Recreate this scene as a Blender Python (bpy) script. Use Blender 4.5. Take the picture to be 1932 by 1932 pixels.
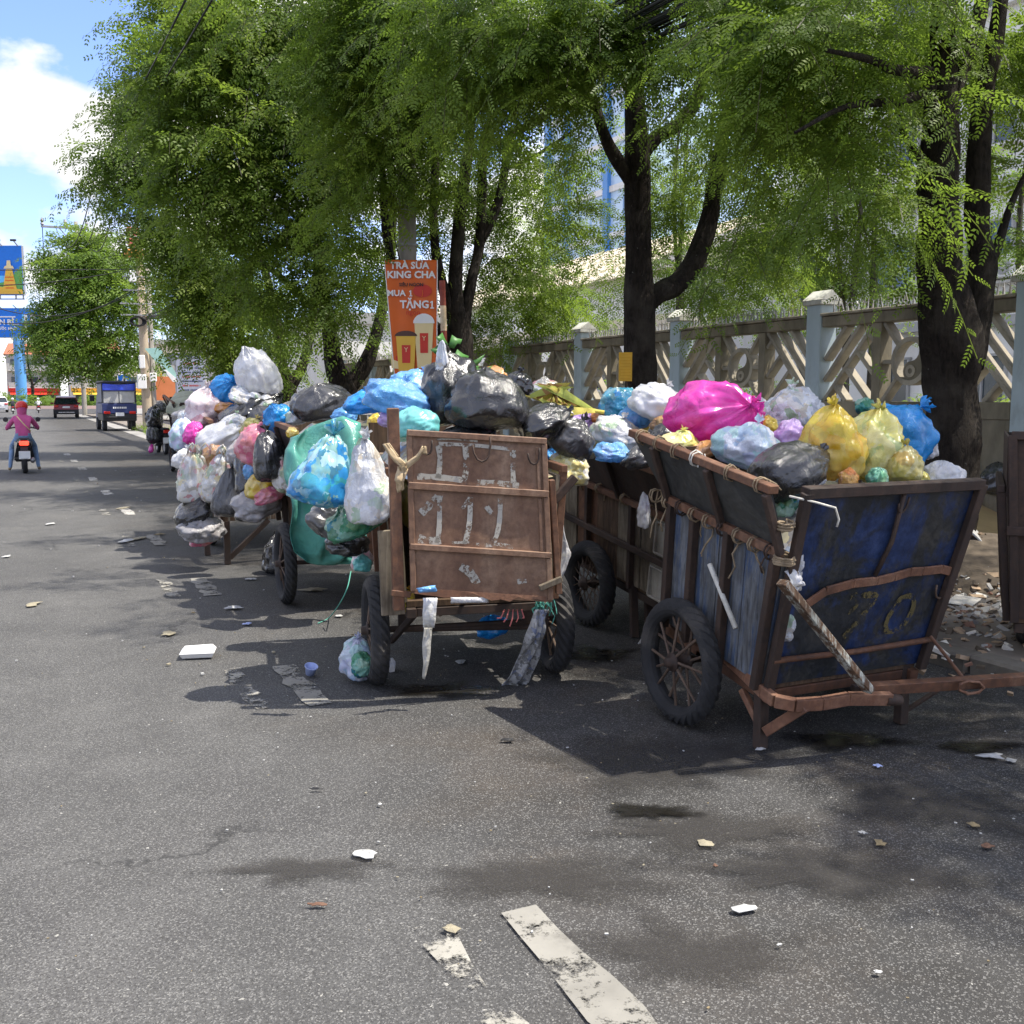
import bpy, math, random
import numpy as np
from mathutils import Vector, Matrix, Euler, Quaternion, noise
R = math.radians
for _o in list(bpy.data.objects):
    bpy.data.objects.remove(_o)
scene = bpy.context.scene
col = scene.collection

# ------------------------------------------------------------------ camera
CAM = Vector((0, 0, 1.55)); YAW, PITCH = R(25.4), R(6.4)
_c = bpy.data.cameras.new('camera'); _c.sensor_width = 36; _c.lens = 36; _c.clip_start = .05; _c.clip_end = 3000
camera = bpy.data.objects.new('camera', _c); col.objects.link(camera)
camera.location = CAM; camera.rotation_euler = (R(90) - PITCH, 0, -YAW)
scene.camera = camera

# ------------------------------------------------------------------ sky, sun, exposure
SUN_AZ, SUN_EL = R(118), R(63)           # azimuth clockwise from +Y (the road's direction)
world = bpy.data.worlds.new('World'); scene.world = world; world.use_nodes = True
_n, _l = world.node_tree.nodes, world.node_tree.links
_n.clear()
_out = _n.new('ShaderNodeOutputWorld'); _bg = _n.new('ShaderNodeBackground'); _bg.inputs['Strength'].default_value = .13
_sky = _n.new('ShaderNodeTexSky'); _sky.sky_type = 'NISHITA'; _sky.sun_disc = False
_sky.sun_elevation = SUN_EL; _sky.sun_rotation = SUN_AZ; _sky.air_density = 1.0; _sky.dust_density = .5; _sky.ozone_density = 1.8
_tc = _n.new('ShaderNodeTexCoord'); _mp = _n.new('ShaderNodeMapping'); _mp.inputs['Scale'].default_value = (1, 1, 1.7); _mp.inputs['Location'].default_value = (0.35, .1, .62)
_nz = _n.new('ShaderNodeTexNoise'); _nz.inputs['Scale'].default_value = 4.6; _nz.inputs['Detail'].default_value = 9; _nz.inputs['Roughness'].default_value = .55
_rp = _n.new('ShaderNodeValToRGB'); _rp.color_ramp.elements[0].position = .455; _rp.color_ramp.elements[1].position = .53
_nz2 = _n.new('ShaderNodeTexNoise'); _nz2.inputs['Scale'].default_value = 7; _nz2.inputs['Detail'].default_value = 6
_cr = _n.new('ShaderNodeValToRGB')
_cr.color_ramp.elements[0].position = .35; _cr.color_ramp.elements[0].color = (2.35, 2.33, 2.3, 1)
_cr.color_ramp.elements[1].position = .62; _cr.color_ramp.elements[1].color = (3.85, 3.78, 3.62, 1)
_mx = _n.new('ShaderNodeMixRGB')
_l.new(_tc.outputs['Generated'], _mp.inputs['Vector']); _l.new(_mp.outputs[0], _nz.inputs['Vector']); _l.new(_mp.outputs[0], _nz2.inputs['Vector'])
_l.new(_nz.outputs[0], _rp.inputs[0]); _l.new(_nz2.outputs[0], _cr.inputs[0])
_l.new(_rp.outputs[0], _mx.inputs[0]); _tn = _n.new('ShaderNodeMixRGB'); _tn.blend_type = 'MULTIPLY'; _tn.inputs[0].default_value = 1; _tn.inputs[2].default_value = (.495, .505, .70, 1); _l.new(_sky.outputs[0], _tn.inputs[1]); _l.new(_tn.outputs[0], _mx.inputs[1]); _l.new(_cr.outputs[0], _mx.inputs[2])
_l.new(_mx.outputs[0], _bg.inputs[0]); _l.new(_bg.outputs[0], _out.inputs[0])
_s = bpy.data.lights.new('sun', 'SUN'); _s.energy = 2.25; _s.angle = R(.53); _s.color = (1, .94, .84)
sun = bpy.data.objects.new('sun', _s); col.objects.link(sun); sun.location = (30, -20, 60)
_sd = Vector((math.sin(SUN_AZ) * math.cos(SUN_EL), math.cos(SUN_AZ) * math.cos(SUN_EL), math.sin(SUN_EL)))
sun.rotation_euler = _sd.to_track_quat('Z', 'Y').to_euler()
vs = scene.view_settings; vs.view_transform = 'Standard'; vs.look = 'None'; vs.exposure = 1.88; vs.gamma = 1; vs.use_curve_mapping = False
scene.cycles.use_denoising = True; scene.cycles.max_bounces = 7; scene.cycles.transparent_max_bounces = 12
scene.cycles.sample_clamp_indirect = 6

# ------------------------------------------------------------------ pixel -> place (photo measured 1932 px across)
FW = Vector((math.sin(YAW) * math.cos(PITCH), math.cos(YAW) * math.cos(PITCH), -math.sin(PITCH)))
RT = Vector((math.cos(YAW), -math.sin(YAW), 0)); UPV = RT.cross(FW); FPX = 1932.0
def ray(u, v): return FW + RT * ((u - 966) / FPX) - UPV * ((v - 966) / FPX)
def atZ(u, v, z=0.0): d = ray(u, v); return CAM + d * ((z - CAM.z) / d.z)
def atX(u, v, X): d = ray(u, v); return CAM + d * (X / d.x)
def atY(u, v, Y): d = ray(u, v); return CAM + d * (Y / d.y)
def mpp(p): return (Vector(p) - CAM).dot(FW) / FPX     # metres per photo pixel at p

# ------------------------------------------------------------------ objects
def tag(o, label=None, cat=None, group=None, kind=None):
    if label: o['label'] = label
    if cat: o['category'] = cat
    if group: o['group'] = group
    if kind: o['kind'] = kind
    return o
def place(o, parent):
    col.objects.link(o)
    if parent is not None: o.parent = parent
    return o
def empty(name, loc=(0, 0, 0), rot=(0, 0, 0), parent=None, label=None, cat=None, group=None):
    o = bpy.data.objects.new(name, None); o.empty_display_size = .2
    o.location = loc; o.rotation_euler = rot
    place(o, parent)
    return tag(o, label, cat, group)
def mesh_obj(name, me, mat, parent=None, loc=None, rot=None):
    if mat is not None and not me.materials:
        for m in (mat if isinstance(mat, (list, tuple)) else [mat]): me.materials.append(m)
    o = bpy.data.objects.new(name, me)
    if loc is not None: o.location = loc
    if rot is not None: o.rotation_euler = rot
    return place(o, parent)
def copy_tree(o, parent=None):
    c = o.copy(); col.objects.link(c); c.parent = parent
    for ch in list(o.children): copy_tree(ch, c)
    return c

class MB:
    """collects shapes for one mesh"""
    def __init__(s): s.v = []; s.f = []; s.m = []; s.cur = 0
    def add(s, vs_, fs):
        b = len(s.v); s.v += [tuple(p) for p in vs_]
        s.f += [tuple(b + i for i in f) for f in fs]; s.m += [s.cur] * len(fs); return s
    def box(s, c, size, rot=None, ch=0.0):
        hx, hy, hz = size[0] / 2, size[1] / 2, size[2] / 2; c = Vector(c)
        M = Euler(rot).to_matrix() if rot is not None else Matrix.Identity(3)
        if ch <= 0:
            P = [(x, y, z) for z in (-hz, hz) for y in (-hy, hy) for x in (-hx, hx)]
            F = [(0, 2, 3, 1), (4, 5, 7, 6), (0, 1, 5, 4), (2, 6, 7, 3), (0, 4, 6, 2), (1, 3, 7, 5)]
        else:
            k = min(ch, hx * .9, hy * .9, hz * .9)
            P = []; 
            for z in (-1, 1):
                for y in (-1, 1):
                    for x in (-1, 1):
                        P += [(x * (hx - k), y * (hy - k), z * hz), (x * (hx - k), y * hy, z * (hz - k)), (x * hx, y * (hy - k), z * (hz - k))]
            def i(x, y, z, a): return ((z > 0) * 4 + (y > 0) * 2 + (x > 0)) * 3 + a
            F = []
            for z in (-1, 1): q = [i(-1, -1, z, 0), i(1, -1, z, 0), i(1, 1, z, 0), i(-1, 1, z, 0)]; F.append(q if z > 0 else q[::-1])
            for y in (-1, 1): q = [i(-1, y, -1, 1), i(1, y, -1, 1), i(1, y, 1, 1), i(-1, y, 1, 1)]; F.append(q if y < 0 else q[::-1])
            for x in (-1, 1): q = [i(x, -1, -1, 2), i(x, 1, -1, 2), i(x, 1, 1, 2), i(x, -1, 1, 2)]; F.append(q if x > 0 else q[::-1])
            for y in (-1, 1):
                for z in (-1, 1): q = [i(-1, y, z, 0), i(1, y, z, 0), i(1, y, z, 1), i(-1, y, z, 1)]; F.append(q if y * z < 0 else q[::-1])
            for x in (-1, 1):
                for z in (-1, 1): q = [i(x, -1, z, 0), i(x, 1, z, 0), i(x, 1, z, 2), i(x, -1, z, 2)]; F.append(q if x * z > 0 else q[::-1])
            for x in (-1, 1):
                for y in (-1, 1): q = [i(x, y, -1, 1), i(x, y, 1, 1), i(x, y, 1, 2), i(x, y, -1, 2)]; F.append(q if x * y < 0 else q[::-1])
            for x in (-1, 1):
                for y in (-1, 1):
                    for z in (-1, 1): q = [i(x, y, z, 0), i(x, y, z, 1), i(x, y, z, 2)]; F.append(q if x * y * z < 0 else q[::-1])
        return s.add([c + M @ Vector(p) for p in P], F)
    def bar(s, a, b, w=.04, h=None, up=(0, 0, 1), ch=0.003):
        a, b = Vector(a), Vector(b); h = w if h is None else h
        d = b - a; L = d.length
        if L < 1e-6: return s
        x = d / L; upv = Vector(up)
        if abs(x.dot(upv)) > .98: upv = Vector((0, 1, 0)) if abs(x.y) < .9 else Vector((1, 0, 0))
        y = upv.cross(x).normalized(); z = x.cross(y)
        M = Matrix((x, y, z)).transposed()
        t = MB().box((0, 0, 0), (L, w, h), ch=ch); mid = (a + b) / 2
        return s.add([mid + M @ Vector(p) for p in t.v], t.f)
    def tube(s, pts, rad, n=8, caps=True):
        pts = [Vector(p) for p in pts]; k = len(pts)
        if not hasattr(rad, '__len__'): rad = [rad] * k
        b = len(s.v); prev = None
        for i, p in enumerate(pts):
            t = (pts[min(i + 1, k - 1)] - pts[max(i - 1, 0)])
            t = t.normalized() if t.length > 1e-9 else Vector((0, 0, 1))
            if prev is None: a = t.orthogonal().normalized()
            else:
                a = prev - t * prev.dot(t)
                a = a.normalized() if a.length > 1e-6 else t.orthogonal().normalized()
            prev = a; c = t.cross(a)
            for j in range(n):
                th = 2 * math.pi * j / n
                s.v.append(tuple(p + (a * math.cos(th) + c * math.sin(th)) * rad[i]))
        for i in range(k - 1):
            for j in range(n):
                j2 = (j + 1) % n
                s.f.append((b + i * n + j, b + i * n + j2, b + (i + 1) * n + j2, b + (i + 1) * n + j)); s.m.append(s.cur)
        if caps:
            s.f.append(tuple(b + j for j in range(n))[::-1]); s.m.append(s.cur)
            s.f.append(tuple(b + (k - 1) * n + j for j in range(n))); s.m.append(s.cur)
        return s
    def lathe(s, prof, axis='z', n=24, c=(0, 0, 0), close=False):
        """prof: (radius, height) pairs about an axis"""
        b = len(s.v); c = Vector(c); k = len(prof)
        for (r_, h_) in prof:
            for j in range(n):
                th = 2 * math.pi * j / n; x, y = r_ * math.cos(th), r_ * math.sin(th)
                p = {'z': (x, y, h_), 'x': (h_, x, y), 'y': (y, h_, x)}[axis]
                s.v.append(tuple(c + Vector(p)))
        for i in range(k if close else k - 1):
            for j in range(n):
                j2 = (j + 1) % n; i2 = (i + 1) % k
                s.f.append((b + i * n + j, b + i * n + j2, b + i2 * n + j2, b + i2 * n + j)); s.m.append(s.cur)
        return s
    def prism(s, poly, thick, M=None):
        """outline in local XY, extruded +-thick/2 in Z, then moved by a 4x4"""
        M = M or Matrix.Identity(4); n = len(poly); h = thick / 2
        P = [M @ Vector((x, y, -h)) for x, y in poly] + [M @ Vector((x, y, h)) for x, y in poly]
        F = [tuple(range(n))[::-1], tuple(range(n, 2 * n))] + [(i, (i + 1) % n, n + (i + 1) % n, n + i) for i in range(n)]
        return s.add(P, F)
    def slab(s, a, b, c, d, t):
        """four corner points made into a panel of thickness t"""
        a, b, c, d = map(Vector, (a, b, c, d)); nrm = (b - a).cross(d - a).normalized() * (t / 2)
        P = [p - nrm for p in (a, b, c, d)] + [p + nrm for p in (a, b, c, d)]
        return s.add(P, [(3, 2, 1, 0), (4, 5, 6, 7), (0, 1, 5, 4), (1, 2, 6, 5), (2, 3, 7, 6), (3, 0, 4, 7)])
    def sheet(s, a, b, c, d, t, dent=.006, seed=0, n=14):
        """four corners made into a thin beaten panel: dented both faces alike"""
        a, b, c, d = map(Vector, (a, b, c, d)); nrm = (b - a).cross(d - a).normalized()
        def f(off):
            def g(i, j):
                p = (a.lerp(b, i)).lerp(d.lerp(c, i), j); e = min(1, 8 * min(i, 1 - i), 8 * min(j, 1 - j))
                return p + nrm * (off + e * dent * (noise.noise(p * 5 + Vector((seed, 0, 0))) * 1.3 + .5 * noise.noise(p * 13 + Vector((0, seed, 0)))))
            return g
        s.grid(f(t / 2), n, n); k = len(s.f); s.grid(f(-t / 2), n, n); s.f[k:] = [q[::-1] for q in s.f[k:]]
        h = nrm * (t / 2)
        for p, q in ((a, b), (b, c), (c, d), (d, a)): s.add([p - h, q - h, q + h, p + h], [(0, 1, 2, 3)])
        return s
    def grid(s, fn, nu, nv, closed_u=False):
        b = len(s.v)
        for j in range(nv + 1):
            for i in range(nu + (0 if closed_u else 1)): s.v.append(tuple(fn(i / nu, j / nv)))
        w = nu if closed_u else nu + 1
        for j in range(nv):
            for i in range(nu):
                i2 = (i + 1) % w
                s.f.append((b + j * w + i, b + j * w + i2, b + (j + 1) * w + i2, b + (j + 1) * w + i)); s.m.append(s.cur)
        return s
    def mesh(s, name, smooth=False):
        me = bpy.data.meshes.new(name); me.from_pydata(s.v, [], s.f)
        if smooth: me.polygons.foreach_set('use_smooth', [True] * len(s.f))
        if any(s.m): me.polygons.foreach_set('material_index', s.m)
        me.update(); return me
    def build(s, name, mat, parent=None, smooth=False, loc=None, rot=None, world=False, solid=0, sub=0):
        if world and parent is not None:
            bpy.context.view_layer.update(); Mi = parent.matrix_world.inverted(); s.v = [tuple(Mi @ Vector(p)) for p in s.v]
        o = mesh_obj(name, s.mesh(name, smooth), mat, parent, loc, rot)
        if solid:
            md = o.modifiers.new('thickness', 'SOLIDIFY'); md.thickness = solid; md.offset = 0
        if sub:
            md = o.modifiers.new('smooth', 'SUBSURF'); md.levels = md.render_levels = sub
        return o

def text_part(body, size, mat, parent, loc, rot=(R(90), 0, 0), bold=0.0, align='CENTER', name='lettering', ext=.0015, sx=1.0):
    cu = bpy.data.curves.new(name, 'FONT'); cu.body = body; cu.size = size; cu.align_x = align; cu.align_y = 'CENTER'
    cu.extrude = ext; cu.offset = bold * size; cu.resolution_u = 2
    t = bpy.data.objects.new(name, cu); col.objects.link(t)
    dg = bpy.context.evaluated_depsgraph_get()
    me = bpy.data.meshes.new_from_object(t.evaluated_get(dg)); bpy.data.objects.remove(t); bpy.data.curves.remove(cu)
    me.name = name
    if sx != 1.0: me.transform(Matrix.Diagonal((sx, 1, 1, 1)))
    me.materials.clear()
    return mesh_obj(name, me, mat, parent, loc, rot)

def smooth_path(pts, sub=4):
    """Catmull-Rom through points that may carry extra numbers"""
    P = [np.array(p, float) for p in pts]; P = [2 * P[0] - P[1]] + P + [2 * P[-1] - P[-2]]; out = []
    for i in range(1, len(P) - 2):
        for k in range(sub):
            t = k / sub; a, b, c, d = P[i - 1:i + 3]
            out.append(.5 * (2 * b + (c - a) * t + (2 * a - 5 * b + 4 * c - d) * t * t + (3 * b - a - 3 * c + d) * t ** 3))
    out.append(P[-2]); return out

# ------------------------------------------------------------------ materials
def new_mat(name):
    m = bpy.data.materials.new(name); m.use_nodes = True
    return m, m.node_tree.nodes, m.node_tree.links, m.node_tree.nodes['Principled BSDF']
def nd(N, kind, **kw):
    n = N.new(kind)
    for k, v in kw.items():
        if k in n.inputs: n.inputs[k].default_value = v
        else: setattr(n, k, v)
    return n
def ramp(N, L, src, stops, interp='LINEAR'):
    r = N.new('ShaderNodeValToRGB'); r.color_ramp.interpolation = interp
    e = r.color_ramp.elements
    while len(e) < len(stops): e.new(.5)
    for el, (p, c) in zip(e, stops):
        el.position = p; el.color = (c[0], c[1], c[2], 1) if hasattr(c, '__len__') else (c, c, c, 1)
    L.new(src, r.inputs[0]); return r.outputs[0]
def mixc(N, L, fac, a, b, mode='MIX'):
    m = N.new('ShaderNodeMixRGB'); m.blend_type = mode
    for s, v in ((0, fac), (1, a), (2, b)):
        if hasattr(v, 'is_linked'): L.new(v, m.inputs[s])
        elif s == 0: m.inputs[0].default_value = v
        else: m.inputs[s].default_value = (v[0], v[1], v[2], 1)
    return m.outputs[0]
def coords(N, L, scale=(1, 1, 1), loc=(0, 0, 0), rot=(0, 0, 0), out='Object'):
    t = N.new('ShaderNodeTexCoord'); m = N.new('ShaderNodeMapping')
    m.inputs['Scale'].default_value = scale; m.inputs['Location'].default_value = loc; m.inputs['Rotation'].default_value = rot
    L.new(t.outputs[out], m.inputs[0]); return m.outputs[0]
def noi(N, L, vec, scale, detail=4, rough=.55, dist=0):
    n = nd(N, 'ShaderNodeTexNoise', Scale=scale, Detail=detail, Roughness=rough, Distortion=dist); L.new(vec, n.inputs['Vector']); return n.outputs[0]
def bump(N, L, b, h, strength=.3, dist=.01, prev=None):
    n = nd(N, 'ShaderNodeBump', Strength=strength, Distance=dist); L.new(h, n.inputs['Height'])
    if prev is not None: L.new(prev, n.inputs['Normal'])
    L.new(n.outputs[0], b.inputs['Normal']); return n.outputs[0]

def plain(name, c, rough=.6, metal=0.0, var=.25, scale=6, bmp=.15, bscale=40, spec=.4, dirt=None, dirt_amt=.5, stretch=(1, 1, 1), emit=0):
    m, N, L, b = new_mat(name); v = coords(N, L, stretch)
    n1 = noi(N, L, v, scale, 6, .6)
    lo = [x * (1 - var) for x in c]; hi = [min(1, x * (1 + var)) for x in c]
    base = ramp(N, L, n1, [(.3, lo), (.7, hi)])
    if dirt is not None:
        n2 = noi(N, L, v, scale * .45, 8, .68)
        fac = ramp(N, L, n2, [(.62 - dirt_amt * .3, 0), (.72, 1)])
        base = mixc(N, L, fac, base, dirt)
    L.new(base, b.inputs['Base Color']); b.inputs['Metallic'].default_value = metal
    b.inputs['Specular IOR Level'].default_value = spec
    L.new(ramp(N, L, n1, [(.2, max(0, rough - .12)), (.8, min(1, rough + .12))]), b.inputs['Roughness'])
    if bmp: bump(N, L, b, noi(N, L, v, bscale, 5, .6), bmp, .006)
    if emit: L.new(base, b.inputs['Emission Color']); b.inputs['Emission Strength'].default_value = emit
    return m

def rust_mat(name, dark=(.045, .026, .018), mid=(.15, .068, .036), pale=(.26, .15, .095), scale=3.0, rough=.75, paint=None, paint_amt=.5, streak=(1, 1, .35)):
    m, N, L, b = new_mat(name); v = coords(N, L, streak); v2 = coords(N, L)
    n1 = noi(N, L, v, scale, 9, .66, .6); n2 = noi(N, L, v2, scale * 9, 6, .7)
    base = ramp(N, L, n1, [(.28, dark), (.48, mid), (.75, pale)])
    base = mixc(N, L, ramp(N, L, n2, [(.35, .65), (.62, 0)]), base, dark)
    rgh = ramp(N, L, n2, [(.3, rough - .2), (.7, min(1, rough + .15))])
    if paint is not None:
        n3 = noi(N, L, v, scale * .8, 10, .72, .4)
        fac = ramp(N, L, n3, [(.60 - paint_amt * .3, 0), (.66 - paint_amt * .2, 1)])
        n4 = noi(N, L, v2, scale * 2.5, 7, .7)
        pc = ramp(N, L, n4, [(.3, [x * .35 for x in paint]), (.5, paint), (.75, [min(1, x * 1.7 + .02) for x in paint])])
        base = mixc(N, L, fac, base, pc)
    L.new(base, b.inputs['Base Color']); L.new(rgh, b.inputs['Roughness']); b.inputs['Specular IOR Level'].default_value = .35
    nb = bump(N, L, b, n2, .35, .004); bump(N, L, b, n1, .25, .01, nb)
    return m

def wood_mat(name, c, c2, grain=(14, 14, 1.1), rough=.8, paint=None, paint_amt=.5, dirt=(.03, .025, .02)):
    m, N, L, b = new_mat(name); v = coords(N, L, grain); v2 = coords(N, L)
    n1 = noi(N, L, v, 3.2, 8, .65, .5); n2 = noi(N, L, v2, 3, 8, .65)
    base = ramp(N, L, n1, [(.3, c2), (.68, c)])
    if paint is not None:
        n3 = noi(N, L, v, 1.6, 10, .75)
        base = mixc(N, L, ramp(N, L, n3, [(.58 - paint_amt * .25, 0), (.66 - paint_amt * .2, 1)]), base, paint)
    base = mixc(N, L, ramp(N, L, n2, [(.42, 0), (.75, .85)]), base, dirt)
    L.new(base, b.inputs['Base Color']); b.inputs['Roughness'].default_value = rough; b.inputs['Specular IOR Level'].default_value = .25
    bump(N, L, b, n1, .5, .006)
    return m

def film_mat(name, c, clear=.0, rough=.3, contents=None, glow=.18, crinkle=.6, cscale=1.0, spec=.5):
    """thin plastic over rubbish: the film's colour, the contents showing through, crinkled relief"""
    m, N, L, b = new_mat(name)
    oi = N.new('ShaderNodeObjectInfo'); v0 = coords(N, L)
    ad = nd(N, 'ShaderNodeVectorMath', operation='ADD'); L.new(v0, ad.inputs[0])
    mu = nd(N, 'ShaderNodeVectorMath', operation='SCALE'); mu.inputs[0].default_value = (37, 17, 29); L.new(oi.outputs['Random'], mu.inputs['Scale']); L.new(mu.outputs[0], ad.inputs[1])
    v = ad.outputs[0]
    wr = noi(N, L, v, 7 * cscale, 9, .62, 1.6)
    base = ramp(N, L, wr, [(.25, [x * .72 for x in c]), (.5, c), (.8, [min(1, x * 1.18 + .02) for x in c])])
    if clear > 0:
        vo = nd(N, 'ShaderNodeTexVoronoi', Scale=15 * cscale); 
        vd = nd(N, 'ShaderNodeVectorMath', operation='ADD'); L.new(v, vd.inputs[0])
        dn = nd(N, 'ShaderNodeTexNoise', Scale=9 * cscale, Detail=5); L.new(v, dn.inputs['Vector'])
        ds = nd(N, 'ShaderNodeVectorMath', operation='SCALE', Scale=.22 / cscale); L.new(dn.outputs['Color'], ds.inputs[0]); L.new(ds.outputs[0], vd.inputs[1])
        L.new(vd.outputs[0], vo.inputs['Vector'])
        sp = N.new('ShaderNodeSeparateColor'); L.new(vo.outputs['Color'], sp.inputs[0])
        cs = contents or [(.75, .74, .72), (.45, .42, .36), (.12, .13, .12), (.62, .12, .1), (.75, .55, .12), (.2, .4, .2), (.85, .85, .86), (.2, .3, .55)]
        k = len(cs); cc = ramp(N, L, sp.outputs[0], [((i + .02) / k, x) for i, x in enumerate(cs)], 'CONSTANT')
        pn = noi(N, L, v, 4.5 * cscale, 5, .6)
        fac = ramp(N, L, pn, [(.32, .15 * clear), (.50, clear)])
        base = mixc(N, L, fac, base, mixc(N, L, .25, cc, c))
    L.new(base, b.inputs['Base Color']); b.inputs['Specular IOR Level'].default_value = spec
    L.new(ramp(N, L, wr, [(.3, rough * .6), (.7, min(1, rough * 1.3))]), b.inputs['Roughness'])
    rg = nd(N, 'ShaderNodeTexNoise', noise_type='RIDGED_MULTIFRACTAL', Scale=4.5 * cscale, Detail=7, Roughness=.6, Distortion=1.2); L.new(v, rg.inputs['Vector'])
    sv = nd(N, 'ShaderNodeVectorMath', operation='MULTIPLY'); L.new(v, sv.inputs[0]); sv.inputs[1].default_value = (1, 1, .22)
    st_ = noi(N, L, sv.outputs[0], 16 * cscale, 7, .6, 1.0)
    pm_ = ramp(N, L, noi(N, L, v, 2.6 * cscale, 2, .5), [(.38, .12), (.62, 1.0)])
    def pbump(h, s, dist, prev=None):
        n = nd(N, 'ShaderNodeBump', Distance=dist); mm = nd(N, 'ShaderNodeMath', operation='MULTIPLY'); L.new(pm_, mm.inputs[0]); mm.inputs[1].default_value = s; L.new(mm.outputs[0], n.inputs['Strength']); L.new(h, n.inputs['Height'])
        if prev is not None: L.new(prev, n.inputs['Normal'])
        L.new(n.outputs[0], b.inputs['Normal']); return n.outputs[0]
    sv2 = nd(N, 'ShaderNodeVectorMath', operation='MULTIPLY'); L.new(v, sv2.inputs[0]); sv2.inputs[1].default_value = (1, 1, .13)
    n00 = pbump(noi(N, L, sv2.outputs[0], 42 * cscale, 5, .6, .8), crinkle * .7, .012); n0 = pbump(st_, crinkle * .9, .03, n00); n1 = pbump(rg.outputs[0], crinkle * .6, .02, n0); n2 = pbump(wr, crinkle * .9, .03, n1)
    b.inputs['Coat Weight'].default_value = .55; b.inputs['Coat Roughness'].default_value = .12; L.new(n2, b.inputs['Coat Normal'])
    if glow > 0:
        tr = N.new('ShaderNodeBsdfTranslucent'); L.new(base, tr.inputs['Color']); L.new(n2, tr.inputs['Normal'])
        ms = N.new('ShaderNodeMixShader'); ms.inputs[0].default_value = glow
        out = [n for n in N if n.type == 'OUTPUT_MATERIAL'][0]
        L.new(b.outputs[0], ms.inputs[1]); L.new(tr.outputs[0], ms.inputs[2]); L.new(ms.outputs[0], out.inputs['Surface'])
    return m

M = {}
M['rust'] = rust_mat('rusty_steel')
M['rust_bright'] = rust_mat('orange_rust', (.09, .045, .028), (.20, .095, .055), (.33, .19, .12), 5)
M['rust_dark'] = rust_mat('dark_steel', (.02, .016, .014), (.055, .035, .026), (.11, .07, .05), 4)
M['panel_brown'] = rust_mat('brown_panel', (.10, .052, .033), (.225, .13, .082), (.36, .25, .17), 3.0, .7)
M['blue_panel'] = rust_mat('worn_blue_sheet', (.010, .011, .012), (.028, .031, .034), (.10, .09, .07), 4.2, .55, paint=(.014, .030, .088), paint_amt=.44, streak=(1, 1, .6))
M['flare_grey'] = rust_mat('grimy_sheet', (.016, .017, .017), (.045, .047, .045), (.085, .082, .072), 3.0, .7, streak=(1, 1, 1))
M['blue_wood'] = wood_mat('blue_grey_plank', (.22, .235, .25), (.05, .052, .056), paint=(.06, .095, .17), paint_amt=.30)
M['brown_wood'] = wood_mat('old_timber', (.16, .10, .06), (.045, .028, .018))
M['pale_wood'] = wood_mat('flaked_pale_timber', (.20, .12, .07), (.07, .04, .025), paint=(.50, .52, .46), paint_amt=.35)
M['dirty_board'] = wood_mat('stained_board', (.30, .25, .18), (.10, .08, .055), dirt=(.035, .025, .018))
M['white_door'] = wood_mat('white_painted_door', (.50, .48, .42), (.32, .30, .25), grain=(10, 10, 2), dirt=(.16, .14, .11))
M['green_wood'] = wood_mat('green_grey_plank', (.12, .14, .12), (.045, .05, .045))
M['tyre'] = plain('tyre_rubber', (.024, .024, .025), .85, var=.35, scale=9, bmp=.3, bscale=120, dirt=(.075, .068, .06), dirt_amt=.35)
M['spoke'] = rust_mat('spoke_steel', (.05, .035, .028), (.12, .08, .055), (.2, .14, .1), 12)
M['rope'] = plain('old_rope', (.25, .19, .12), .95, var=.4, scale=30, bmp=.6, bscale=160)
M['rope_white'] = plain('pale_cord', (.55, .53, .47), .9, var=.2, scale=30, bmp=.4)
M['paint_white'] = None
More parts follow.
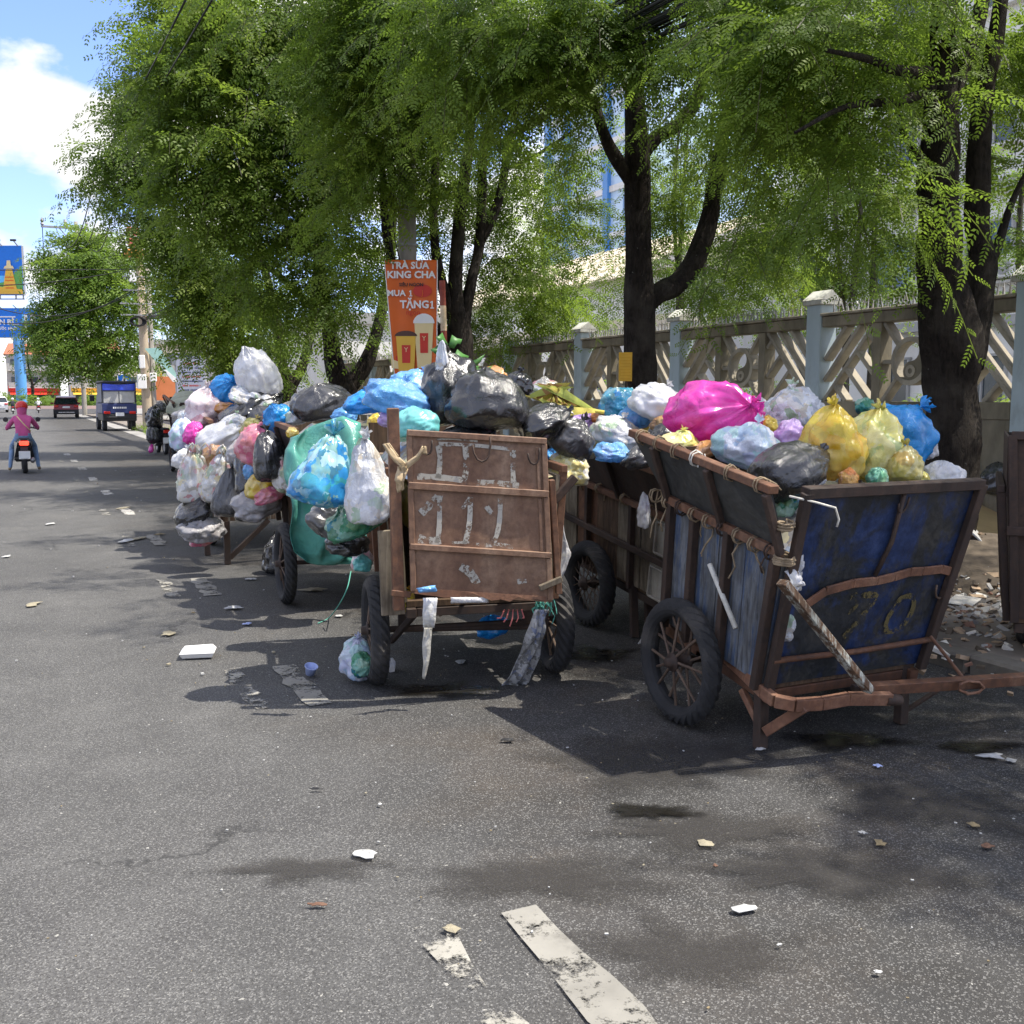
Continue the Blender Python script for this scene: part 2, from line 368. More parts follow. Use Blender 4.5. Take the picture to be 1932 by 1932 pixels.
# ------------------------------------------------------------------ the setting: ground, road, pavement
def asphalt(name, stain=True):
    m, N, L, b = new_mat(name); v = coords(N, L)
    big = noi(N, L, v, .55, 7, .6, .5); mid = noi(N, L, v, 2.6, 8, .65, .3); fine = noi(N, L, v, 95, 3, .7); grit = nd(N, 'ShaderNodeTexVoronoi', Scale=230); L.new(v, grit.inputs['Vector'])
    base = ramp(N, L, big, [(.3, (.072, .072, .071)), (.55, (.102, .101, .098)), (.75, (.130, .127, .120))])
    if stain:   # oily, muddy stains by the carts, plus tree shade painted over the right side
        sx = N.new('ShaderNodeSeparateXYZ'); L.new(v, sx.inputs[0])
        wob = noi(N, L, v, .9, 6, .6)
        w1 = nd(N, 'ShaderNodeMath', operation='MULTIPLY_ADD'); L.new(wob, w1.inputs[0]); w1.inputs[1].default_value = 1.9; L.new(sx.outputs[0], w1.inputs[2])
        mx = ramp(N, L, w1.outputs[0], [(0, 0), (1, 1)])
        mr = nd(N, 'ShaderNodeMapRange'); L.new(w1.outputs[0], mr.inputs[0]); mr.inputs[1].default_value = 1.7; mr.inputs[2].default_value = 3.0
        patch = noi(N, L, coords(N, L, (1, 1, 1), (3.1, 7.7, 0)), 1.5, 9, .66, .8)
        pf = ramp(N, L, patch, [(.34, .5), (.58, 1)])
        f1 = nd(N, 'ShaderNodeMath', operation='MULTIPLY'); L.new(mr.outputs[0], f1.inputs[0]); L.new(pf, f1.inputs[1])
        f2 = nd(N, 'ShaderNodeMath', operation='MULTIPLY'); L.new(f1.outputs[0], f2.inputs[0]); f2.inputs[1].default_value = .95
        base = mixc(N, L, f2.outputs[0], base, (.026, .0245, .022))  # near-black tint: stains and painted tree shade together
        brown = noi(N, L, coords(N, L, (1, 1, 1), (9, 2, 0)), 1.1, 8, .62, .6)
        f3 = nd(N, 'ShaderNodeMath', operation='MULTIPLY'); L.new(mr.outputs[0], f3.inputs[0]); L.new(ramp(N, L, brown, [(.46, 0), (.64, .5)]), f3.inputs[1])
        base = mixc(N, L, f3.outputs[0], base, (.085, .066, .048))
    base = mixc(N, L, ramp(N, L, mid, [(.42, .45), (.6, 0)]), base, (.048, .047, .046))
    base = mixc(N, L, ramp(N, L, fine, [(.40, .68), (.53, 0)]), base, (.032, .031, .030))
    sp = N.new('ShaderNodeSeparateColor'); L.new(grit.outputs['Color'], sp.inputs[0])
    base = mixc(N, L, ramp(N, L, sp.outputs[0], [(.80, 0), (.92, .42)]), base, (.30, .295, .28))
    spk = noi(N, L, v, 42, 2, .5); base = mixc(N, L, ramp(N, L, spk, [(.72, 0), (.75, .7)]), base, (.42, .41, .37))
    crk = nd(N, 'ShaderNodeTexVoronoi', feature='DISTANCE_TO_EDGE', Scale=.45); cw = nd(N, 'ShaderNodeVectorMath', operation='ADD'); L.new(v, cw.inputs[0])
    cn = nd(N, 'ShaderNodeTexNoise', Scale=1.4, Detail=6, Roughness=.65); L.new(v, cn.inputs['Vector']); L.new(cn.outputs['Color'], cw.inputs[1]); L.new(cw.outputs[0], crk.inputs['Vector'])
    crm = nd(N, 'ShaderNodeMath', operation='MULTIPLY'); L.new(ramp(N, L, crk.outputs[0], [(.0, .85), (.010, 0)]), crm.inputs[0]); L.new(ramp(N, L, noi(N, L, v, .4, 2), [(.5, 0), (.6, 1)]), crm.inputs[1])
    base = mixc(N, L, crm.outputs[0], base, (.028, .028, .028))
    L.new(base, b.inputs['Base Color']); L.new(ramp(N, L, mid, [(.3, .72), (.7, .92)]), b.inputs['Roughness']); b.inputs['Specular IOR Level'].default_value = .3
    n1 = bump(N, L, b, fine, .55, .006); bump(N, L, b, grit.outputs['Distance'], .45, .005, n1)
    return m
def worn_paint(name, c, wear=.5, scale=7):
    m, N, L, b = new_mat(name); v = coords(N, L)
    n1 = noi(N, L, v, scale, 10, .74); n2 = noi(N, L, v, 60, 4, .7); n3 = noi(N, L, v, 3, 6, .6)
    ad = nd(N, 'ShaderNodeMath', operation='MULTIPLY_ADD'); L.new(n2, ad.inputs[0]); ad.inputs[1].default_value = .35; L.new(n1, ad.inputs[2])
    fac = ramp(N, L, ad.outputs[0], [(.42 + wear * .42, 0), (.50 + wear * .42, 1)])
    L.new(ramp(N, L, n3, [(.3, [x * .62 for x in c]), (.7, c)]), b.inputs['Base Color']); b.inputs['Roughness'].default_value = .85; b.inputs['Specular IOR Level'].default_value = .2
    tr = N.new('ShaderNodeBsdfTransparent'); ms = N.new('ShaderNodeMixShader'); out = [n for n in N if n.type == 'OUTPUT_MATERIAL'][0]
    inv = nd(N, 'ShaderNodeMath', operation='SUBTRACT'); inv.inputs[0].default_value = 1; L.new(fac, inv.inputs[1])
    L.new(fac, ms.inputs[0]); L.new(tr.outputs[0], ms.inputs[1]); L.new(b.outputs[0], ms.inputs[2]); L.new(ms.outputs[0], out.inputs[0])
    return m
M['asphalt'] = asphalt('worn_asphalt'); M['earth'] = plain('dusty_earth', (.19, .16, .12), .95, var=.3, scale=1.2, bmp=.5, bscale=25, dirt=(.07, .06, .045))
M['pavement'] = plain('stained_concrete_paving', (.215, .185, .155), .9, var=.3, scale=1.6, bmp=.4, bscale=30, dirt=(.06, .05, .042), dirt_amt=.55)
M['apron'] = plain('pale_gutter_concrete', (.27, .26, .24), .9, var=.22, scale=1.3, bmp=.3, bscale=30, dirt=(.12, .11, .10), dirt_amt=.4)
M['kerbstone'] = plain('kerb_concrete', (.16, .145, .12), .9, var=.25, scale=3, bmp=.4, dirt=(.07, .06, .05), dirt_amt=.6)
M['line'] = worn_paint('road_line_paint', (.29, .278, .245), .38, 4); M['line_faint'] = worn_paint('faded_road_line_paint', (.36, .345, .30), .58, 5)
M['line_far'] = worn_paint('far_road_line_paint', (.50, .48, .44), .42)

def sheet(name, x0, x1, y0, y1, z, mat, nx=1, ny=1, kind='structure', parent=None, wob=0):
    def fn(a, b): return (x0 + (x1 - x0) * a, y0 + (y1 - y0) * b, z + (wob * noise.noise((x0 + (x1 - x0) * a, (y0 + (y1 - y0) * b), 0)) if wob else 0))
    return tag(MB().grid(fn, nx, ny).build(name, mat, parent), kind=kind if parent is None else None)
sheet('ground', -1200, 1200, -300, 2200, -.03, M['earth'])
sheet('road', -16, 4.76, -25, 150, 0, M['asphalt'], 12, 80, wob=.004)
sheet('crossing_road', -300, 300, 104, 148, .006, M['asphalt'])
sheet('gutter_strip', 4.05, 4.72, 20, 100, .0085, M['apron'])
pv = empty('pavement'); tag(pv, kind='structure')
MB().box((6.9, 36, -.02), (4.0, 122, .20)).build('paving_slab', M['pavement'], pv)
kb = empty('kerb'); tag(kb, kind='structure')
_km = MB().box((0, 0, 0), (.16, .985, .22), ch=.018).mesh('kerbstone')
for i in range(66):
    o = mesh_obj('kerbstone', _km, M['kerbstone'], kb, (4.82 + random.Random(i).uniform(-.006, .006), -7.5 + i, -.005 + random.Random(i + 9).uniform(-.006, .006)))
sheet('yard', 9.2, 60, -25, 150, .02, M['apron'])

# painted dashes: one pair every 3.1 m, real worn paint sheets just above the asphalt
def dash(x, y0, y1, w, mat, name='lane_dash'):
    rnd = random.Random(int(y0 * 10) + int(x * 100))
    k = 9; P = []
    for i in range(k + 1): P.append((x - w / 2 + rnd.uniform(-.018, .018), y0 + (y1 - y0) * i / k, .0075))
    for i in range(k, -1, -1): P.append((x + w / 2 + rnd.uniform(-.018, .018), y0 + (y1 - y0) * i / k, .0075))
    mb = MB(); n = len(P); mb.add(P, [(i, n - 1 - i - 0, n - 2 - i, i + 1)[::-1] for i in range(k)])
    return mb.build(name, mat, lines)
lines = empty('road_marking'); tag(lines, kind='structure')
for y0, y1, w in ((1.35, 2.66, .135), (4.96, 5.8, .135), (8.15, 9.0, .14), (11.2, 12.1, .14), (14.3, 15.2, .14), (17.4, 18.3, .14), (20.5, 21.4, .14), (23.6, 24.5, .15), (26.7, 27.6, .15), (29.8, 30.7, .15)):
    d = 1.28 - max(0, y0 - 8) * .012
    dash(d, y0, y1, w, M['line'] if y0 < 12 else M['line_far']); dash(d - .28, y0 + .06, y1 + .06, .085, M['line_faint'])

# ------------------------------------------------------------------ fence of cast concrete lattice between posts
M['fence_grey'] = plain('weathered_cast_concrete', (.31, .275, .21), .92, var=.28, scale=3.5, bmp=.4, bscale=45, dirt=(.085, .07, .045), dirt_amt=.6, stretch=(1, 1, .55))
M['fence_dark'] = plain('mossy_concrete_base', (.25, .215, .15), .95, var=.3, scale=2.5, bmp=.5, dirt=(.05, .047, .03), dirt_amt=.75, stretch=(1, 1, .4))
M['post_blue'] = plain('pale_blue_grey_paint', (.36, .43, .45), .8, var=.12, scale=4, bmp=.25, dirt=(.17, .17, .15), dirt_amt=.35, stretch=(1, 1, .35))
M['post_cap'] = plain('off_white_cap_paint', (.62, .62, .56), .85, var=.15, scale=5, dirt=(.16, .14, .09), dirt_amt=.55)
M['spike'] = plain('galvanised_spike', (.32, .32, .31), .6, metal=.4, var=.3, scale=20, dirt=(.14, .09, .06))
FX, BAY, FY0 = 9.0, 3.0, 7.0
fence = empty('lattice_fence', (FX, FY0, .08), label='weathered concrete lattice fence with pale blue posts and spikes behind the trees', cat='fence')
_post = MB().box((0, 0, 1.30), (.26, .26, 2.60), ch=.012).mesh('post')
_cap = MB()
_cap.box((0, 0, 2.625), (.34, .34, .06), ch=.01); _cap.add([(-.17, -.17, 2.655), (.17, -.17, 2.655), (.17, .17, 2.655), (-.17, .17, 2.655), (0, -.17, 2.78), (0, .17, 2.78)], [(0, 1, 4), (2, 3, 5), (1, 2, 5, 4), (3, 0, 4, 5)])
_cap = _cap.mesh('post_cap')
PW, PZ0, PZ1 = .815, 1.42, 2.32        # a lattice opening
def clip_bar(c, slope, off):
    """a bar through an opening: line z = slope*y + off clipped to the frame"""
    pts = []
    for y in (0, PW):
        z = slope * y + off
        if -1e-6 <= z <= PZ1 - PZ0 + 1e-6: pts.append((y, z))
    for z in (0, PZ1 - PZ0):
        y = (z - off) / slope
        if -1e-6 <= y <= PW + 1e-6: pts.append((y, z))
    pts.sort(); return (pts[0], pts[-1]) if len(pts) > 1 else None
def bar_mesh(a, b, w=.052, d=.13):
    return MB().bar((0, a[0], PZ0 + a[1]), (0, b[0], PZ0 + b[1]), d, w, up=(0, -(b[1] - a[1]), b[0] - a[0]), ch=.006).mesh('lattice_bar')
HH = PZ1 - PZ0
def lattice(mir):
    segs = [((0, 0), (PW, HH))]
    for k in (.28, .56): segs.append(((0, HH * k), (PW * (1 - k), HH)))
    for k in (.22, .44, .66, .88):        # lower corner filled by bars across the main diagonal
        y, z = PW * k, HH * k; t = min(PW - y, z); segs.append(((y, z), (y + t, z - t)))
    out = []
    for a, b in segs:
        if abs(a[0] - b[0]) < .09: continue
        if mir: a, b = (PW - a[0], a[1]), (PW - b[0], b[1])
        if a[0] > b[0]: a, b = b, a
        out.append(bar_mesh(a, b))
    return out
_lat = [lattice(False), lattice(True)]
cy, cz, rr = PW / 2, PZ0 + HH / 2, .27
def yz(poly, d, x=0.0): return MB().prism(poly, d, Matrix(((0, 0, 1, x), (1, 0, 0, cy), (0, 1, 0, cz), (0, 0, 0, 1)))).mesh
_ring = MB().lathe([(rr, -.07), (rr, .07), (rr - .055, .07), (rr - .055, -.07)], 'x', 28, (0, cy, cz), close=True).mesh('lattice_ring')
_com = [(rr * .82 * math.cos(a), rr * .82 * math.sin(a)) for a in np.linspace(R(90), R(270), 13)]
_com += [(.41 * rr * math.cos(a), -.41 * rr + .41 * rr * math.sin(a)) for a in np.linspace(R(-90), R(90), 9)[1:]]
_com += [(-.41 * rr * math.cos(a), .41 * rr + .41 * rr * math.sin(a)) for a in np.linspace(R(-90), R(90), 9)[1:-1]]
_comma = yz(_com, .09)('comma_shape')
_eye = MB().lathe([(.07, -.055), (.07, .055), (.03, .055), (.03, -.055)], 'x', 14, (0, cy, cz - .41 * rr), close=True).mesh('eye_ring')
_eye2 = MB().lathe([(.055, -.05), (.055, .05)], 'x', 14, (.0, cy, cz + .41 * rr))
_spk = [bar_mesh(a, b, .05) for a, b in (((0, HH / 2), (cy - rr + .02, HH / 2)), ((cy + rr - .02, HH / 2), (PW, HH / 2)), ((0, 0), (cy - rr * .68, HH / 2 - rr * .68)), ((0, HH), (cy - rr * .68, HH / 2 + rr * .68)), ((cy + rr * .68, HH / 2 + rr * .68), (PW, HH)), ((cy + rr * .68, HH / 2 - rr * .68), (PW, 0)))]
_base = MB().box((0, BAY / 2, .62), (.20, BAY - .26, 1.24)).mesh('base_wall')
_brail = MB().box((0, BAY / 2, 1.33), (.24, BAY - .262, .18), ch=.01).mesh('bottom_rail')
_trail = MB().box((0, BAY / 2, 2.385), (.22, BAY - .262, .13), ch=.01).mesh('top_rail')
_coping = MB().box((0, BAY / 2, 2.47), (.30, BAY - .264, .035), ch=.008).mesh('coping')
_mull = MB().box((0, 0, (PZ0 + PZ1) / 2), (.18, .13, HH - .002), ch=.006).mesh('mullion')
_sp = MB(); _rs = random.Random(4)
for k in range(34):
    y = .22 + k * (BAY - .44) / 33; lean = _rs.uniform(-.03, .03)
    _sp.add([(-.013, y - .013, 2.485), (.013, y - .013, 2.485), (.013, y + .013, 2.485), (-.013, y + .013, 2.485), (_rs.uniform(-.04, .04), y + lean, 2.66)], [(0, 1, 4), (1, 2, 4), (2, 3, 4), (3, 0, 4)])
    _sp.bar((0, y + lean * .5, 2.57), (_rs.uniform(-.06, .06), y + .03, 2.60), .012, .012, ch=0)
_sp = _sp.mesh('spike_row')
for i in range(-1, 9):
    y = i * BAY
    p = mesh_obj('post', _post, M['post_blue'], fence, (0, y, 0)); mesh_obj('post_cap', _cap, M['post_cap'], p)
    if i == 8: break
    mesh_obj('base_wall', _base, M['fence_dark'], fence, (0, y, 0)); mesh_obj('bottom_rail', _brail, M['fence_dark'], fence, (0, y, 0))
    t = mesh_obj('top_rail', _trail, M['fence_dark'], fence, (0, y, 0)); mesh_obj('coping', _coping, M['fence_grey'], fence, (0, y, 0))
    tag(mesh_obj('spike_row', _sp, M['spike'], fence, (0, y, 0)), kind='stuff')
    ys = [y + .138 + k * (PW + .14) for k in range(3)]
    for k in (1, 2): mesh_obj('mullion', _mull, M['fence_dark'], fence, (0, ys[k] - .07, 0))
    for k in range(3):
        if i == 8: continue
        pn = empty('lattice_panel', (0, ys[k], 0), parent=fence)
        if k == 1:
            mesh_obj('ring', _ring, M['fence_grey'], pn); mesh_obj('comma_shape', _comma, M['fence_dark'], pn); mesh_obj('eye_ring', _eye, M['fence_grey'], pn)
            for s_ in _spk: mesh_obj('lattice_bar', s_, M['fence_grey'], pn)
        else:
            for s_ in _lat[k // 2]: mesh_obj('lattice_bar', s_, M['fence_grey'], pn)

# ------------------------------------------------------------------ buildings behind the fence
M['wall_white'] = plain('white_render', (.74, .73, .70), .85, var=.06, scale=.6, bmp=.05, dirt=(.52, .50, .46), dirt_amt=.35, stretch=(1, 1, .4))
M['wall_cream'] = plain('cream_render', (.62, .55, .43), .85, var=.08, scale=.5, bmp=.05, dirt=(.42, .37, .29), dirt_amt=.35)
M['roof_cream'] = plain('pale_sheet_roof', (.60, .52, .40), .7, var=.1, scale=.8)
M['glass_sky'] = plain('pale_blue_cladding', (.45, .60, .76), .3, var=.06, scale=.3, bmp=0, spec=.6)
M['blue_band'] = plain('bright_blue_cladding', (.07, .24, .56), .35, var=.08, scale=.4, bmp=0)
M['glass'] = plain('dark_window_glass', (.035, .05, .06), .12, var=.2, scale=2, bmp=0, spec=.8)
M['trim_grey'] = plain('grey_trim', (.35, .35, .34), .7, var=.12, scale=3)
def facade(b, X, y0, y1, z0, z1, cols, rows, ww, wh, fx=-1, zoff=0):
    """windows let into a wall in the plane X, each a part with its own pane and sill"""
    wm = MB(); 
    w_, h_ = ww, wh
    fr = MB()
    for (cy_, cz_, sy, sz) in ((0, h_ / 2, w_ + .12, .07), (0, -h_ / 2, w_ + .12, .07), (-w_ / 2, 0, .07, h_), (w_ / 2, 0, .07, h_), (0, 0, .05, h_)): fr.box((0, cy_, cz_), (.10, sy, sz))
    fr = fr.mesh('window'); pn = MB().box((.03, 0, 0), (.04, w_ - .01, h_ - .01)).mesh('pane'); sl = MB().box((-.08, 0, -h_ / 2 - .075), (.26, w_ + .3, .07)).mesh('sill')
    for r_ in range(rows):
        for c_ in range(cols):
            y = y0 + (c_ + .5) * (y1 - y0) / cols; z = z0 + (r_ + .5) * (z1 - z0) / rows + zoff
            w = mesh_obj('window', fr, M['trim_grey'], b, (X - .05, y, z)); mesh_obj('pane', pn, M['glass'], w); mesh_obj('sill', sl, M['wall_white'], w)
bw = empty('apartment_block', (24, 20, 0), label='tall white rendered block with grey ledges rising behind the fence and trees', cat='building')
MB().box((30, 18.5, 9), (12, 21, 18)).build('wall', M['wall_white'], bw, world=True)
for z in (3.6, 7.2, 10.8, 14.4): MB().box((23.93, 18.5, z), (.3, 21.1, .28)).build('ledge', M['trim_grey'], bw, world=True)
for y in (12, 17, 22, 26): MB().box((23.9, y, 9.0), (.26, .5, 17.9)).build('pilaster', M['wall_white'], bw, world=True)
facade(bw, 0, 8.4 - 20, 28.6 - 20, 0, 18, 6, 5, 1.5, 1.6, zoff=0.1)
for y, z in ((19.5, 5.0), (24.4, 8.5), (14.4, 8.4), (26.2, 12.0)):
    ac = MB().box((23.72, y, z), (.34, .85, .6), ch=.03).build('air_conditioner', M['wall_white'], bw, world=True)
    MB().lathe([(.22, -.20), (.22, -.18), (.05, -.19)], 'x', 18, (23.72 - 24, y - 20.12, z)).build('fan_grille', M['trim_grey'], ac)
bc = empty('low_hall', (20, 40, 0), label='low cream hall with a pale sheet roof and white wall behind the fence', cat='building')
MB().box((26, 41, 2.9), (12, 24, 5.8)).build('wall', M['wall_white'], bc, world=True)
_rf = MB(); _rf.add([(19.4, 28.6, 5.8), (19.4, 53.4, 5.8), (26, 53.4, 8.6), (26, 28.6, 8.6), (32.6, 28.6, 5.8), (32.6, 53.4, 5.8)], [(0, 3, 2, 1), (3, 4, 5, 2), (0, 4, 3), (1, 2, 5), (0, 1, 5, 4)]); _rf.build('roof', M['roof_cream'], bc, world=True)
for k in range(12): MB().bar((19.42, 29.5 + k * 2.1, 5.84), (25.95, 29.5 + k * 2.1, 8.61), .09, .07).build('roof_rib', M['wall_cream'], bc, world=True)
MB().box((19.93, 41, 4.2), (.2, 24.1, .35)).build('fascia', M['wall_cream'], bc, world=True)
facade(bc, 0, 29.5 - 40, 52.5 - 40, 1.2, 3.8, 7, 1, 1.6, 1.3)
bt = empty('office_tower', (45, 80, 0), label='pale blue office tower with bright blue vertical bands showing through the leaves', cat='building')
MB().box((52, 79.5, 26), (14, 15, 52)).build('wall', M['glass_sky'], bt, world=True)
for y in (72.4, 76.0, 83.0, 86.7): MB().box((44.9, y, 26.1), (.5, .8, 52.4)).build('blue_band', M['blue_band'], bt, world=True)
for k in range(13): MB().box((44.95, 79.5, 3.5 + k * 3.8), (.24, 14.9, .5)).build('floor_band', M['wall_white'], bt, world=True)
for k in range(12):
    for y in (74.2, 77.8, 79.6, 81.3, 84.9):
        MB().box((44.97, y, 5.5 + k * 3.8), (.16, 1.4, 2.1)).build('window', M['glass_sky'], bt, world=True)
# ------------------------------------------------------------------ trees
def leaf_mat(name, dark, mid, light, trans=.56):
    m, N, L, b = new_mat(name)
    at = nd(N, 'ShaderNodeAttribute', attribute_name='tint')
    c = ramp(N, L, at.outputs['Fac'], [(.0, (.045, .032, .022)), (.04, (.045, .032, .022)), (.06, dark), (.5, mid), (1, light)])
    L.new(c, b.inputs['Base Color']); b.inputs['Roughness'].default_value = .5; b.inputs['Specular IOR Level'].default_value = .35
    tr = N.new('ShaderNodeBsdfTranslucent'); L.new(mixc(N, L, .5, c, (.25, .37, .045)), tr.inputs['Color'])
    ms = N.new('ShaderNodeMixShader'); ms.inputs[0].default_value = trans; out = [n for n in N if n.type == 'OUTPUT_MATERIAL'][0]
    L.new(b.outputs[0], ms.inputs[1]); L.new(tr.outputs[0], ms.inputs[2]); L.new(ms.outputs[0], out.inputs[0])
    return m
M['leaf'] = leaf_mat('feathery_leaf', (.06, .112, .016), (.122, .195, .024), (.225, .295, .038))
M['leaf_lit'] = leaf_mat('yellow_green_leaf', (.075, .14, .022), (.15, .245, .035), (.25, .34, .055), .55)
M['leaf_dark'] = leaf_mat('dark_glossy_leaf', (.02, .05, .015), (.035, .085, .02), (.07, .13, .03), .3)
def bark_mat(name, a, c, d):
    m, N, L, b = new_mat(name); v = coords(N, L, (1, 1, .28)); v2 = coords(N, L)
    n1 = noi(N, L, v, 26, 8, .7, .8); n2 = noi(N, L, v2, 3, 6, .6); n3 = noi(N, L, v2, 22, 4, .6)
    base = ramp(N, L, n1, [(.34, a), (.6, c)]); base = mixc(N, L, ramp(N, L, n2, [(.45, 0), (.7, .65)]), base, d)
    base = mixc(N, L, ramp(N, L, n3, [(.69, 0), (.74, .7)]), base, (.20, .20, .17))
    L.new(base, b.inputs['Base Color']); b.inputs['Roughness'].default_value = .95; b.inputs['Specular IOR Level'].default_value = .15
    bump(N, L, b, n1, 1.0, .06); return m
M['bark'] = bark_mat('dark_furrowed_bark', (.010, .008, .007), (.032, .025, .020), (.085, .074, .06))
M['bark_pale'] = bark_mat('grey_bark', (.05, .045, .04), (.12, .105, .09), (.15, .14, .12))

def leaf_cloud(name, parent, mat, clusters, pairs, frond, leaf, twig, fr_n, seed, droop=.55, axis=None, tint=(.06, 1)):
    """clusters: (x, y, z, rx, ry, rz, twigs). Every twig is an arching stem with alternate feathery fronds of small leaflets, one mesh per crown"""
    rng = np.random.default_rng(seed)
    P0, D0, TW = [], [], []
    for (x, y, z, rx, ry, rz, n) in clusters:
        K = 6; nb = max(1, n // K)
        d = rng.normal(size=(nb, 3)); d /= np.linalg.norm(d, axis=1)[:, None]
        rad = rng.random(nb) ** .42
        p = np.array([x, y, z]) + d * rad[:, None] * np.array([rx, ry, rz])
        o = d * .75 + rng.normal(size=(nb, 3)) * .5
        if axis is not None:
            a = p[:, :2] - np.array(axis)[None, :2]; a /= np.maximum(1e-3, np.linalg.norm(a, axis=1))[:, None]; o[:, :2] += a * .6
        o[:, 2] = o[:, 2] * .5 + .12; o /= np.linalg.norm(o, axis=1)[:, None]
        sd = np.cross(o, np.array([0, 0, 1.0]) + rng.normal(size=(nb, 3)) * .35); sd /= np.maximum(1e-3, np.linalg.norm(sd, axis=1))[:, None]
        Lb = twig * rng.uniform(.5, 1.3, nb); base = rng.random() * .42 + .26 + rng.normal(size=nb) * .15
        for k in range(K):           # a flat branchlet: side twigs left and right, one at its tip
            q = p + o * (Lb * k / K)[:, None]; q[:, 2] -= .35 * Lb * (k / K) ** 2
            dd = o * (1.0 if k == K - 1 else .55) + sd * (0 if k == K - 1 else (.85 if k % 2 else -.85)) + rng.normal(size=(nb, 3)) * .12
            P0.append(q); D0.append(dd / np.linalg.norm(dd, axis=1)[:, None]); TW.append(np.clip(base + rng.normal(size=nb) * .07, tint[0], tint[1]))
    P0, D0, TW = np.concatenate(P0), np.concatenate(D0), np.concatenate(TW); n = len(P0)
    Lt = twig * rng.uniform(.6, 1.25, n)
    s = np.linspace(.08, 1, fr_n)
    pos = P0[:, None] + D0[:, None] * (Lt[:, None] * s)[..., None]
    dr = droop * rng.uniform(.5, 1.5, n)
    pos[..., 2] -= (dr * Lt)[:, None] * s ** 2
    tan = D0[:, None] * np.ones((1, fr_n, 1)); tan = tan.copy(); tan[..., 2] -= 2 * dr[:, None] * s; tan /= np.linalg.norm(tan, axis=2)[..., None]
    up = np.array([0, 0, 1.0]) + rng.normal(size=(n, 1, 3)) * .3
    side = np.cross(tan, up); side /= np.maximum(1e-4, np.linalg.norm(side, axis=2))[..., None]
    nrm = np.cross(side, tan)
    sg = np.where(np.arange(fr_n) % 2 == 0, 1.0, -1.0)[None, :, None]
    fx = tan * .62 + side * sg * .78 + rng.normal(size=(n, fr_n, 3)) * .16; fx[..., 2] -= .12
    fx /= np.linalg.norm(fx, axis=2)[..., None]
    fz = nrm + rng.normal(size=(n, fr_n, 3)) * .28; fy = np.cross(fz, fx); fy /= np.maximum(1e-4, np.linalg.norm(fy, axis=2))[..., None]; fz = np.cross(fx, fy)
    fl = frond * rng.uniform(.65, 1.15, (n, fr_n)) * (1 - .35 * s)[None]
    # frond template: leaflets as small diamonds
    tv = []
    for k in range(pairs):
        q = (k + .6) / pairs; ll = leaf[0] * (1 - .45 * abs(q - .45) * 1.4); lw = leaf[1] / 2
        for sd in (-1, 1):
            bx = q; a = R(58 - 18 * q); cx, sy = math.cos(a), math.sin(a) * sd
            rel = [(0, 0, 0), (.45 * ll * cx - lw * sy, .45 * ll * sy + lw * cx, -.04 * ll), (ll * cx, ll * sy, -.18 * ll), (.45 * ll * cx + lw * sy, .45 * ll * sy - lw * cx, -.04 * ll)]
            tv.append((bx, rel))
    nf = n * fr_n; o = pos.reshape(nf, 3); X, Y, Z = fx.reshape(nf, 3), fy.reshape(nf, 3), fz.reshape(nf, 3); FLn = fl.reshape(nf)
    V = np.empty((nf, len(tv), 4, 3), np.float32)
    sc = (FLn / frond)[:, None]
    for i, (bx, rel) in enumerate(tv):
        b = o + X * (FLn * bx)[:, None] - Z * (FLn * .16 * bx * bx)[:, None]
        for j, (a, c, e) in enumerate(rel): V[:, i, j] = b + (X * a + Y * c + Z * e) * sc
    tint_v = np.repeat((TW[:, None] + rng.normal(size=(n, fr_n)) * .06).clip(.06, 1).reshape(nf), len(tv) * 4)
    V = V.reshape(-1, 3)
    # stems: thin ribbons along each twig
    k = min(4, fr_n - 1); idx = np.linspace(0, fr_n - 1, k + 1).astype(int); pp = pos[:, idx]; wv = side[:, idx] * .004
    S = np.empty((n, k, 4, 3), np.float32)
    for i in range(k): S[:, i, 0] = pp[:, i] - wv[:, i]; S[:, i, 1] = pp[:, i] + wv[:, i]; S[:, i, 2] = pp[:, i + 1] + wv[:, i + 1]; S[:, i, 3] = pp[:, i + 1] - wv[:, i + 1]
    S = S.reshape(-1, 3); V = np.concatenate([V, S]); tint_v = np.concatenate([tint_v, np.zeros(len(S))]).astype(np.float32)
    nq = len(V) // 4; me = bpy.data.meshes.new(name)
    me.vertices.add(len(V)); me.vertices.foreach_set('co', V.ravel()); me.loops.add(nq * 4); me.loops.foreach_set('vertex_index', np.arange(nq * 4, dtype=np.int32))
    me.polygons.add(nq); me.polygons.foreach_set('loop_start', np.arange(0, nq * 4, 4, dtype=np.int32))
    at = me.attributes.new('tint', 'FLOAT', 'POINT'); at.data.foreach_set('value', tint_v)
    me.update(calc_edges=True)
    return mesh_obj(name, me, mat, parent)

def limb(name, parent, pts, mat=None, n=12, rough=.12, sub=5, seed=0):
    """pts: (x, y, z, r) world points"""
    P = smooth_path(pts, sub); mb = MB(); mb.tube([p[:3] for p in P], [max(.004, p[3]) for p in P], n)
    v2 = []
    k = 0
    for i, p in enumerate(P):
        c = Vector(p[:3])
        for j in range(n):
            q = Vector(mb.v[k]); d = q - c
            f = 1 + rough * (noise.noise(Vector((q.x * 5, q.y * 5, q.z * 2.2)) + Vector((seed, 0, 0))) * 1.3 + .5 * noise.noise(Vector((q.x * 14, q.y * 14, q.z * 4))))
            v2.append(tuple(c + d * f)); k += 1
    mb.v[:k] = v2
    return mb.build(name, mat or M['bark'], parent, smooth=True, world=False)
def pxl(Y, *rows):
    """photo points (u, v, half-width px) standing in the plane Y"""
    out = []
    for row in rows:
        u, v, h = row[:3]; p = atY(u, v, Y + (row[3] if len(row) > 3 else 0)); out.append((p.x, p.y, p.z, h * mpp(p)))
    return out
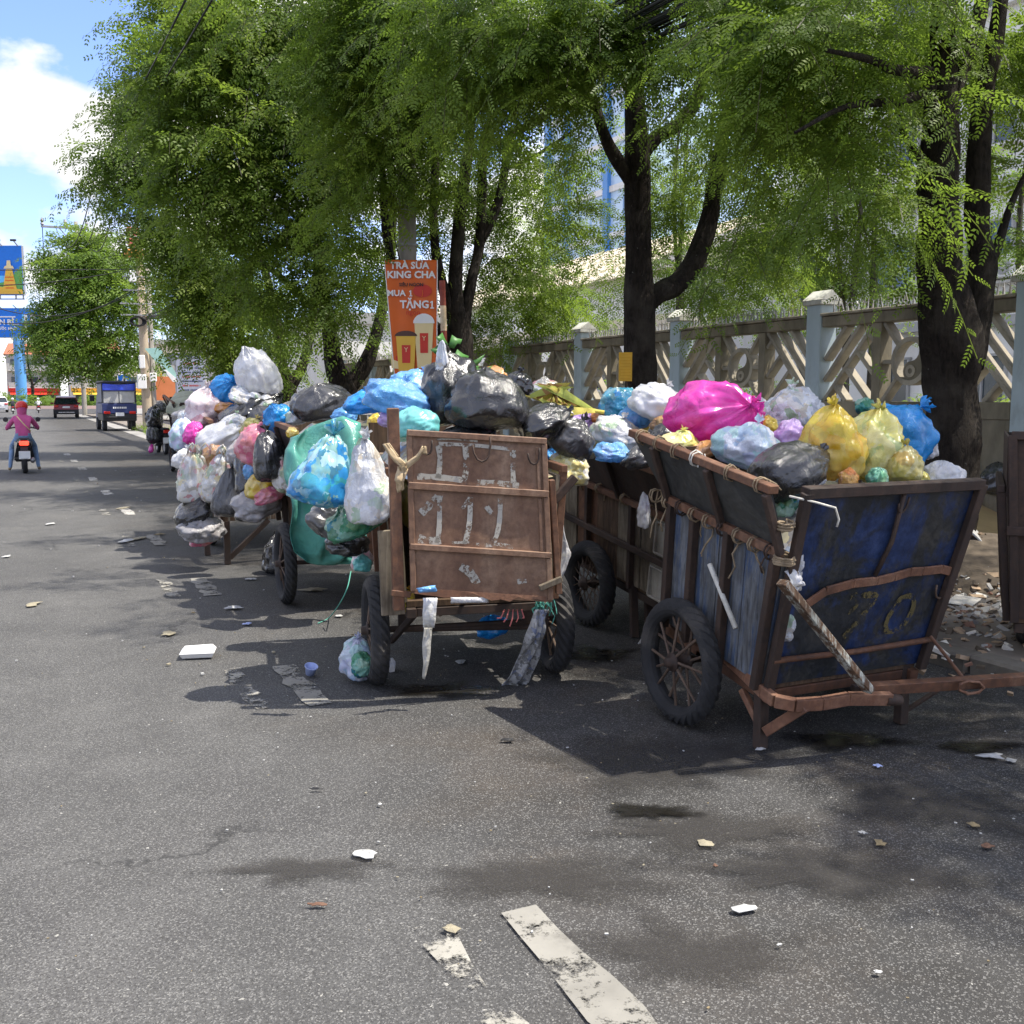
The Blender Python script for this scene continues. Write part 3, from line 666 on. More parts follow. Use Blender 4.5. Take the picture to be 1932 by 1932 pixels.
def blob(u, v, Y, rp, n, asp=1.0, deep=1.0):
    p = atY(u, v, Y); r_ = max(.3 * rp * mpp(p), rp * mpp(p) - (.30 if Y < 14 else .30)); return (p.x, p.y, p.z, r_, r_ * deep, r_ * asp, n)
def dense(cl, f): return [c[:6] + (int(c[6] * f),) for c in cl]
def tree(label, loc, group='street trees along the pavement'):
    return empty('street_tree', (0, 0, 0), label=label, cat='tree', group=group)

# the tree with twin trunks behind the blue cart
Y1 = 6.5
t1 = tree('dark twin trunked tree standing behind the blue cart and its yellow bags', None)
p = atY(1792, 700, Y1)
limb('trunk', t1, [(p.x, Y1, .05, .34), (p.x - .02, Y1, .3, .26)] + pxl(Y1, (1795, 860, 52), (1796, 740, 50), (1793, 640, 52), (1775, 540, 44), (1770, 430, 38), (1772, 320, 37), (1776, 200, 30), (1780, 80, 25), (1790, -80, 22), (1805, -300, 14)), n=18, rough=.2, sub=6)
limb('branch', t1, pxl(Y1, (1815, 690, 40), (1838, 600, 32), (1856, 510, 27), (1843, 420, 24), (1846, 300, 20), (1858, 180, 18), (1880, 60, 15), (1905, -100, 12), (1960, -300, 7)), n=12, rough=.18)
limb('branch', t1, pxl(Y1, (1775, 215, 22), (1820, 120, 17), (1850, 20, 14), (1870, -120, 10)), rough=.15)
limb('branch', t1, pxl(Y1, (1770, 345, 14), (1735, 300, 9), (1700, 240, 6), (1690, 180, 4)))
limb('branch', t1, pxl(Y1, (1765, 140, 14), (1690, 132, 10, -.3), (1640, 112, 7, -.6), (1560, 95, 4, -1)))
limb('branch', t1, pxl(Y1, (1762, 165, 12), (1700, 190, 9, -.2), (1600, 200, 6, -.6), (1500, 250, 3, -.9)))
limb('branch', t1, pxl(Y1, (1853, 520, 12), (1880, 470, 9), (1910, 380, 6), (1950, 300, 4)))
c1 = [blob(*a) for a in ((1560, 60, 6.2, 120, 120), (1690, 40, 6.8, 110, 100), (1820, 40, 7.4, 110, 90), (1470, 60, 7.0, 90, 80), (1480, 170, 7.2, 80, 60), (1920, 60, 6.4, 110, 90), (1540, 190, 6.3, 100, 60), (1640, 200, 6.6, 90, 80), (1560, 330, 6.4, 90, 40, .9), (1640, 380, 6.2, 70, 26, .9), (1690, 290, 7.2, 60, 34),
      (1890, 170, 7.2, 80, 50), (1800, 130, 7.4, 70, 40), (1925, 330, 6.6, 70, 36), (1590, 440, 6.8, 65, 22, .8), (1900, 440, 6.4, 50, 20), (1500, 430, 7.4, 60, 24, .9), (1750, 60, 7.3, 60, 20))]
c1 += [(6.2, 5.0, 6.0, 2.2, 2.2, 1.0, 150), (8.6, 7.5, 6.5, 2.2, 2.2, 1.4, 140), (5.6, 7.0, 6.6, 2.0, 2.0, 1.0, 110), (7.2, 6.0, 8.0, 2.6, 2.6, 1.2, 110)]
leaf_cloud('crown', t1, M['leaf'], dense(c1, .62), 6, .27, (.070, .027), .66, 13, 11, droop=.6, axis=(7.2, 6.5))

# a neighbour whose trunk stands out of the picture, near the camera: its crown hangs in over the blue cart
t0 = tree('street tree beside the open right hand cart, its crown reaching over the pavement', None)
t0['label'] = 'tree at the near end of the row, only its hanging sprays showing'
limb('trunk', t0, [(7.3, .7, .05, .34), (7.3, .7, .5, .27), (7.25, .75, 1.6, .24), (7.1, .9, 2.8, .21), (6.9, 1.2, 4.2, .16), (6.6, 1.6, 6.0, .1)], n=14, rough=.18)
limb('branch', t0, [(7.1, .9, 2.9, .13), (6.8, 1.7, 3.8, .1), (6.5, 2.6, 4.6, .07), (6.1, 3.5, 5.2, .03)])
limb('branch', t0, [(7.0, 1.0, 3.2, .12), (7.4, .5, 4.4, .09), (8.0, .0, 5.4, .05)])
leaf_cloud('crown', t0, M['leaf'], [(6.9, 1.9, 5.4, 1.5, 1.6, .9, 230), (7.9, 2.8, 5.8, 1.6, 1.7, 1.0, 200), (8.0, .2, 5.6, 1.7, 1.7, 1.0, 150), (7.4, 1.4, 6.9, 1.9, 2.0, 1.0, 180), (6.2, 3.4, 5.8, 1.0, 1.1, .6, 90)], 6, .27, (.070, .027), .66, 12, 21, axis=(7.3, .7))

# the tree with the long side limb above the pink bag
Y2 = 11.0
t2 = tree('dark trunked tree with a long curved side limb beside the small yellow notice', None)
p = atY(1210, 740, Y2)
limb('trunk', t2, [(p.x, Y2, .05, .30), (p.x, Y2, .4, .23)] + pxl(Y2, (1209, 760, 31), (1208, 640, 29), (1205, 540, 29), (1204, 430, 25), (1203, 330, 26), (1199, 230, 21), (1198, 120, 18), (1194, 0, 16), (1190, -160, 12), (1186, -340, 7)), n=16, rough=.14)
limb('branch', t2, pxl(Y2, (1210, 580, 20), (1238, 556, 20), (1292, 523, 21), (1329, 444, 18), (1353, 327, 15), (1367, 233, 12), (1385, 150, 9), (1400, 20, 7), (1420, -150, 4)), rough=.14)
limb('branch', t2, pxl(Y2, (1195, 350, 13), (1170, 310, 13), (1143, 262, 11), (1119, 187, 9), (1098, 120, 7), (1080, 0, 4)), M['bark'])
limb('branch', t2, pxl(Y2, (1210, 290, 15), (1240, 258, 13), (1273, 240, 12), (1311, 196, 11), (1330, 126, 10), (1353, 70, 8), (1390, -60, 5)))
limb('branch', t2, pxl(Y2, (1198, 110, 11), (1150, 60, 8), (1080, 30, 5), (1000, 40, 3)))
limb('branch', t2, pxl(Y2, (1196, 60, 10), (1260, 0, 8), (1340, -60, 5)))
c2 = [blob(*a) for a in ((1110, 300, 12.6, 60, 30), (1060, 400, 13.0, 50, 24), (1140, 420, 12.6, 36, 12), (870, 20, 10.8, 90, 80), (1060, 110, 10.4, 80, 60), (1180, 120, 9.6, 70, 44), (1480, 30, 9.6, 90, 80), (1000, 60, 10.2, 110, 110), (1120, 40, 9.6, 110, 105), (1240, 40, 9.6, 110, 100), (1370, 40, 10.0, 110, 105), (930, 150, 10.6, 95, 85), (1010, 180, 10.2, 80, 50), (1330, 130, 9.5, 85, 60), (1430, 130, 9.8, 90, 80), (1390, 240, 10.4, 80, 60, 1.1),
      (1400, 360, 10.8, 70, 62, 1.2), (1300, 330, 11.6, 60, 48, 1.1), (1420, 480, 11.2, 65, 52, .9), (1130, 330, 11.6, 40, 14, 1.3), (1260, 420, 11.8, 50, 30, 1.2), (1480, 250, 11.0, 80, 52), (1240, 540, 11.2, 35, 12), (1360, 570, 11.6, 40, 10, .7), (1090, 480, 12.2, 45, 20, 1.0), (1480, 510, 11.6, 60, 30, .8))]
c2 += [(6.8, 10.5, 8.0, 2.6, 2.4, 1.3, 170), (5.4, 9.5, 7.2, 1.8, 1.8, 1.0, 110), (8.4, 12, 7.5, 2.2, 2.2, 1.3, 110)]
leaf_cloud('crown', t2, M['leaf'], dense(c2, .82), 5, .28, (.080, .032), .70, 12, 31, droop=.6, axis=(7.0, 11))

# the many stemmed tree behind the orange banner
Y4 = 16.6
t4 = tree('many stemmed tree right behind the orange drink banner', None)
p = atY(868, 640, Y4)
limb('trunk', t4, [(p.x, Y4, .05, .34), (p.x, Y4, .6, .26)] + pxl(Y4, (868, 640, 24), (858, 560, 15), (866, 430, 12), (877, 330, 11), (886, 250, 9), (880, 120, 7), (870, -40, 5)), n=14)
limb('branch', t4, pxl(Y4, (872, 620, 14), (890, 530, 10), (907, 440, 10), (911, 293, 9), (930, 200, 7), (950, 60, 5)))
limb('branch', t4, pxl(Y4, (905, 460, 9), (937, 390, 9), (951, 330, 8), (962, 262, 8), (990, 240, 8), (1021, 222, 7), (1052, 170, 5), (1090, 90, 3)))
limb('branch', t4, pxl(Y4, (950, 320, 4), (1000, 300, 4), (1050, 268, 3), (1105, 232, 2)))
limb('branch', t4, pxl(Y4, (852, 600, 12), (822, 480, 9), (818, 380, 8), (822, 260, 7), (800, 130, 5)))
limb('branch', t4, pxl(Y4, (850, 640, 12), (760, 560, 9), (730, 440, 8), (720, 300, 6)))
c4 = [blob(*a) for a in ((690, 20, 15.6, 100, 110), (680, 120, 15.8, 90, 100), (960, 60, 15.4, 90, 90), (760, 60, 15.5, 110, 150), (880, 60, 15.2, 100, 130), (820, 170, 15.2, 95, 120), (740, 200, 15.6, 100, 130), (770, 320, 16.0, 75, 80, 1.1), (900, 250, 15.8, 60, 34), (700, 330, 16.2, 85, 90), (860, 340, 17.0, 50, 30), (980, 330, 17.4, 75, 60, 1.1), (1000, 430, 17.6, 85, 70),
      (930, 480, 17.4, 70, 60), (890, 590, 17.6, 60, 42), (960, 570, 17.8, 80, 60, .9), (810, 420, 17.2, 45, 24), (700, 480, 17, 70, 60), (1040, 200, 16.6, 60, 30), (1060, 530, 17.4, 50, 30))]
c4 += [(7, 16.5, 9, 3, 2.6, 1.4, 160), (5.0, 15.5, 8, 2, 2, 1.2, 120)]
leaf_cloud('crown', t4, M['leaf'], dense(c4, 1.05), 4, .30, (.095, .042), .78, 12, 41, droop=.6, axis=(7.0, 16.6))

# forked tree and its neighbours farther on: the big soft mass over the road
Y3 = 23.0
t3 = tree('forked tree with a pale gap in its fork beyond the orange banner', None)
p = atY(650, 740, Y3)
limb('trunk', t3, [(p.x, Y3, .05, .48), (p.x, Y3, .5, .38)] + pxl(Y3, (647, 735, 25), (632, 690, 19), (618, 600, 13), (600, 480, 11), (590, 350, 8), (570, 150, 5)), n=14)
limb('branch', t3, pxl(Y3, (652, 735, 17), (690, 688, 15), (712, 620, 11), (735, 500, 9), (740, 350, 7), (720, 150, 4)))
limb('branch', t3, pxl(Y3, (622, 620, 9), (570, 560, 7), (500, 500, 5), (430, 470, 3)))
limb('branch', t3, pxl(Y3, (600, 480, 8), (540, 420, 6), (470, 330, 4), (400, 280, 2)))
c3 = [blob(*a) for a in ((470, 10, 21, 100, 120), (740, 120, 21, 100, 110), (760, 260, 21.5, 90, 80), (700, 20, 21, 100, 110), (560, 40, 21, 120, 200), (660, 100, 21, 110, 170), (470, 110, 21, 110, 180), (560, 180, 20.6, 110, 170), (650, 250, 21, 100, 130), (450, 240, 20.6, 110, 170), (380, 150, 21.4, 90, 120), (540, 310, 20.6, 110, 160), (420, 360, 21, 100, 140), (360, 290, 21.6, 90, 115), (520, 430, 21, 100, 130),
      (620, 400, 21.4, 90, 100), (640, 520, 22, 80, 80), (560, 540, 21.6, 80, 85))]
leaf_cloud('crown', t3, M['leaf'], dense(c3, 1.1), 3, .34, (.13, .062), .9, 11, 51, droop=.65, axis=(6.8, 23))
Y5 = 29.5
t5 = tree('leaning dark tree behind the white sack, beyond the forked one', None)
p = atY(545, 745, Y5)
limb('trunk', t5, [(p.x, Y5, .05, .42), (p.x, Y5, .6, .30)] + pxl(Y5, (543, 738, 17), (532, 690, 11), (520, 600, 9), (490, 470, 7), (450, 330, 5)), n=12)
limb('branch', t5, pxl(Y5, (547, 735, 11), (572, 685, 9), (590, 600, 8), (600, 450, 6)))
limb('branch', t5, pxl(Y5, (524, 630, 7), (470, 560, 5), (390, 500, 3)))
c5 = [blob(*a) for a in ((270, 230, 28, 40, 26, .6), (240, 330, 28, 34, 16, .6), (330, 160, 28, 70, 60), (440, 180, 28, 80, 70), (250, 400, 28.4, 36, 18, .6), (400, 40, 28, 95, 110), (340, 90, 28.5, 70, 70), (300, 190, 28.6, 70, 80), (330, 250, 28, 80, 100), (280, 310, 28.6, 60, 62), (312, 385, 28, 66, 90), (380, 450, 27.4, 90, 125), (385, 520, 28.5, 68, 95), (420, 560, 27.6, 85, 110), (410, 600, 28.6, 55, 60), (480, 590, 28, 80, 90), (470, 650, 29, 50, 45), (500, 690, 29.6, 50, 34, .7), (250, 285, 28, 45, 22, .5), (200, 280, 27.6, 30, 7, .5), (340, 20, 28, 55, 30))]
leaf_cloud('crown', t5, M['leaf'], dense(c5, 1.25), 3, .38, (.15, .072), 1.0, 10, 61, droop=.6, axis=(6.9, 29.5))
Y6 = 37.0
t6 = tree('tree growing behind the white notice board on the pavement', None)
limb('trunk', t6, [(6.6, 37, .05, .36), (6.6, 37, .8, .27), (6.5, 36.9, 2.2, .22), (6.3, 36.8, 4, .17), (5.8, 36.5, 6.5, .10), (5.4, 36, 9, .05)], n=12)
limb('branch', t6, [(6.5, 36.9, 2.4, .16), (7.2, 37.2, 4.2, .12), (7.6, 37.5, 6.5, .07)])
c6 = [blob(*a) for a in ((370, 470, 35, 50, 60), (400, 560, 35, 45, 50), (440, 640, 36, 40, 34), (440, 560, 36, 70, 70), (380, 500, 36, 60, 60))]
leaf_cloud('crown', t6, M['leaf'], dense(c6, 1.5), 3, .40, (.16, .08), 1.0, 9, 71, axis=(6.6, 37))
# the rounded tree over the parked truck
Y7 = 84.0
t7 = empty('street_tree', label='rounded bright green tree reaching over the parked blue truck', cat='tree', group='street trees along the pavement')
p = atY(205, 700, Y7)
limb('trunk', t7, [(p.x, Y7, .0, .5), (p.x, Y7, 1.4, .36), (p.x - .2, Y7, 4, .28), (p.x - .8, Y7, 8, .14), (p.x - 1.4, Y7, 12, .06)], n=10)
limb('branch', t7, [(p.x, Y7, 3.0, .2), (p.x + 1.4, Y7, 5.5, .13), (p.x + 2.2, Y7, 9, .05)])
c7 = [blob(*a) for a in ((160, 490, 82, 50, 130), (210, 500, 82, 50, 120), (120, 500, 83, 26, 45), (130, 560, 82, 46, 120), (190, 570, 81, 60, 160), (245, 560, 83, 44, 100), (262, 600, 83, 26, 34), (255, 510, 83, 26, 34), (110, 620, 82, 34, 80), (160, 640, 81, 52, 130), (220, 640, 82, 50, 120), (100, 650, 83, 22, 40), (180, 685, 82, 40, 40, .5), (240, 680, 83, 30, 36, .6), (90, 600, 83, 14, 14, .6), (120, 450, 83, 18, 12, .6), (170, 460, 83, 36, 60), (135, 690, 83, 25, 30, .6), (105, 490, 83, 14, 10, .6))]
leaf_cloud('crown', t7, M['leaf_lit'], dense(c7, 1.5), 2, .75, (.36, .17), 1.5, 8, 81, axis=(8, 84), tint=(.1, 1))

# slender sunlit trees in the yard behind the fence
def yard_tree(label, base, h, clusters, seed, n_st=2):
    t = empty('yard_tree', label=label, cat='tree', group='slender trees in the yard behind the fence')
    rnd = random.Random(seed)
    for k in range(n_st):
        x, y = base[0] + rnd.uniform(-.25, .25), base[1] + rnd.uniform(-.25, .25)
        limb('trunk' if k == 0 else 'branch', t, [(x, y, .02, .07), (x + rnd.uniform(-.1, .1), y, h * .3, .055), (x + rnd.uniform(-.3, .3), y + rnd.uniform(-.3, .3), h * .65, .04), (x + rnd.uniform(-.5, .5), y + rnd.uniform(-.5, .5), h, .015)], M['bark_pale'], n=7, rough=.1)
    leaf_cloud('crown', t, M['leaf_lit'], clusters, 3, .22, (.085, .036), .6, 9, seed, droop=.45)
yard_tree('slender yellow green tree behind the fence, between the low hall and the banner tree', (13.6, 26.5), 7.5, [blob(*a) for a in ((1010, 520, 26, 55, 70), (1040, 590, 26, 50, 60), (960, 540, 27, 50, 60), (1000, 440, 27, 55, 60), (1080, 560, 26, 40, 40), (930, 600, 27, 40, 40), (1120, 610, 25, 30, 26))], 91)
yard_tree('bushy sunlit tree behind the fence, seen under the long curved limb', (13.0, 18.5), 8, [blob(*a) for a in ((1240, 500, 18.5, 50, 60), (1130, 570, 20, 45, 45), (1180, 520, 19.5, 40, 34), (1290, 420, 18.5, 60, 90), (1330, 520, 18.5, 55, 80), (1280, 560, 19, 45, 50), (1400, 560, 18, 50, 70), (1440, 480, 18, 55, 75), (1250, 330, 19.5, 50, 60), (1330, 240, 19, 60, 70), (1450, 380, 18, 45, 50), (1490, 590, 17, 45, 50))], 101, 3)
yard_tree('leafy tree behind the fence, beside the dark twin trunk', (12.6, 13.2), 7, [blob(*a) for a in ((1600, 500, 13.5, 75, 85), (1660, 560, 13, 60, 60), (1560, 560, 14, 60, 60), (1690, 470, 13, 50, 50), (1620, 400, 13.5, 65, 70), (1530, 350, 14.5, 60, 60), (1680, 350, 13, 50, 50), (1590, 250, 14, 70, 70))], 111, 3)
yard_tree('thin tree behind the fence, right of the twin trunk by the white block', (13.0, 10.0), 6.5, [blob(*a) for a in ((1910, 480, 10.3, 55, 42), (1930, 560, 10.0, 40, 26), (1900, 330, 10.5, 50, 36))], 121, 2)
for _o in bpy.data.objects:
    if _o.get('label', '').endswith('right of the twin trunk by the white block'): _o['label'] = 'thin tree behind the fence, in front of the tall white block'
_hg = []
for i in range(14): _hg.append((10.4 + (i % 3) * .35, 4.5 + i * 2.0, 1.05, .7, 1.2, .75, 85))
tag(leaf_cloud('hedge', None, M['leaf_lit'], _hg, 2, .16, (.08, .04), .4, 8, 131, droop=.3), 'low sunlit yellow green hedge seen through the lattice of the fence', 'hedge')
# ------------------------------------------------------------------ refuse carts
_wheel_cache = {}
def wheel(parent, loc, r=.31, tw=.048, spokes=12, spoke_r=.006, rim_mat='rust', rot=(0, 0, 0), name='wheel'):
    """a wheel about the local X axis: tyre with lugs, rim, hub and spokes as sub-parts"""
    w = empty(name, loc, rot, parent); key = (r, tw, spokes, spoke_r)
    if key not in _wheel_cache:
        n, k = 64, 14; mb = MB(); rm = r - tw
        for i in range(n):
            th = 2 * math.pi * i / n
            for j in range(k):
                a = 2 * math.pi * j / k; rr_ = rm + tw * math.cos(a) * (.98); x = tw * 1.02 * math.sin(a)
                out = math.cos(a)
                if out > .15: rr_ -= .013 * ((i + (j % 2)) % 2) * (1 if out < .97 else .5)
                mb.v.append((x, rr_ * math.cos(th), rr_ * math.sin(th)))
        for i in range(n):
            for j in range(k): mb.f.append((i * k + j, ((i + 1) % n) * k + j, ((i + 1) % n) * k + (j + 1) % k, i * k + (j + 1) % k)); mb.m.append(0)
        tyre = mb.mesh('tyre')
        ri = r - tw * 1.75
        rim = MB().lathe([(ri + .012, -tw * .55), (ri + .022, -tw * .62), (ri, -tw * .35), (ri - .01, 0), (ri, tw * .35), (ri + .022, tw * .62), (ri + .012, tw * .55), (ri + .004, tw * .2), (ri + .004, -tw * .2)], 'x', 44, close=True).mesh('rim', True)
        hub = MB().lathe([(.0, -.075), (.022, -.075), (.024, -.05), (.046, -.045), (.046, -.035), (.026, -.03), (.026, .03), (.046, .035), (.046, .045), (.024, .05), (.022, .075), (0, .075)], 'x', 16).mesh('hub', True)
        sp = []
        for i in range(spokes):
            th = 2 * math.pi * i / spokes; off = (.22 if i % 2 else -.22) if spokes < 20 else (.5 if (i // 2) % 2 else -.5)
            sx = .038 * (1 if i % 2 else -1)
            a = (sx, .03 * math.cos(th + off), .03 * math.sin(th + off)); b = (sx * .2, (ri + .004) * math.cos(th), (ri + .004) * math.sin(th))
            sp.append(MB().tube([a, b], spoke_r, 6).mesh('spoke'))
        _wheel_cache[key] = (tyre, rim, hub, sp)
    tyre, rim, hub, sp = _wheel_cache[key]
    def sub(nm, me, mt):
        o = bpy.data.objects.new(nm, me); place(o, w)
        if not me.materials: me.materials.append(mt)
        return o
    sub('tyre', tyre, M['tyre']); sub('rim', rim, M[rim_mat]); sub('hub', hub, M['rust_dark'])
    for s_ in sp: sub('spoke', s_, M['spoke'])
    return w

def wrap(parent, p, r=.03, turns=3, axis=(0, 0, 1), mat='rope', seed=0, tail=.1, name='rope_tie', tr=.006):
    """a few turns of old cord round a bar with a hanging end"""
    rnd = random.Random(seed); p = Vector(p); a = Vector(axis).normalized(); u = a.orthogonal().normalized(); v = a.cross(u); pts = []
    for i in range(turns * 8 + 1):
        th = 2 * math.pi * i / 8; pts.append(p + (u * math.cos(th) + v * math.sin(th)) * r * rnd.uniform(.95, 1.2) + a * (i / (turns * 8) - .5) * .035)
    q = pts[-1]
    for i in range(4): q = q + Vector((rnd.uniform(-.03, .03), rnd.uniform(-.03, .01), -tail / 4)); pts.append(q)
    return MB().tube(pts, tr, 5).build(name, M[mat], parent, smooth=True)

def box_cart(name, label, cat_group, loc, yaw, tilt, roll=0.0, y0=-.5, y1=.5, wb=.46, wt=.5, wf=.64, zb=.09, zf=.69, zt=.99, fl_out=.09, planks=4, plank_mat='blue_wood', post_mat='rust_dark', flare_mat='flare_grey',
             front_mat='blue_panel', back_mat='brown_wood', rim_mat='rust', frame_mat='rust', wheel_r=.305, wx=.55, tw=.046, spokes=12, spoke_r=.0065, wheel_rim='rust', legs=True, flares=True, seed=1, planks_over=None, frontless=False, fback=.0, fsides=(-1, 1)):
    rnd = random.Random(seed)
    root = empty(name, loc, (tilt, roll, yaw), label=label, cat='cart', group=cat_group)
    yf, yb = y0, y1; yft = y0 - fl_out                      # the front leans outwards
    # floor and the steel frame under it
    MB().box((0, (yf + yb) / 2, zb - .012), (2 * wb - .02, yb - yf - .02, .03)).build('floor', M['brown_wood'], root)
    for s in (-1, 1): MB().bar((s * (wb - .03), yf - .02, zb - .055), (s * (wb - .03), yb + .02, zb - .055), .05, .05).build('frame_bar', M[frame_mat], root)
    for y in (yf + .03, 0, yb - .03): MB().bar((-wb + .06, y, zb - .057), (wb - .06, y, zb - .057), .045, .045).build('cross_bar', M[frame_mat], root)
    MB().tube([(-wx - .06, 0, 0), (wx + .06, 0, 0)], .017, 8).build('axle', M['rust_dark'], root)
    for s in (-1, 1): MB().bar((s * (wb - .03), 0, .0), (s * (wb - .03), 0, zb - .05), .05, .04).build('axle_bracket', M['rust_dark'], root)
    for s in (-1, 1): wheel(root, (s * wx, 0, 0), wheel_r, tw, spokes, spoke_r, wheel_rim, rot=(rnd.uniform(0, 6), 0, 0))
    # planked sides, each board its own piece, posts outside, flared boards above
    for s in (-1, 1):
        for k in range(planks):
            a, b = yf + (yb - yf) * k / planks + .004, yf + (yb - yf) * (k + 1) / planks - .004; j = rnd.uniform(-.006, .006)
            pm_ = planks_over[k] if (planks_over and s < 0 and planks_over[k]) else plank_mat
            ya = a - (fl_out * (zf - zb) / (zt - zb) if k == 0 else 0)
            q = MB().slab((s * wb + j, a, zb), (s * wb + j, b, zb), (s * wt + j, b, zf), (s * wt + j, ya, zf), .02)
            q.build('side_plank', M[pm_], root)
        for k, y in enumerate([yf + .02] + [yf + (yb - yf) * t for t in (.38, .72)] + [yb - .02]):
            MB().bar((s * (wb + .035), y, zb - .02), (s * (wt + .035), y - (fl_out * .6 if k == 0 else 0), zf + .02), .04, .035, up=(0, 1, 0)).build('post', M[post_mat], root)
        MB().bar((s * (wt + .036), yf - fl_out * .7, zf + .03), (s * (wt + .036), yb + .02, zf + .03), .035, .04).build('side_rail', M[rim_mat], root)
        if flares and s in fsides:
            g = .035
            MB().sheet((s * (wt + .02), yft + g, zf + .05), (s * (wt + .02), yb + fback * .4, zf + .05), (s * wf, yb + .02 + fback, zt), (s * wf, yft + g - .02, zt), .010, .008, seed + s).build('flare_board', M[flare_mat], root, smooth=True)
            MB().bar((s * wf, yft + .0, zt + .012), (s * wf, yb + .03 + fback, zt + .012), .05, .035).build('flare_rim', M[rim_mat], root)
            for y in (yft + .02, (yf + yb) / 2 - .05, yb): MB().bar((s * (wt + .045), y, zf + .03), (s * (wf + .022), y, zt - .01), .03, .03, up=(0, 1, 0)).build('flare_stay', M[post_mat], root)
    # front and back
    if not frontless:
        MB().sheet((-wb + .012, yf, zb), (wb - .012, yf, zb), (wt - .0, yft, zt - .02), (-wt + .0, yft, zt - .02), .008, .005, seed).build('front_sheet', M[front_mat], root, smooth=True)
        MB().bar((-wt, yft - .014, zt), (wt, yft - .014, zt), .045, .05, up=(0, 1, 0)).build('front_rim', M[post_mat], root)
        for s in (-1, 1): MB().bar((s * (wb - .005), yf - .024, zb - .02), (s * (wt - .005), yft - .024, zt), .045, .032, up=(0, 1, 0)).build('front_post', M[post_mat], root)
    MB().slab((wb - .012, yb, zb), (-wb + .012, yb, zb), (-wt, yb + .04, zt - .02), (wt, yb + .04, zt - .02), .016).build('back_board', M[back_mat], root)
    return root

# --- the blue cart --------------------------------------------------------------------------------
TA = R(10.5); axA = Vector((3.31, 3.95, .305))
cartA = box_cart('garbage_cart', 'blue painted rusty cart marked 70 heaped with pink and yellow bags', 'steel refuse carts at the kerb', axA, 0, TA, y0=-.49, y1=.27, fback=.19, fsides=(-1,), wb=.455, wt=.50, wf=.645, wheel_r=.305, wx=.555, spokes=16, spoke_r=.007, seed=3)
bpy.context.view_layer.update(); MA = cartA.matrix_world.copy(); MAi = MA.inverted()
def LA(u, v, Y): return MAi @ atY(u, v, Y)
FA = Vector((0, -.49, .09)); FT = Vector((0, -.58, .97)); UA = (FT - FA).normalized(); NA = UA.cross(Vector((-1, 0, 0))).normalized()      # the front sheet's own axes
if NA.y > 0: NA = -NA
def onfront(x, h, d=.012): return Vector((x, 0, 0)) + FA + UA * h + NA * d
# rusty strap across the front, kinked
st = MB(); _sp2 = [(-.36, .40, .03), (-.27, .455, .03), (-.12, .475, .024), (.02, .475, .022), (.12, .485, .02), (.2, .505, .026), (.28, .50, .022), (.40, .50, .02), (.46, .485, .024)]
for (a, b) in zip(_sp2[:-1], _sp2[1:]): st.bar(onfront(a[0], a[1], a[2]), onfront(b[0], b[1], b[2]), .012, .042, up=UA)
tag(st.build('strap', M['rust_bright'], cartA), 'kinked rusty strap across the front')
MB().tube([onfront(.04, .88, .02), onfront(.045, .66, .02), (onfront(.0, .50, .02))], .011, 6).build('rebar', M['rust_dark'], cartA, smooth=True)
MB().tube([onfront(-.47, .14, .03), onfront(0, .13, .03), onfront(.45, .14, .03)], .014, 8).build('lower_bar', M['rust'], cartA, smooth=True)
def hook(par, p, s=.05, mat='rust_dark', right=Vector((1, 0, 0)), up=Vector((0, 0, 1)), r=.005):
    pts = [p + right * (-.5 * s * math.cos(a)) + up * (-.9 * s * math.sin(a)) for a in np.linspace(0, math.pi, 7)] + [p + right * .5 * s + up * .5 * s]
    return MB().tube(pts, r, 6).build('hook', M[mat], par, smooth=True)
hook(cartA, onfront(.045, .84, .025), .05, up=UA); hook(cartA, onfront(.44, .42, .02), .08, 'spoke', up=UA, r=.006)
# painted number: worn ochre strokes on the sheet
M['ochre'] = worn_paint('faded_ochre_paint', (.13, .105, .045), .50, 14); M['white_paint'] = worn_paint('worn_white_paint', (.52, .49, .42), .46, 16)
def stroke(par, pts, w, mat, origin, right, up, nrm, name='painted_number'):
    mb = MB(); P = smooth_path([(p[0], p[1]) for p in pts], 4)
    V = []
    for i, p in enumerate(P):
        t = P[min(i + 1, len(P) - 1)] - P[max(i - 1, 0)]; t = t / max(1e-6, np.linalg.norm(t)); n_ = np.array([-t[1], t[0]]); ww = w * (.85 + .3 * noise.noise((i * .5, pts[0][0] * 9, 0)))
        for sgn in (-1, 1): q = p + n_ * ww / 2 * sgn; V.append(origin + right * q[0] + up * q[1] + nrm)
    mb.add(V, [(2 * i, 2 * i + 1, 2 * i + 3, 2 * i + 2) for i in range(len(P) - 1)]); return mb.build(name, M[mat], par)
OA = onfront(0, 0, .0125); XR = Vector((1, 0, 0))
stroke(cartA, [(-.10, .40), (-.02, .405), (.05, .39), (.02, .33), (-.03, .26), (-.08, .20)], .036, 'ochre', OA, XR, UA, Vector()); stroke(cartA, [(.19, .33), (.16, .27), (.17, .21), (.22, .20), (.28, .24), (.30, .32), (.27, .37), (.21, .37), (.19, .33)], .034, 'ochre', OA, XR, UA, Vector())
stroke(cartA, [(-.08, .42), (-.05, .36), (-.09, .32)], .02, 'ochre', OA, XR, UA, Vector())
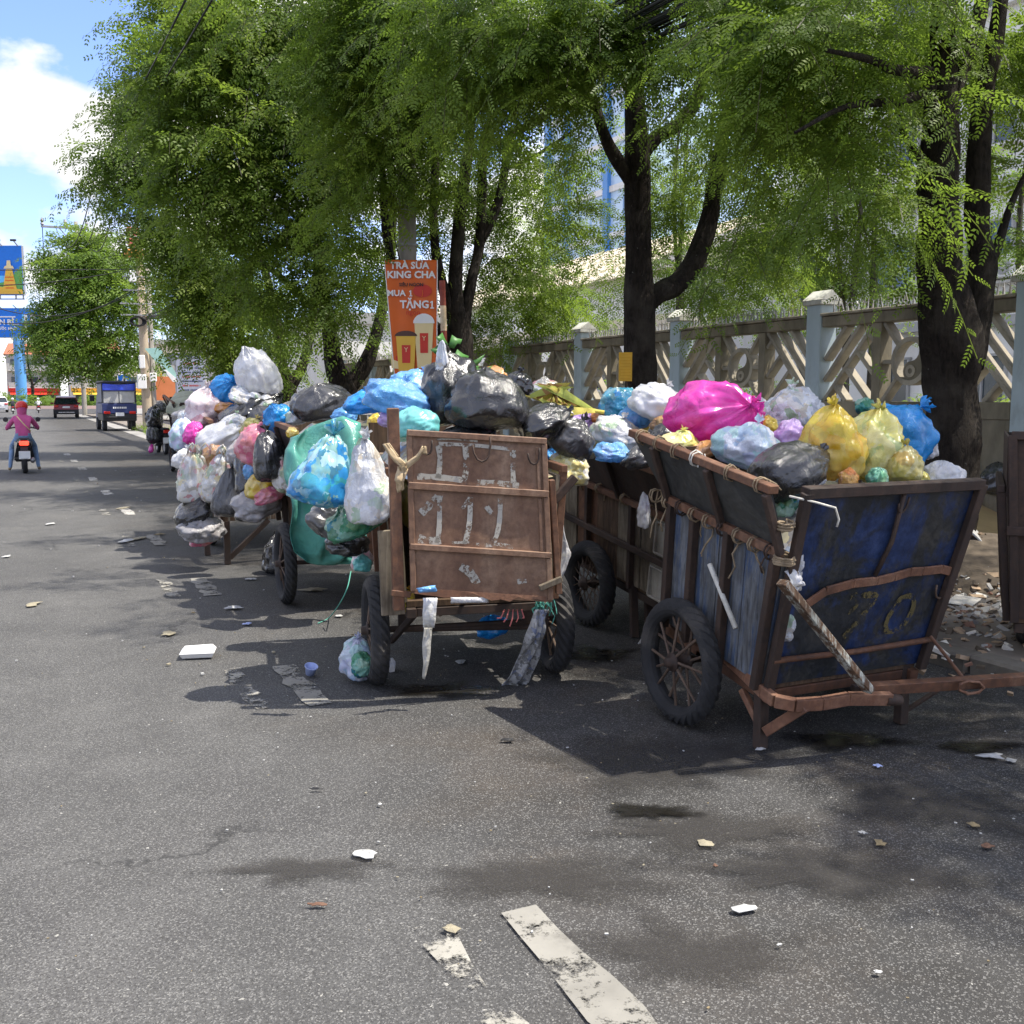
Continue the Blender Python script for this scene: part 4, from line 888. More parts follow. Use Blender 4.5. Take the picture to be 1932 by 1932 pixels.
# broken steel bumper that curls round the left corner, its legs and the tow bar
W = lambda u, v, Y: LA(u, v, Y)
bp = [W(1372, 1240, 3.75), W(1410, 1275, 3.58), W(1440, 1305, 3.44), W(1462, 1322, 3.36), W(1500, 1330, 3.30), W(1550, 1327, 3.27), W(1600, 1318, 3.25), W(1680, 1318, 3.22)]
b_ = MB()
for a, b in zip(bp[:-1], bp[1:]): b_.bar(a, b, .035, .055, up=(0, 0, 1))
tag(b_.build('bumper', M['rust_bright'], cartA), 'bent orange rusted bumper bar')
MB().tube([W(1670, 1320, 3.225), W(1697, 1321, 3.22)], .024, 12, caps=False).build('pipe_end', M['rust_dark'], cartA, smooth=True, solid=.004)
def wl(p): return MAi @ Vector(p)
lp = atZ(1434, 1413); 
MB().bar(wl((lp.x, lp.y, .005)), wl((lp.x, lp.y, .33)), .05, .05).build('leg', M['rust_dark'], cartA)
MB().bar(wl((lp.x, lp.y, .10)), W(1400, 1300, 3.62), .03, .03).build('leg_brace', M['rust_bright'], cartA); MB().bar(wl((lp.x, lp.y - .035, .09)), W(1520, 1333, 3.28), .035, .045).build('leg_brace', M['rust_bright'], cartA)
lp2 = atZ(1699, 1366); MB().bar(wl((lp2.x, lp2.y, .005)), wl((lp2.x, lp2.y, .30)), .05, .05).build('leg', M['rust_dark'], cartA)
MB().bar(wl((lp2.x, lp2.y, .05)), wl((lp2.x + .35, lp2.y - .05, .22)), .02, .02).build('leg_brace', M['rust_dark'], cartA)
tb0 = atY(1636, 1300, 3.28); tb1 = atY(1932, 1281, 3.18); tb2 = tb1 + (tb1 - tb0) * .25
MB().bar(wl(tb0), wl(tb2), .045, .05).build('tow_bar', M['rust'], cartA)
MB().bar(wl(tb0 + Vector((.03, .12, -.03))), wl(tb2 + Vector((0, .12, -.05))), .03, .03).build('tow_bar', M['rust_dark'], cartA)
bd = MB(); bd.bar(W(1476, 1098, 3.20), W(1640, 1303, 3.20), .03, .055, up=(0, -1, .3)); tag(bd.build('brace_board', M['pale_wood'], cartA), 'diagonal wooden brace with flaking pale paint')
MB().bar(W(1755, 1200, 3.36), W(1822, 1285, 3.22), .014, .014).build('stay_rod', M['rust'], cartA)
rg = []
for i in range(28): a = i * .9; rg.append(W(1832 + 24 * math.cos(a), 1296 + 12 * math.sin(a) + (i % 3), 3.19 - .012 * (i % 4)))
MB().tube(rg, .006, 6).build('rope_coil', M['rust_bright'], cartA, smooth=True)
sk = MB().tube([(-.535, -.10, .52), (-.525, -.33, .30)], .012, 8); tag(sk.build('stick', M['rope_white'], cartA, smooth=True), 'pale stick tied to the planks')
for i, (y, x, z, ax) in enumerate(((-.50, -.645, 1.0, 'y'), (-.3, -.645, 1.0, 'y'), (-.05, -.645, 1.0, 'y'), (.1, -.645, 1.0, 'y'), (.25, -.645, 1.0, 'y'), (.40, -.645, 1.0, 'y'))):
    wrap(cartA, (x, y, z), .031, 2, (0, 1, 0), 'rope' if i != 2 else 'rope_white', i, .05, tr=.0035)
for i in range(9):
    y = -.5 + i * .11; wrap(cartA, (-.54, y, .71), .03, 2, (0, 1, 0), 'rope' if i % 3 else 'rust_dark', 40 + i, .12 + .05 * (i % 3), tr=.0045)
wrap(cartA, (-.53, -.57, .70), .04, 4, (0, 0, 1), 'rope', 77, .1, tr=.006); wrap(cartA, (-.56, -.58, .85), .03, 3, (0, 0, 1), 'rope', 78, .04)
wc = MB().tube([(-.58, -.60, .98), (-.46, -.62, .955), (-.36, -.63, .93), (-.335, -.635, .88), (-.34, -.635, .85)], .005, 6); wc.build('cord', M['rope_white'], cartA, smooth=True)

# --- the cart patched with old doors ----------------------------------------------------------------
TB = R(8.5); axB = Vector((3.98, 5.98, .295))
cartB = box_cart('garbage_cart', 'cart patched with white door panels beside the blue cart', 'steel refuse carts at the kerb', axB, R(1.5), TB, y0=-.98, y1=.62, wb=.46, wt=.50, wf=.66, zb=.10, zf=.62, zt=.93, planks=6, plank_mat='dirty_board', planks_over=['white_door', 'dirty_board', 'dirty_board', 'brown_wood', 'rust', 'dirty_board'], flare_mat='rust_dark', post_mat='rust_dark', frame_mat='rust_dark', rim_mat='rust',
                 wheel_r=.295, wx=.57, tw=.055, spokes=36, spoke_r=.003, wheel_rim='rust_dark', seed=8)
MB().bar((-.53, -.98, .36), (-.53, .62, .36), .03, .04).build('side_rail', M['rust_dark'], cartB)
for (ya, yb_, za, zb_) in ((-.93, -.60, .10, .33), (-.95, -.62, .385, .62)):
    dp = MB(); dp.slab((-.50, ya, za), (-.50, yb_, za), (-.512, yb_, zb_), (-.512, ya, zb_), .014); d = dp.build('door_panel', M['white_door'], cartB)
    f = MB()
    for (p_, q_) in (((ya + .02, za + .02), (yb_ - .02, za + .02)), ((ya + .02, zb_ - .02), (yb_ - .02, zb_ - .02)), ((ya + .02, za + .02), (ya + .02, zb_ - .02)), ((yb_ - .02, za + .02), (yb_ - .02, zb_ - .02))): f.bar((-.522, p_[0], p_[1]), (-.522, q_[0], q_[1]), .012, .022, up=(1, 0, 0))
    f.build('moulding', M['white_door'], d)
bl = atZ(1225, 1198); bpy.context.view_layer.update(); MBi = cartB.matrix_world.inverted()
for du in (0, -28): q = atZ(1225 + du, 1198 - du * .2); MB().bar(MBi @ Vector((q.x, q.y, .005)), MBi @ Vector((q.x + .02, q.y + .06, .40)), .05, .04).build('leg', M['rust_dark'], cartB)
MB().box((-.40, -1.02, .04), (.2, .14, .07), ch=.004).build('timber_block', M['brown_wood'], cartB)
for i in range(5): wrap(cartB, (-.55, -.9 + i * .3, .66), .03, 2, (0, 1, 0), 'rope', 140 + i, .10)
MB().bar((-.66, -1.05, .93), (-.50, -1.07, .60), .05, .035, up=(0, 1, 0)).build('brace_board', M['brown_wood'], cartB)

# --- the brown cart with 111 ------------------------------------------------------------------------
axC = Vector((2.15, 5.12, .30)); YC = R(-11.5)
cartC = box_cart('garbage_cart', 'brown rusted cart with 111 painted on its tailboard under black bags', 'steel refuse carts at the kerb', axC, YC, R(2), y0=-.32, y1=.95, wb=.38, wt=.42, wf=.5, zb=.22, zf=.86, zt=1.08, fl_out=.0, planks=5, plank_mat='dirty_board', flares=False, frontless=True, post_mat='rust', frame_mat='rust_dark', wheel_r=.30, wx=.50, tw=.05, spokes=16, spoke_r=.007, wheel_rim='rust_dark', seed=12)
bpy.context.view_layer.update(); MCi = cartC.matrix_world.inverted()
def LC(u, v, d=0.0):      # a photo point on the tailboard's plane (local y = -.46 - d)
    o = MCi @ CAM; r_ = (MCi.to_3x3() @ ray(u, v)); t = (-.46 - d - o.y) / r_.y; return o + r_ * t
TL, TR_, BR, BL = LC(768, 812), LC(1028, 828), LC(1041, 1136), LC(776, 1119)
XC = (TR_ - TL).normalized(); ZC = (TL - BL).normalized(); NC = Vector((0, -1, 0)); WC = (TR_ - TL).length; HC = (TL - BL).length
def tb(a, b, d=0.0): return TL.lerp(TR_, a) * (1 - b) + BL.lerp(BR, a) * b + NC * d
tail = empty('tailboard', (0, 0, 0), parent=cartC)
for (b0, b1) in ((0, .325), (.335, .70), (.71, 1.0)):
    MB().sheet(tb(0, b1), tb(1, b1), tb(1, b0), tb(0, b0), .006, .003, b1 * 9).build('steel_panel', M['panel_brown'], tail, smooth=True)
for b0, w_ in ((.012, .03), (.33, .035), (.705, .03)):
    MB().bar(tb(-.005, b0, .014), tb(1.005, b0, .014), .022, w_).build('cross_rib', M['panel_brown'], tail)
for a0 in (.012, .988):
    for (b0, b1) in ((.03, .31), (.35, .69), (.725, .985)): MB().bar(tb(a0, b0, .011), tb(a0, b1, .011), .014, .028, up=XC).build('edge_rib', M['panel_brown'], tail)
for (b0, b1) in ((.05, .31), (.36, .685)): MB().bar(tb(.94, b0, .009), tb(.94, b1, .009), .010, .02, up=XC).build('edge_rib', M['panel_brown'], tail)
jag = [(0.02, 1.0)]; _r = random.Random(5)
for i in range(15): jag.append((.03 + i * .066, .985 + _r.uniform(-.012, .03)))
mbj = MB(); P = [tb(a, .965, .008) for a, b in jag] + [tb(a, b, .010) for a, b in reversed(jag)]; k = len(jag)
mbj.add(P, [(i, i + 1, 2 * k - 2 - i, 2 * k - 1 - i) for i in range(k - 1)]); mbj.build('torn_edge', M['rust_bright'], tail, solid=.003)
for (a, b_, s) in ((.13, .02, .05), (.52, .0, .09), (.90, .03, .06)): hook(tail, tb(a, b_ + .06, .03), s, up=ZC, right=XC)
O_ = tb(0, 0, .0085)
def S1(pts, w): return stroke(tail, [(p[0] * WC, -p[1] * HC) for p in pts], w, 'white_paint', O_, XC, ZC, NC * .001)
for x in (.22, .41): S1([(x, .075), (x + .005, .18), (x - .01, .28)], .032)
S1([(.76, .08), (.755, .18), (.76, .28)], .034); S1([(.06, .275), (.2, .272), (.42, .285)], .036); S1([(.46, .295), (.62, .29), (.80, .30)], .034); S1([(.22, .07), (.45, .065), (.74, .075)], .022); S1([(.2, .035), (.36, .03), (.5, .035)], .02)
for x, dx in ((.22, -.03), (.44, -.05), (.66, -.06)): S1([(x, .385), (x - .005, .5), (x + dx * .4, .60), (x + dx, .68)], .030)
S1([(.08, .50), (.13, .46), (.15, .43)], .045); S1([(.17, .42), (.20, .385)], .03); S1([(.56, .47), (.59, .45)], .05); S1([(.38, .46), (.43, .40)], .02)
S1([(.06, .655), (.14, .67), (.22, .66)], .05); S1([(.3, .675), (.42, .67), (.5, .68)], .016); S1([(.54, .685), (.64, .675), (.75, .69)], .024)
S1([(.36, .82), (.43, .86), (.48, .93)], .05); S1([(.78, .91), (.85, .90)], .03)
# corner posts beside the tailboard
tl = LC(741, 770, -.02); bl_ = LC(752, 1150, -.02); MB().bar(tl, bl_, .055, .05, up=(0, 1, 0)).build('corner_post', M['rust'], cartC)
MB().bar(LC(1040, 905, -.02), LC(1054, 1120, -.02), .03, .04, up=(0, 1, 0)).build('corner_post', M['rust'], cartC)
MB().bar(LC(735, 1000, -.10), LC(742, 1160, -.10), .12, .02, up=(0, 1, 0)).build('side_board', M['dirty_board'], cartC)
MB().bar(LC(1085, 900, -.1), LC(1045, 945, -.1), .04, .04).build('rail_end', M['rust_dark'], cartC)
MB().bar(LC(738, 1118, .0), LC(775, 1122, .0), .02, .03).build('latch', M['rust'], cartC); MB().bar(LC(1018, 1110, .03), LC(1060, 1092, .03), .025, .03).build('latch', M['dirty_board'], cartC)
MB().tube([LC(735, 1188, -.46), LC(1030, 1182, -.46)], .016, 8).build('axle_bar', M['rust_dark'], cartC); 
MB().bar(LC(738, 1210, -.4), LC(790, 1150, -.2), .03, .03).build('frame_brace', M['rust_dark'], cartC); MB().bar(LC(880, 1130, -.15), LC(830, 1160, -.25), .035, .02).build('frame_brace', M['dirty_board'], cartC)

# --- the carts farther along ------------------------------------------------------------------------
cartD = box_cart('garbage_cart', 'dark cart draped with a teal net sack behind the brown one', 'steel refuse carts at the kerb', (2.32, 7.55, .31), R(-4), R(2), y0=-.45, y1=1.0, wb=.46, wt=.50, wf=.6, zb=.2, zf=.75, zt=1.02, planks=5, plank_mat='brown_wood', flare_mat='flare_grey', front_mat='rust_dark', post_mat='rust_dark', wheel_r=.31, wx=.60, tw=.045, spokes=14, spoke_r=.006, wheel_rim='rust', seed=21)
cartE = box_cart('garbage_cart', 'green grey planked cart with an open wooden shelf frame and hanging bags', 'steel refuse carts at the kerb', (2.35, 11.0, .31), R(-3), R(3), y0=-.5, y1=1.2, wb=.48, wt=.54, wf=.66, zb=.22, zf=.78, zt=1.02, planks=6, plank_mat='green_wood', flare_mat='green_wood', front_mat='green_wood', post_mat='rust_dark', wheel_r=.31, wx=.62, tw=.045, spokes=14, spoke_r=.006, wheel_rim='rust', seed=25)
bpy.context.view_layer.update(); MEi = cartE.matrix_world.inverted()
def EW(p): return MEi @ Vector(p)
sx0, sx1, sy0, sy1, sz = 1.62, 2.5, 9.65, 10.3, .44
for a, b in (((sx0, sy0), (sx1, sy0)), ((sx0, sy1), (sx1, sy1)), ((sx0, sy0), (sx0, sy1)), ((sx1, sy0), (sx1, sy1))): MB().bar(EW((a[0], a[1], sz)), EW((b[0], b[1], sz)), .05, .06).build('shelf_frame', M['pale_wood'] if a == (sx0, sy0) else M['brown_wood'], cartE)
for x, y in ((sx0 + .03, sy0), (sx0 - .05, sy1)): MB().bar(EW((x, y, .005)), EW((x, y, sz - .03)), .055, .055).build('leg', M['rust_dark'], cartE)
MB().bar(EW((sx0 + .05, sy0, .06)), EW((sx0 + .42, sy0, .40)), .04, .045).build('leg_brace', M['rust_dark'], cartE)
MB().bar(EW((sx0, sy1, sz)), EW((sx0 + .6, sy1 + .3, .6)), .05, .05).build('shelf_frame', M['brown_wood'], cartE)
cartF = box_cart('garbage_cart', 'spoke wheeled cart under a khaki cover at the far end of the row', 'steel refuse carts at the kerb', (3.45, 22.4, .40), R(-2), R(4), y0=-1.0, y1=1.1, wb=.52, wt=.6, wf=.72, zb=.25, zf=.85, zt=1.1, planks=4, plank_mat='brown_wood', flare_mat='rust_dark', front_mat='rust_dark', post_mat='rust_dark', wheel_r=.40, wx=.68, tw=.04, spokes=24, spoke_r=.006, wheel_rim='rust_dark', seed=29)
MB().bar((-.6, -1.0, .3), (-.6, -1.05, -.35), .05, .05).build('leg', M['rust_dark'], cartF)
# --- the dark steel cart cut by the frame's edge -------------------------------------------------------
axG = Vector((5.60, 3.85, .39))
cartG = box_cart('garbage_cart', 'dark steel bin cart standing on the pavement beside the rubble', 'steel refuse carts at the kerb', axG, R(-50), R(0), y0=-.42, y1=.75, wb=.44, wt=.50, wf=.5, zb=-.08, zf=.62, zt=.95, fl_out=.03, planks=1, plank_mat='rust_dark', flares=False, front_mat='rust_dark', post_mat='rust_dark', rim_mat='rust_dark', frame_mat='rust_dark', back_mat='rust_dark', wheel_r=.31, wx=.36, tw=.05, spokes=12, spoke_r=.007, wheel_rim='rust_dark', seed=33)
for s in (-1, 1): MB().slab((s * .505, -.44, .61), (s * .505, .75, .61), (s * .512, .77, .94), (s * .512, -.45, .94), .012).build('upper_sheet', M['rust_dark'], cartG)
MB().bar((-.5, -.47, .42), (.5, -.47, .42), .03, .05).build('front_rib', M['rust_dark'], cartG)
# ------------------------------------------------------------------ bags
GREENS = [(.05, .22, .12), (.35, .45, .2), (.05, .35, .42), (.6, .7, .6), (.02, .15, .5), (.08, .1, .08), (.4, .65, .62)]
FOODS = [(.7, .66, .55), (.62, .45, .25), (.8, .78, .74), (.35, .3, .2), (.75, .6, .2), (.3, .42, .15), (.7, .68, .66), (.55, .1, .08)]
M['f_black'] = film_mat('black_film', (.013, .013, .014), 0, .26, glow=0, crinkle=.55, spec=.65)
M['f_charcoal'] = film_mat('charcoal_film', (.045, .045, .048), 0, .32, glow=0, crinkle=.5, spec=.55)
M['f_pink'] = film_mat('hot_pink_film', (.78, .05, .44), .10, .32, glow=.28, crinkle=.7, contents=[(.55, .1, .4), (.8, .2, .55), (.4, .08, .3), (.9, .4, .65)])
M['f_yellow'] = film_mat('yellow_film', (.80, .58, .03), .35, .32, FOODS, .26, cscale=.9)
M['f_lemon'] = film_mat('lemon_film', (.72, .66, .14), .6, .3, [(.75, .72, .4), (.2, .45, .35), (.82, .8, .6), (.7, .5, .1), (.45, .6, .25), (.85, .82, .3)], .24)
M['f_blue'] = film_mat('blue_film', (.012, .30, .74), .12, .3, [(.02, .2, .55), (.1, .45, .85), (.02, .25, .6)], .24, crinkle=.8)
M['f_sky'] = film_mat('sky_blue_film', (.16, .46, .84), .25, .3, [(.3, .5, .8), (.6, .7, .85), (.1, .3, .6), (.5, .3, .6)], .28, crinkle=.9)
M['f_white'] = film_mat('white_film', (.74, .75, .77), .22, .36, [(.8, .8, .82), (.6, .6, .62), (.7, .6, .5), (.85, .8, .5)], .25)
M['f_clear'] = film_mat('clear_film', (.62, .66, .71), .85, .24, FOODS, .2, cscale=1.1, spec=.6)
M['f_clear2'] = film_mat('clear_paper_film', (.62, .66, .73), .95, .22, [(.80, .80, .82), (.5, .5, .53), (.75, .70, .6), (.55, .45, .3), (.85, .85, .86), (.38, .40, .44), (.3, .5, .2)], .2, cscale=1.2, spec=.6)
M['f_aqua'] = film_mat('pale_aqua_film', (.50, .62, .76), .7, .25, [(.75, .8, .85), (.4, .7, .6), (.6, .55, .75), (.8, .75, .8), (.35, .5, .7)], .24)
M['f_teal'] = film_mat('teal_film', (.16, .58, .56), .08, .38, glow=.2, crinkle=.5)
M['f_lilac'] = film_mat('lilac_film', (.62, .40, .78), .35, .3, [(.75, .6, .8), (.5, .3, .7), (.8, .75, .85)], .25)
M['f_green'] = film_mat('green_film', (.05, .30, .16), .6, .3, GREENS, .18)
M['f_cyan'] = film_mat('blue_tinted_film', (.05, .42, .72), .8, .24, GREENS, .2, cscale=1.25, spec=.6)
M['f_grey'] = film_mat('grey_film', (.30, .29, .30), .5, .3, [(.4, .38, .38), (.2, .2, .2), (.5, .45, .42)], .15)
M['f_rose'] = film_mat('rose_film', (.72, .22, .33), .55, .3, [(.75, .4, .42), (.6, .1, .2), (.8, .6, .55), (.7, .3, .15)], .25)
M['f_blush'] = film_mat('pale_pink_film', (.72, .56, .58), .7, .28, [(.8, .75, .74), (.6, .2, .25), (.5, .45, .45), (.85, .82, .8)], .2)
M['f_olive'] = film_mat('olive_film', (.46, .40, .07), .3, .35, FOODS, .2)
M['f_brown'] = film_mat('brown_paper', (.33, .16, .06), .2, .6, FOODS, .05)
M['f_orange'] = film_mat('orange_film', (.75, .3, .04), .4, .35, FOODS, .2)
M['f_noodle'] = film_mat('noodle_film', (.72, .72, .66), .9, .25, [(.8, .7, .1), (.75, .6, .05), (.85, .8, .3), (.9, .88, .8)], .15, cscale=2.0)
M['tape'] = plain('tan_packing_tape', (.42, .32, .19), .55, var=.25, scale=12)
M['heap'] = film_mat('mixed_refuse', (.16, .15, .14), .8, .5, [(.1, .1, .1), (.45, .44, .42), (.3, .2, .12), (.05, .05, .05), (.12, .2, .35), (.5, .45, .2)], 0, cscale=.6)

def bag_mesh(seed, w, d, h, style='r', lump=.17, crease=.06, nu=64, nv=42):
    rnd = random.Random(seed); off = Vector((seed * 3.7 % 97, seed * 7.1 % 89, seed * 1.3 % 83)); ph = rnd.uniform(0, 6); kp = rnd.choice((9, 11, 13)); V = []; nn = noise.noise
    for j in range(nv + 1):
        t = j / nv; phi = math.pi * t; r_ = math.sin(phi) ** .78 if 0 < t < 1 else 0.0; z = -math.cos(phi)
        if z < -.55: z = -.55 + (z + .55) * .45
        if style == 'h':
            r_ *= 1.0 - .62 * max(0, t - .30) ** 1.1 * 1.25; z = z * .82 - .12 if z < .4 else z * .82 - .12 + (z - .4) * .7
        else:
            if t > .80: z += (t - .80) * .9; r_ *= 1 - (t - .80) * 1.6
        pl = (.05 if style == 'r' else .075) * t ** 2.2; fold = .03 + .09 * t ** 1.4
        for i in range(nu):
            th = 2 * math.pi * i / nu; c, s = math.cos(th), math.sin(th)
            rr_ = max(.02, r_) * (1 + pl * math.cos(kp * th + ph + 1.5 * math.sin(2 * th)))
            u_ = Vector((rr_ * c, rr_ * s, z))
            n1 = nn(u_ * 1.5 + off); n2 = nn(u_ * 3.1 + off * 2)
            f1 = 1 - abs(nn(Vector((c * 3.4, s * 3.4, z * .7 + n1 * 1.2)) + off)) * 2.4           # folds running to the neck
            rid = 1 - abs(nn(u_ * 3.6 + off + Vector((n2, n1, t * 2)))) * 2.6; rid2 = 1 - abs(nn(u_ * 7.5 - off + Vector((n1, 0, n2)))) * 2.4
            mk = min(1, max(0, .5 + 1.6 * nn(u_ * 1.3 - off)))
            f = 1 + lump * (n1 * 1.25 + n2 * .6) + fold * (max(0, f1) ** 2 - .3) + mk * crease * (max(0, rid) ** 2 - .3) + mk * crease * .4 * (max(0, rid2) ** 2 - .3)
            V.append((u_.x * w / 2 * f, u_.y * d / 2 * f, u_.z * h / 2 * (1 + (f - 1) * .8)))
    F = []
    for j in range(nv):
        for i in range(nu): F.append((j * nu + i, j * nu + (i + 1) % nu, (j + 1) * nu + (i + 1) % nu, (j + 1) * nu + i))
    F.append(tuple(range(nu))[::-1]); F.append(tuple(nv * nu + i for i in range(nu)))
    mb = MB(); mb.add(V, F); top = sum((Vector(v) for v in V[nv * nu:]), Vector()) / nu
    return mb, top
def tuft(seed, s):
    """the tied end: a pinched neck that fans out in pleats"""
    rnd = random.Random(seed); n, k = 22, 6; V = []; ph = rnd.uniform(0, 6)
    prof = [(.34, -.12), (.15, .10), (.13, .22), (.32, .45), (.55, .75), (.62, .98)]
    for (r_, z) in prof:
        for i in range(n):
            th = 2 * math.pi * i / n; f = 1 + (.5 * math.cos(5 * th + ph) + .3 * math.cos(8 * th)) * min(1, max(0, z)) ; q = .55 + .45 * abs(math.cos(th))
            V.append((r_ * s * f * math.cos(th) + .2 * s * z * noise.noise((th * 2, z * 3, seed)), r_ * s * f * math.sin(th) * q + .2 * s * z * noise.noise((th * 2, z * 3, seed + 9)), z * s * (1 + (.3 * math.sin(3 * th + ph) + .5 * noise.noise((c_ := th * 3, 0, seed)) ) * (z > .4))))
    mb = MB(); mb.add(V, [(j * n + i, j * n + (i + 1) % n, (j + 1) * n + (i + 1) % n, (j + 1) * n + i) for j in range(len(prof) - 1) for i in range(n)]); return mb
def bag(u, v, wp, hp, Y, film, label, style='r', tilt=None, seed=None, neck=True, deep=.85, group='bags of household refuse', lump=.17, hand=False, name='garbage_bag', roll=0):
    p = atY(u, v, Y); m_ = mpp(p); seed = seed if seed is not None else int(u * 7 + v * 13) % 9973; rnd = random.Random(seed)
    w, h = wp * m_ * 1.04, hp * m_ * 1.04
    rot = Euler((tilt[0], tilt[1], tilt[2]) if tilt else (rnd.uniform(-.3, .35), rnd.uniform(-.35, .35), rnd.uniform(-.6, .6)))
    ck = .028 if film in ('f_black', 'f_charcoal') else .06
    # the size asked for is the outline as seen: undo the tilt roughly for bags that lie over
    if tilt and abs(tilt[0]) > .9: mb, top = bag_mesh(seed, w, h, max(w, h) * deep, style, lump, ck)
    elif tilt and abs(tilt[1]) > .9: mb, top = bag_mesh(seed, h, w * deep, w, style, lump, ck)
    else: mb, top = bag_mesh(seed, w, (w if style == 'h' else max(w, h)) * deep, h, style, lump, ck)
    root = empty(name, p, rot, label=label, cat='bag', group=group)
    mb.build('bag_body', M[film], root, smooth=True)
    s = min(w, h) * (.17 if style == 'r' else .18)
    if neck and (style == 'h' or rnd.random() < .7): tuft(seed + 5, s).build('tied_neck', M[film], root, smooth=True, loc=top - Vector((0, 0, .02 * s)), rot=(rnd.uniform(-.5, .5), rnd.uniform(-.5, .5), rnd.uniform(0, 3)))
    if hand:
        for sx in (-.12, .16):
            MB().tube([top + Vector((sx * w, 0, -.02 * h)), top + Vector((sx * w + .03 * w, 0, .12 * h)), top + Vector((sx * w + .12 * w, 0, .2 * h)), top + Vector((sx * w + .22 * w, 0, .1 * h)), top + Vector((sx * w + .2 * w, 0, -.04 * h))], [.012, .009, .008, .009, .012], 6).build('handle', M[film], root, smooth=True)
    return root
A_ = 'on the blue cart'
FWD = (1.15, 0, .2)
bag(1343, 792, 186, 122, 4.30, 'f_pink', 'huge hot pink bag on top of the blue cart', tilt=(1.25, .25, .15), seed=3, lump=.13)
bag(1414, 852, 150, 84, 3.92, 'f_aqua', 'pale aqua see through bag below the pink bag on the blue cart', tilt=(.2, .2, .3))
bag(1492, 826, 66, 58, 4.05, 'f_lilac', 'small pinkish lilac bag wedged between the clear and yellow bags', neck=False)
bag(1497, 790, 124, 92, 4.40, 'f_clear2', 'clear bag of newspaper behind the lilac bag on the blue cart')
bag(1424, 790, 60, 70, 4.62, 'f_white', 'white bag peeping out behind the pink bag', neck=False)
bag(1568, 850, 104, 138, 3.62, 'f_yellow', 'tall deep yellow bag at the front of the blue cart', lump=.2, seed=12)
bag(1642, 855, 100, 138, 3.66, 'f_lemon', 'pale lemon see through bag with a blue bottle cap showing', lump=.2, tilt=(.1, .2, .4))
bag(1692, 832, 140, 118, 3.78, 'f_blue', 'big bright blue bag behind the lemon bag on the blue cart', tilt=(.3, .5, .2))
bag(1708, 886, 66, 72, 3.46, 'f_olive', 'small knotted olive yellow bag against the blue bag', tilt=(-.1, .25, .2), lump=.12)
bag(1776, 900, 80, 50, 3.46, 'f_white', 'crumpled white bag at the far front corner of the blue cart', tilt=(.2, -.2, .1))
bag(1484, 890, 158, 92, 3.52, 'f_black', 'glossy black bag resting on the front corner of the blue cart', tilt=(.2, 1.2, .35), deep=.8, lump=.1)
bag(1282, 842, 78, 46, 4.18, 'f_lemon', 'lemon bag crushed under the pink bag by the rusty rim')
bag(1330, 852, 60, 32, 4.08, 'f_orange', 'small orange and yellow packet under the pink bag', neck=False)
bag(1450, 805, 36, 34, 4.2, 'f_yellow', 'small yellow bag behind the clear newspaper bag', neck=False)
bag(1655, 905, 44, 42, 3.44, 'f_green', 'little green bag between the lemon and olive bags', neck=False)
bag(1752, 848, 30, 44, 3.8, 'f_white', 'tiny white bag hanging over the rim by the big blue bag')
bag(1482, 968, 46, 74, 3.50, 'f_green', 'green bag pressed in the gap at the corner of the blue cart', neck=False)
bag(1484, 1080, 44, 90, 3.36, 'f_white', 'torn white bag poking out of the corner gap of the blue cart', lump=.3)
bag(1474, 1180, 26, 60, 3.40, 'f_clear2', 'strip of white plastic low in the corner gap of the blue cart', neck=False, lump=.3)
bag(1632, 768, 40, 30, 4.3, 'f_green', 'small green bag on the crest behind the yellow bags', neck=False)
# cart with door panels
bag(1238, 768, 110, 72, 5.1, 'f_white', 'white bag with a ragged top behind the pink bag on the door cart', tilt=(.3, .4, .2))
bag(1168, 762, 78, 52, 5.5, 'f_cyan', 'turquoise bag crowning the door patched cart')
bag(1196, 790, 60, 44, 5.2, 'f_sky', 'sky blue bag below the turquoise one on the door cart', neck=False)
bag(1160, 822, 98, 60, 5.15, 'f_clear2', 'clear white bag over the rim of the door patched cart')
bag(1098, 804, 54, 44, 5.7, 'f_lilac', 'purple bag at the end of the door cart by the palm frond', tilt=(1.1, 0, .1))
bag(1134, 790, 40, 26, 5.6, 'f_orange', 'little orange and yellow wrapper bag under the palm frond', neck=False)
bag(1156, 856, 66, 36, 5.0, 'f_sky', 'crumpled blue and white cloth bag at the rim of the door cart', neck=False, lump=.28)
bag(1222, 862, 100, 46, 4.85, 'f_charcoal', 'dark blue black bag sagging inside the door cart', neck=False)
bag(1252, 802, 52, 28, 4.95, 'f_brown', 'brown paper bag beside the pink bag', neck=False)
bag(1262, 822, 70, 40, 4.8, 'f_black', 'black bag squeezed between the blue cart and the door cart')
bag(1070, 888, 80, 62, 5.0, 'f_noodle', 'clear bag of yellow noodles hanging between two carts', neck=True)
bag(1046, 872, 46, 44, 5.2, 'f_blue', 'dark blue bag behind the bag of noodles', neck=False)
bag(1215, 1010 - 40, 24, 60, 4.9, 'f_white', 'white plastic strip tied to the post of the door cart', neck=False, lump=.3)
bag(1180, 800, 120, 90, 5.6, 'f_charcoal', 'charcoal bag underneath the load of the door cart', neck=False)
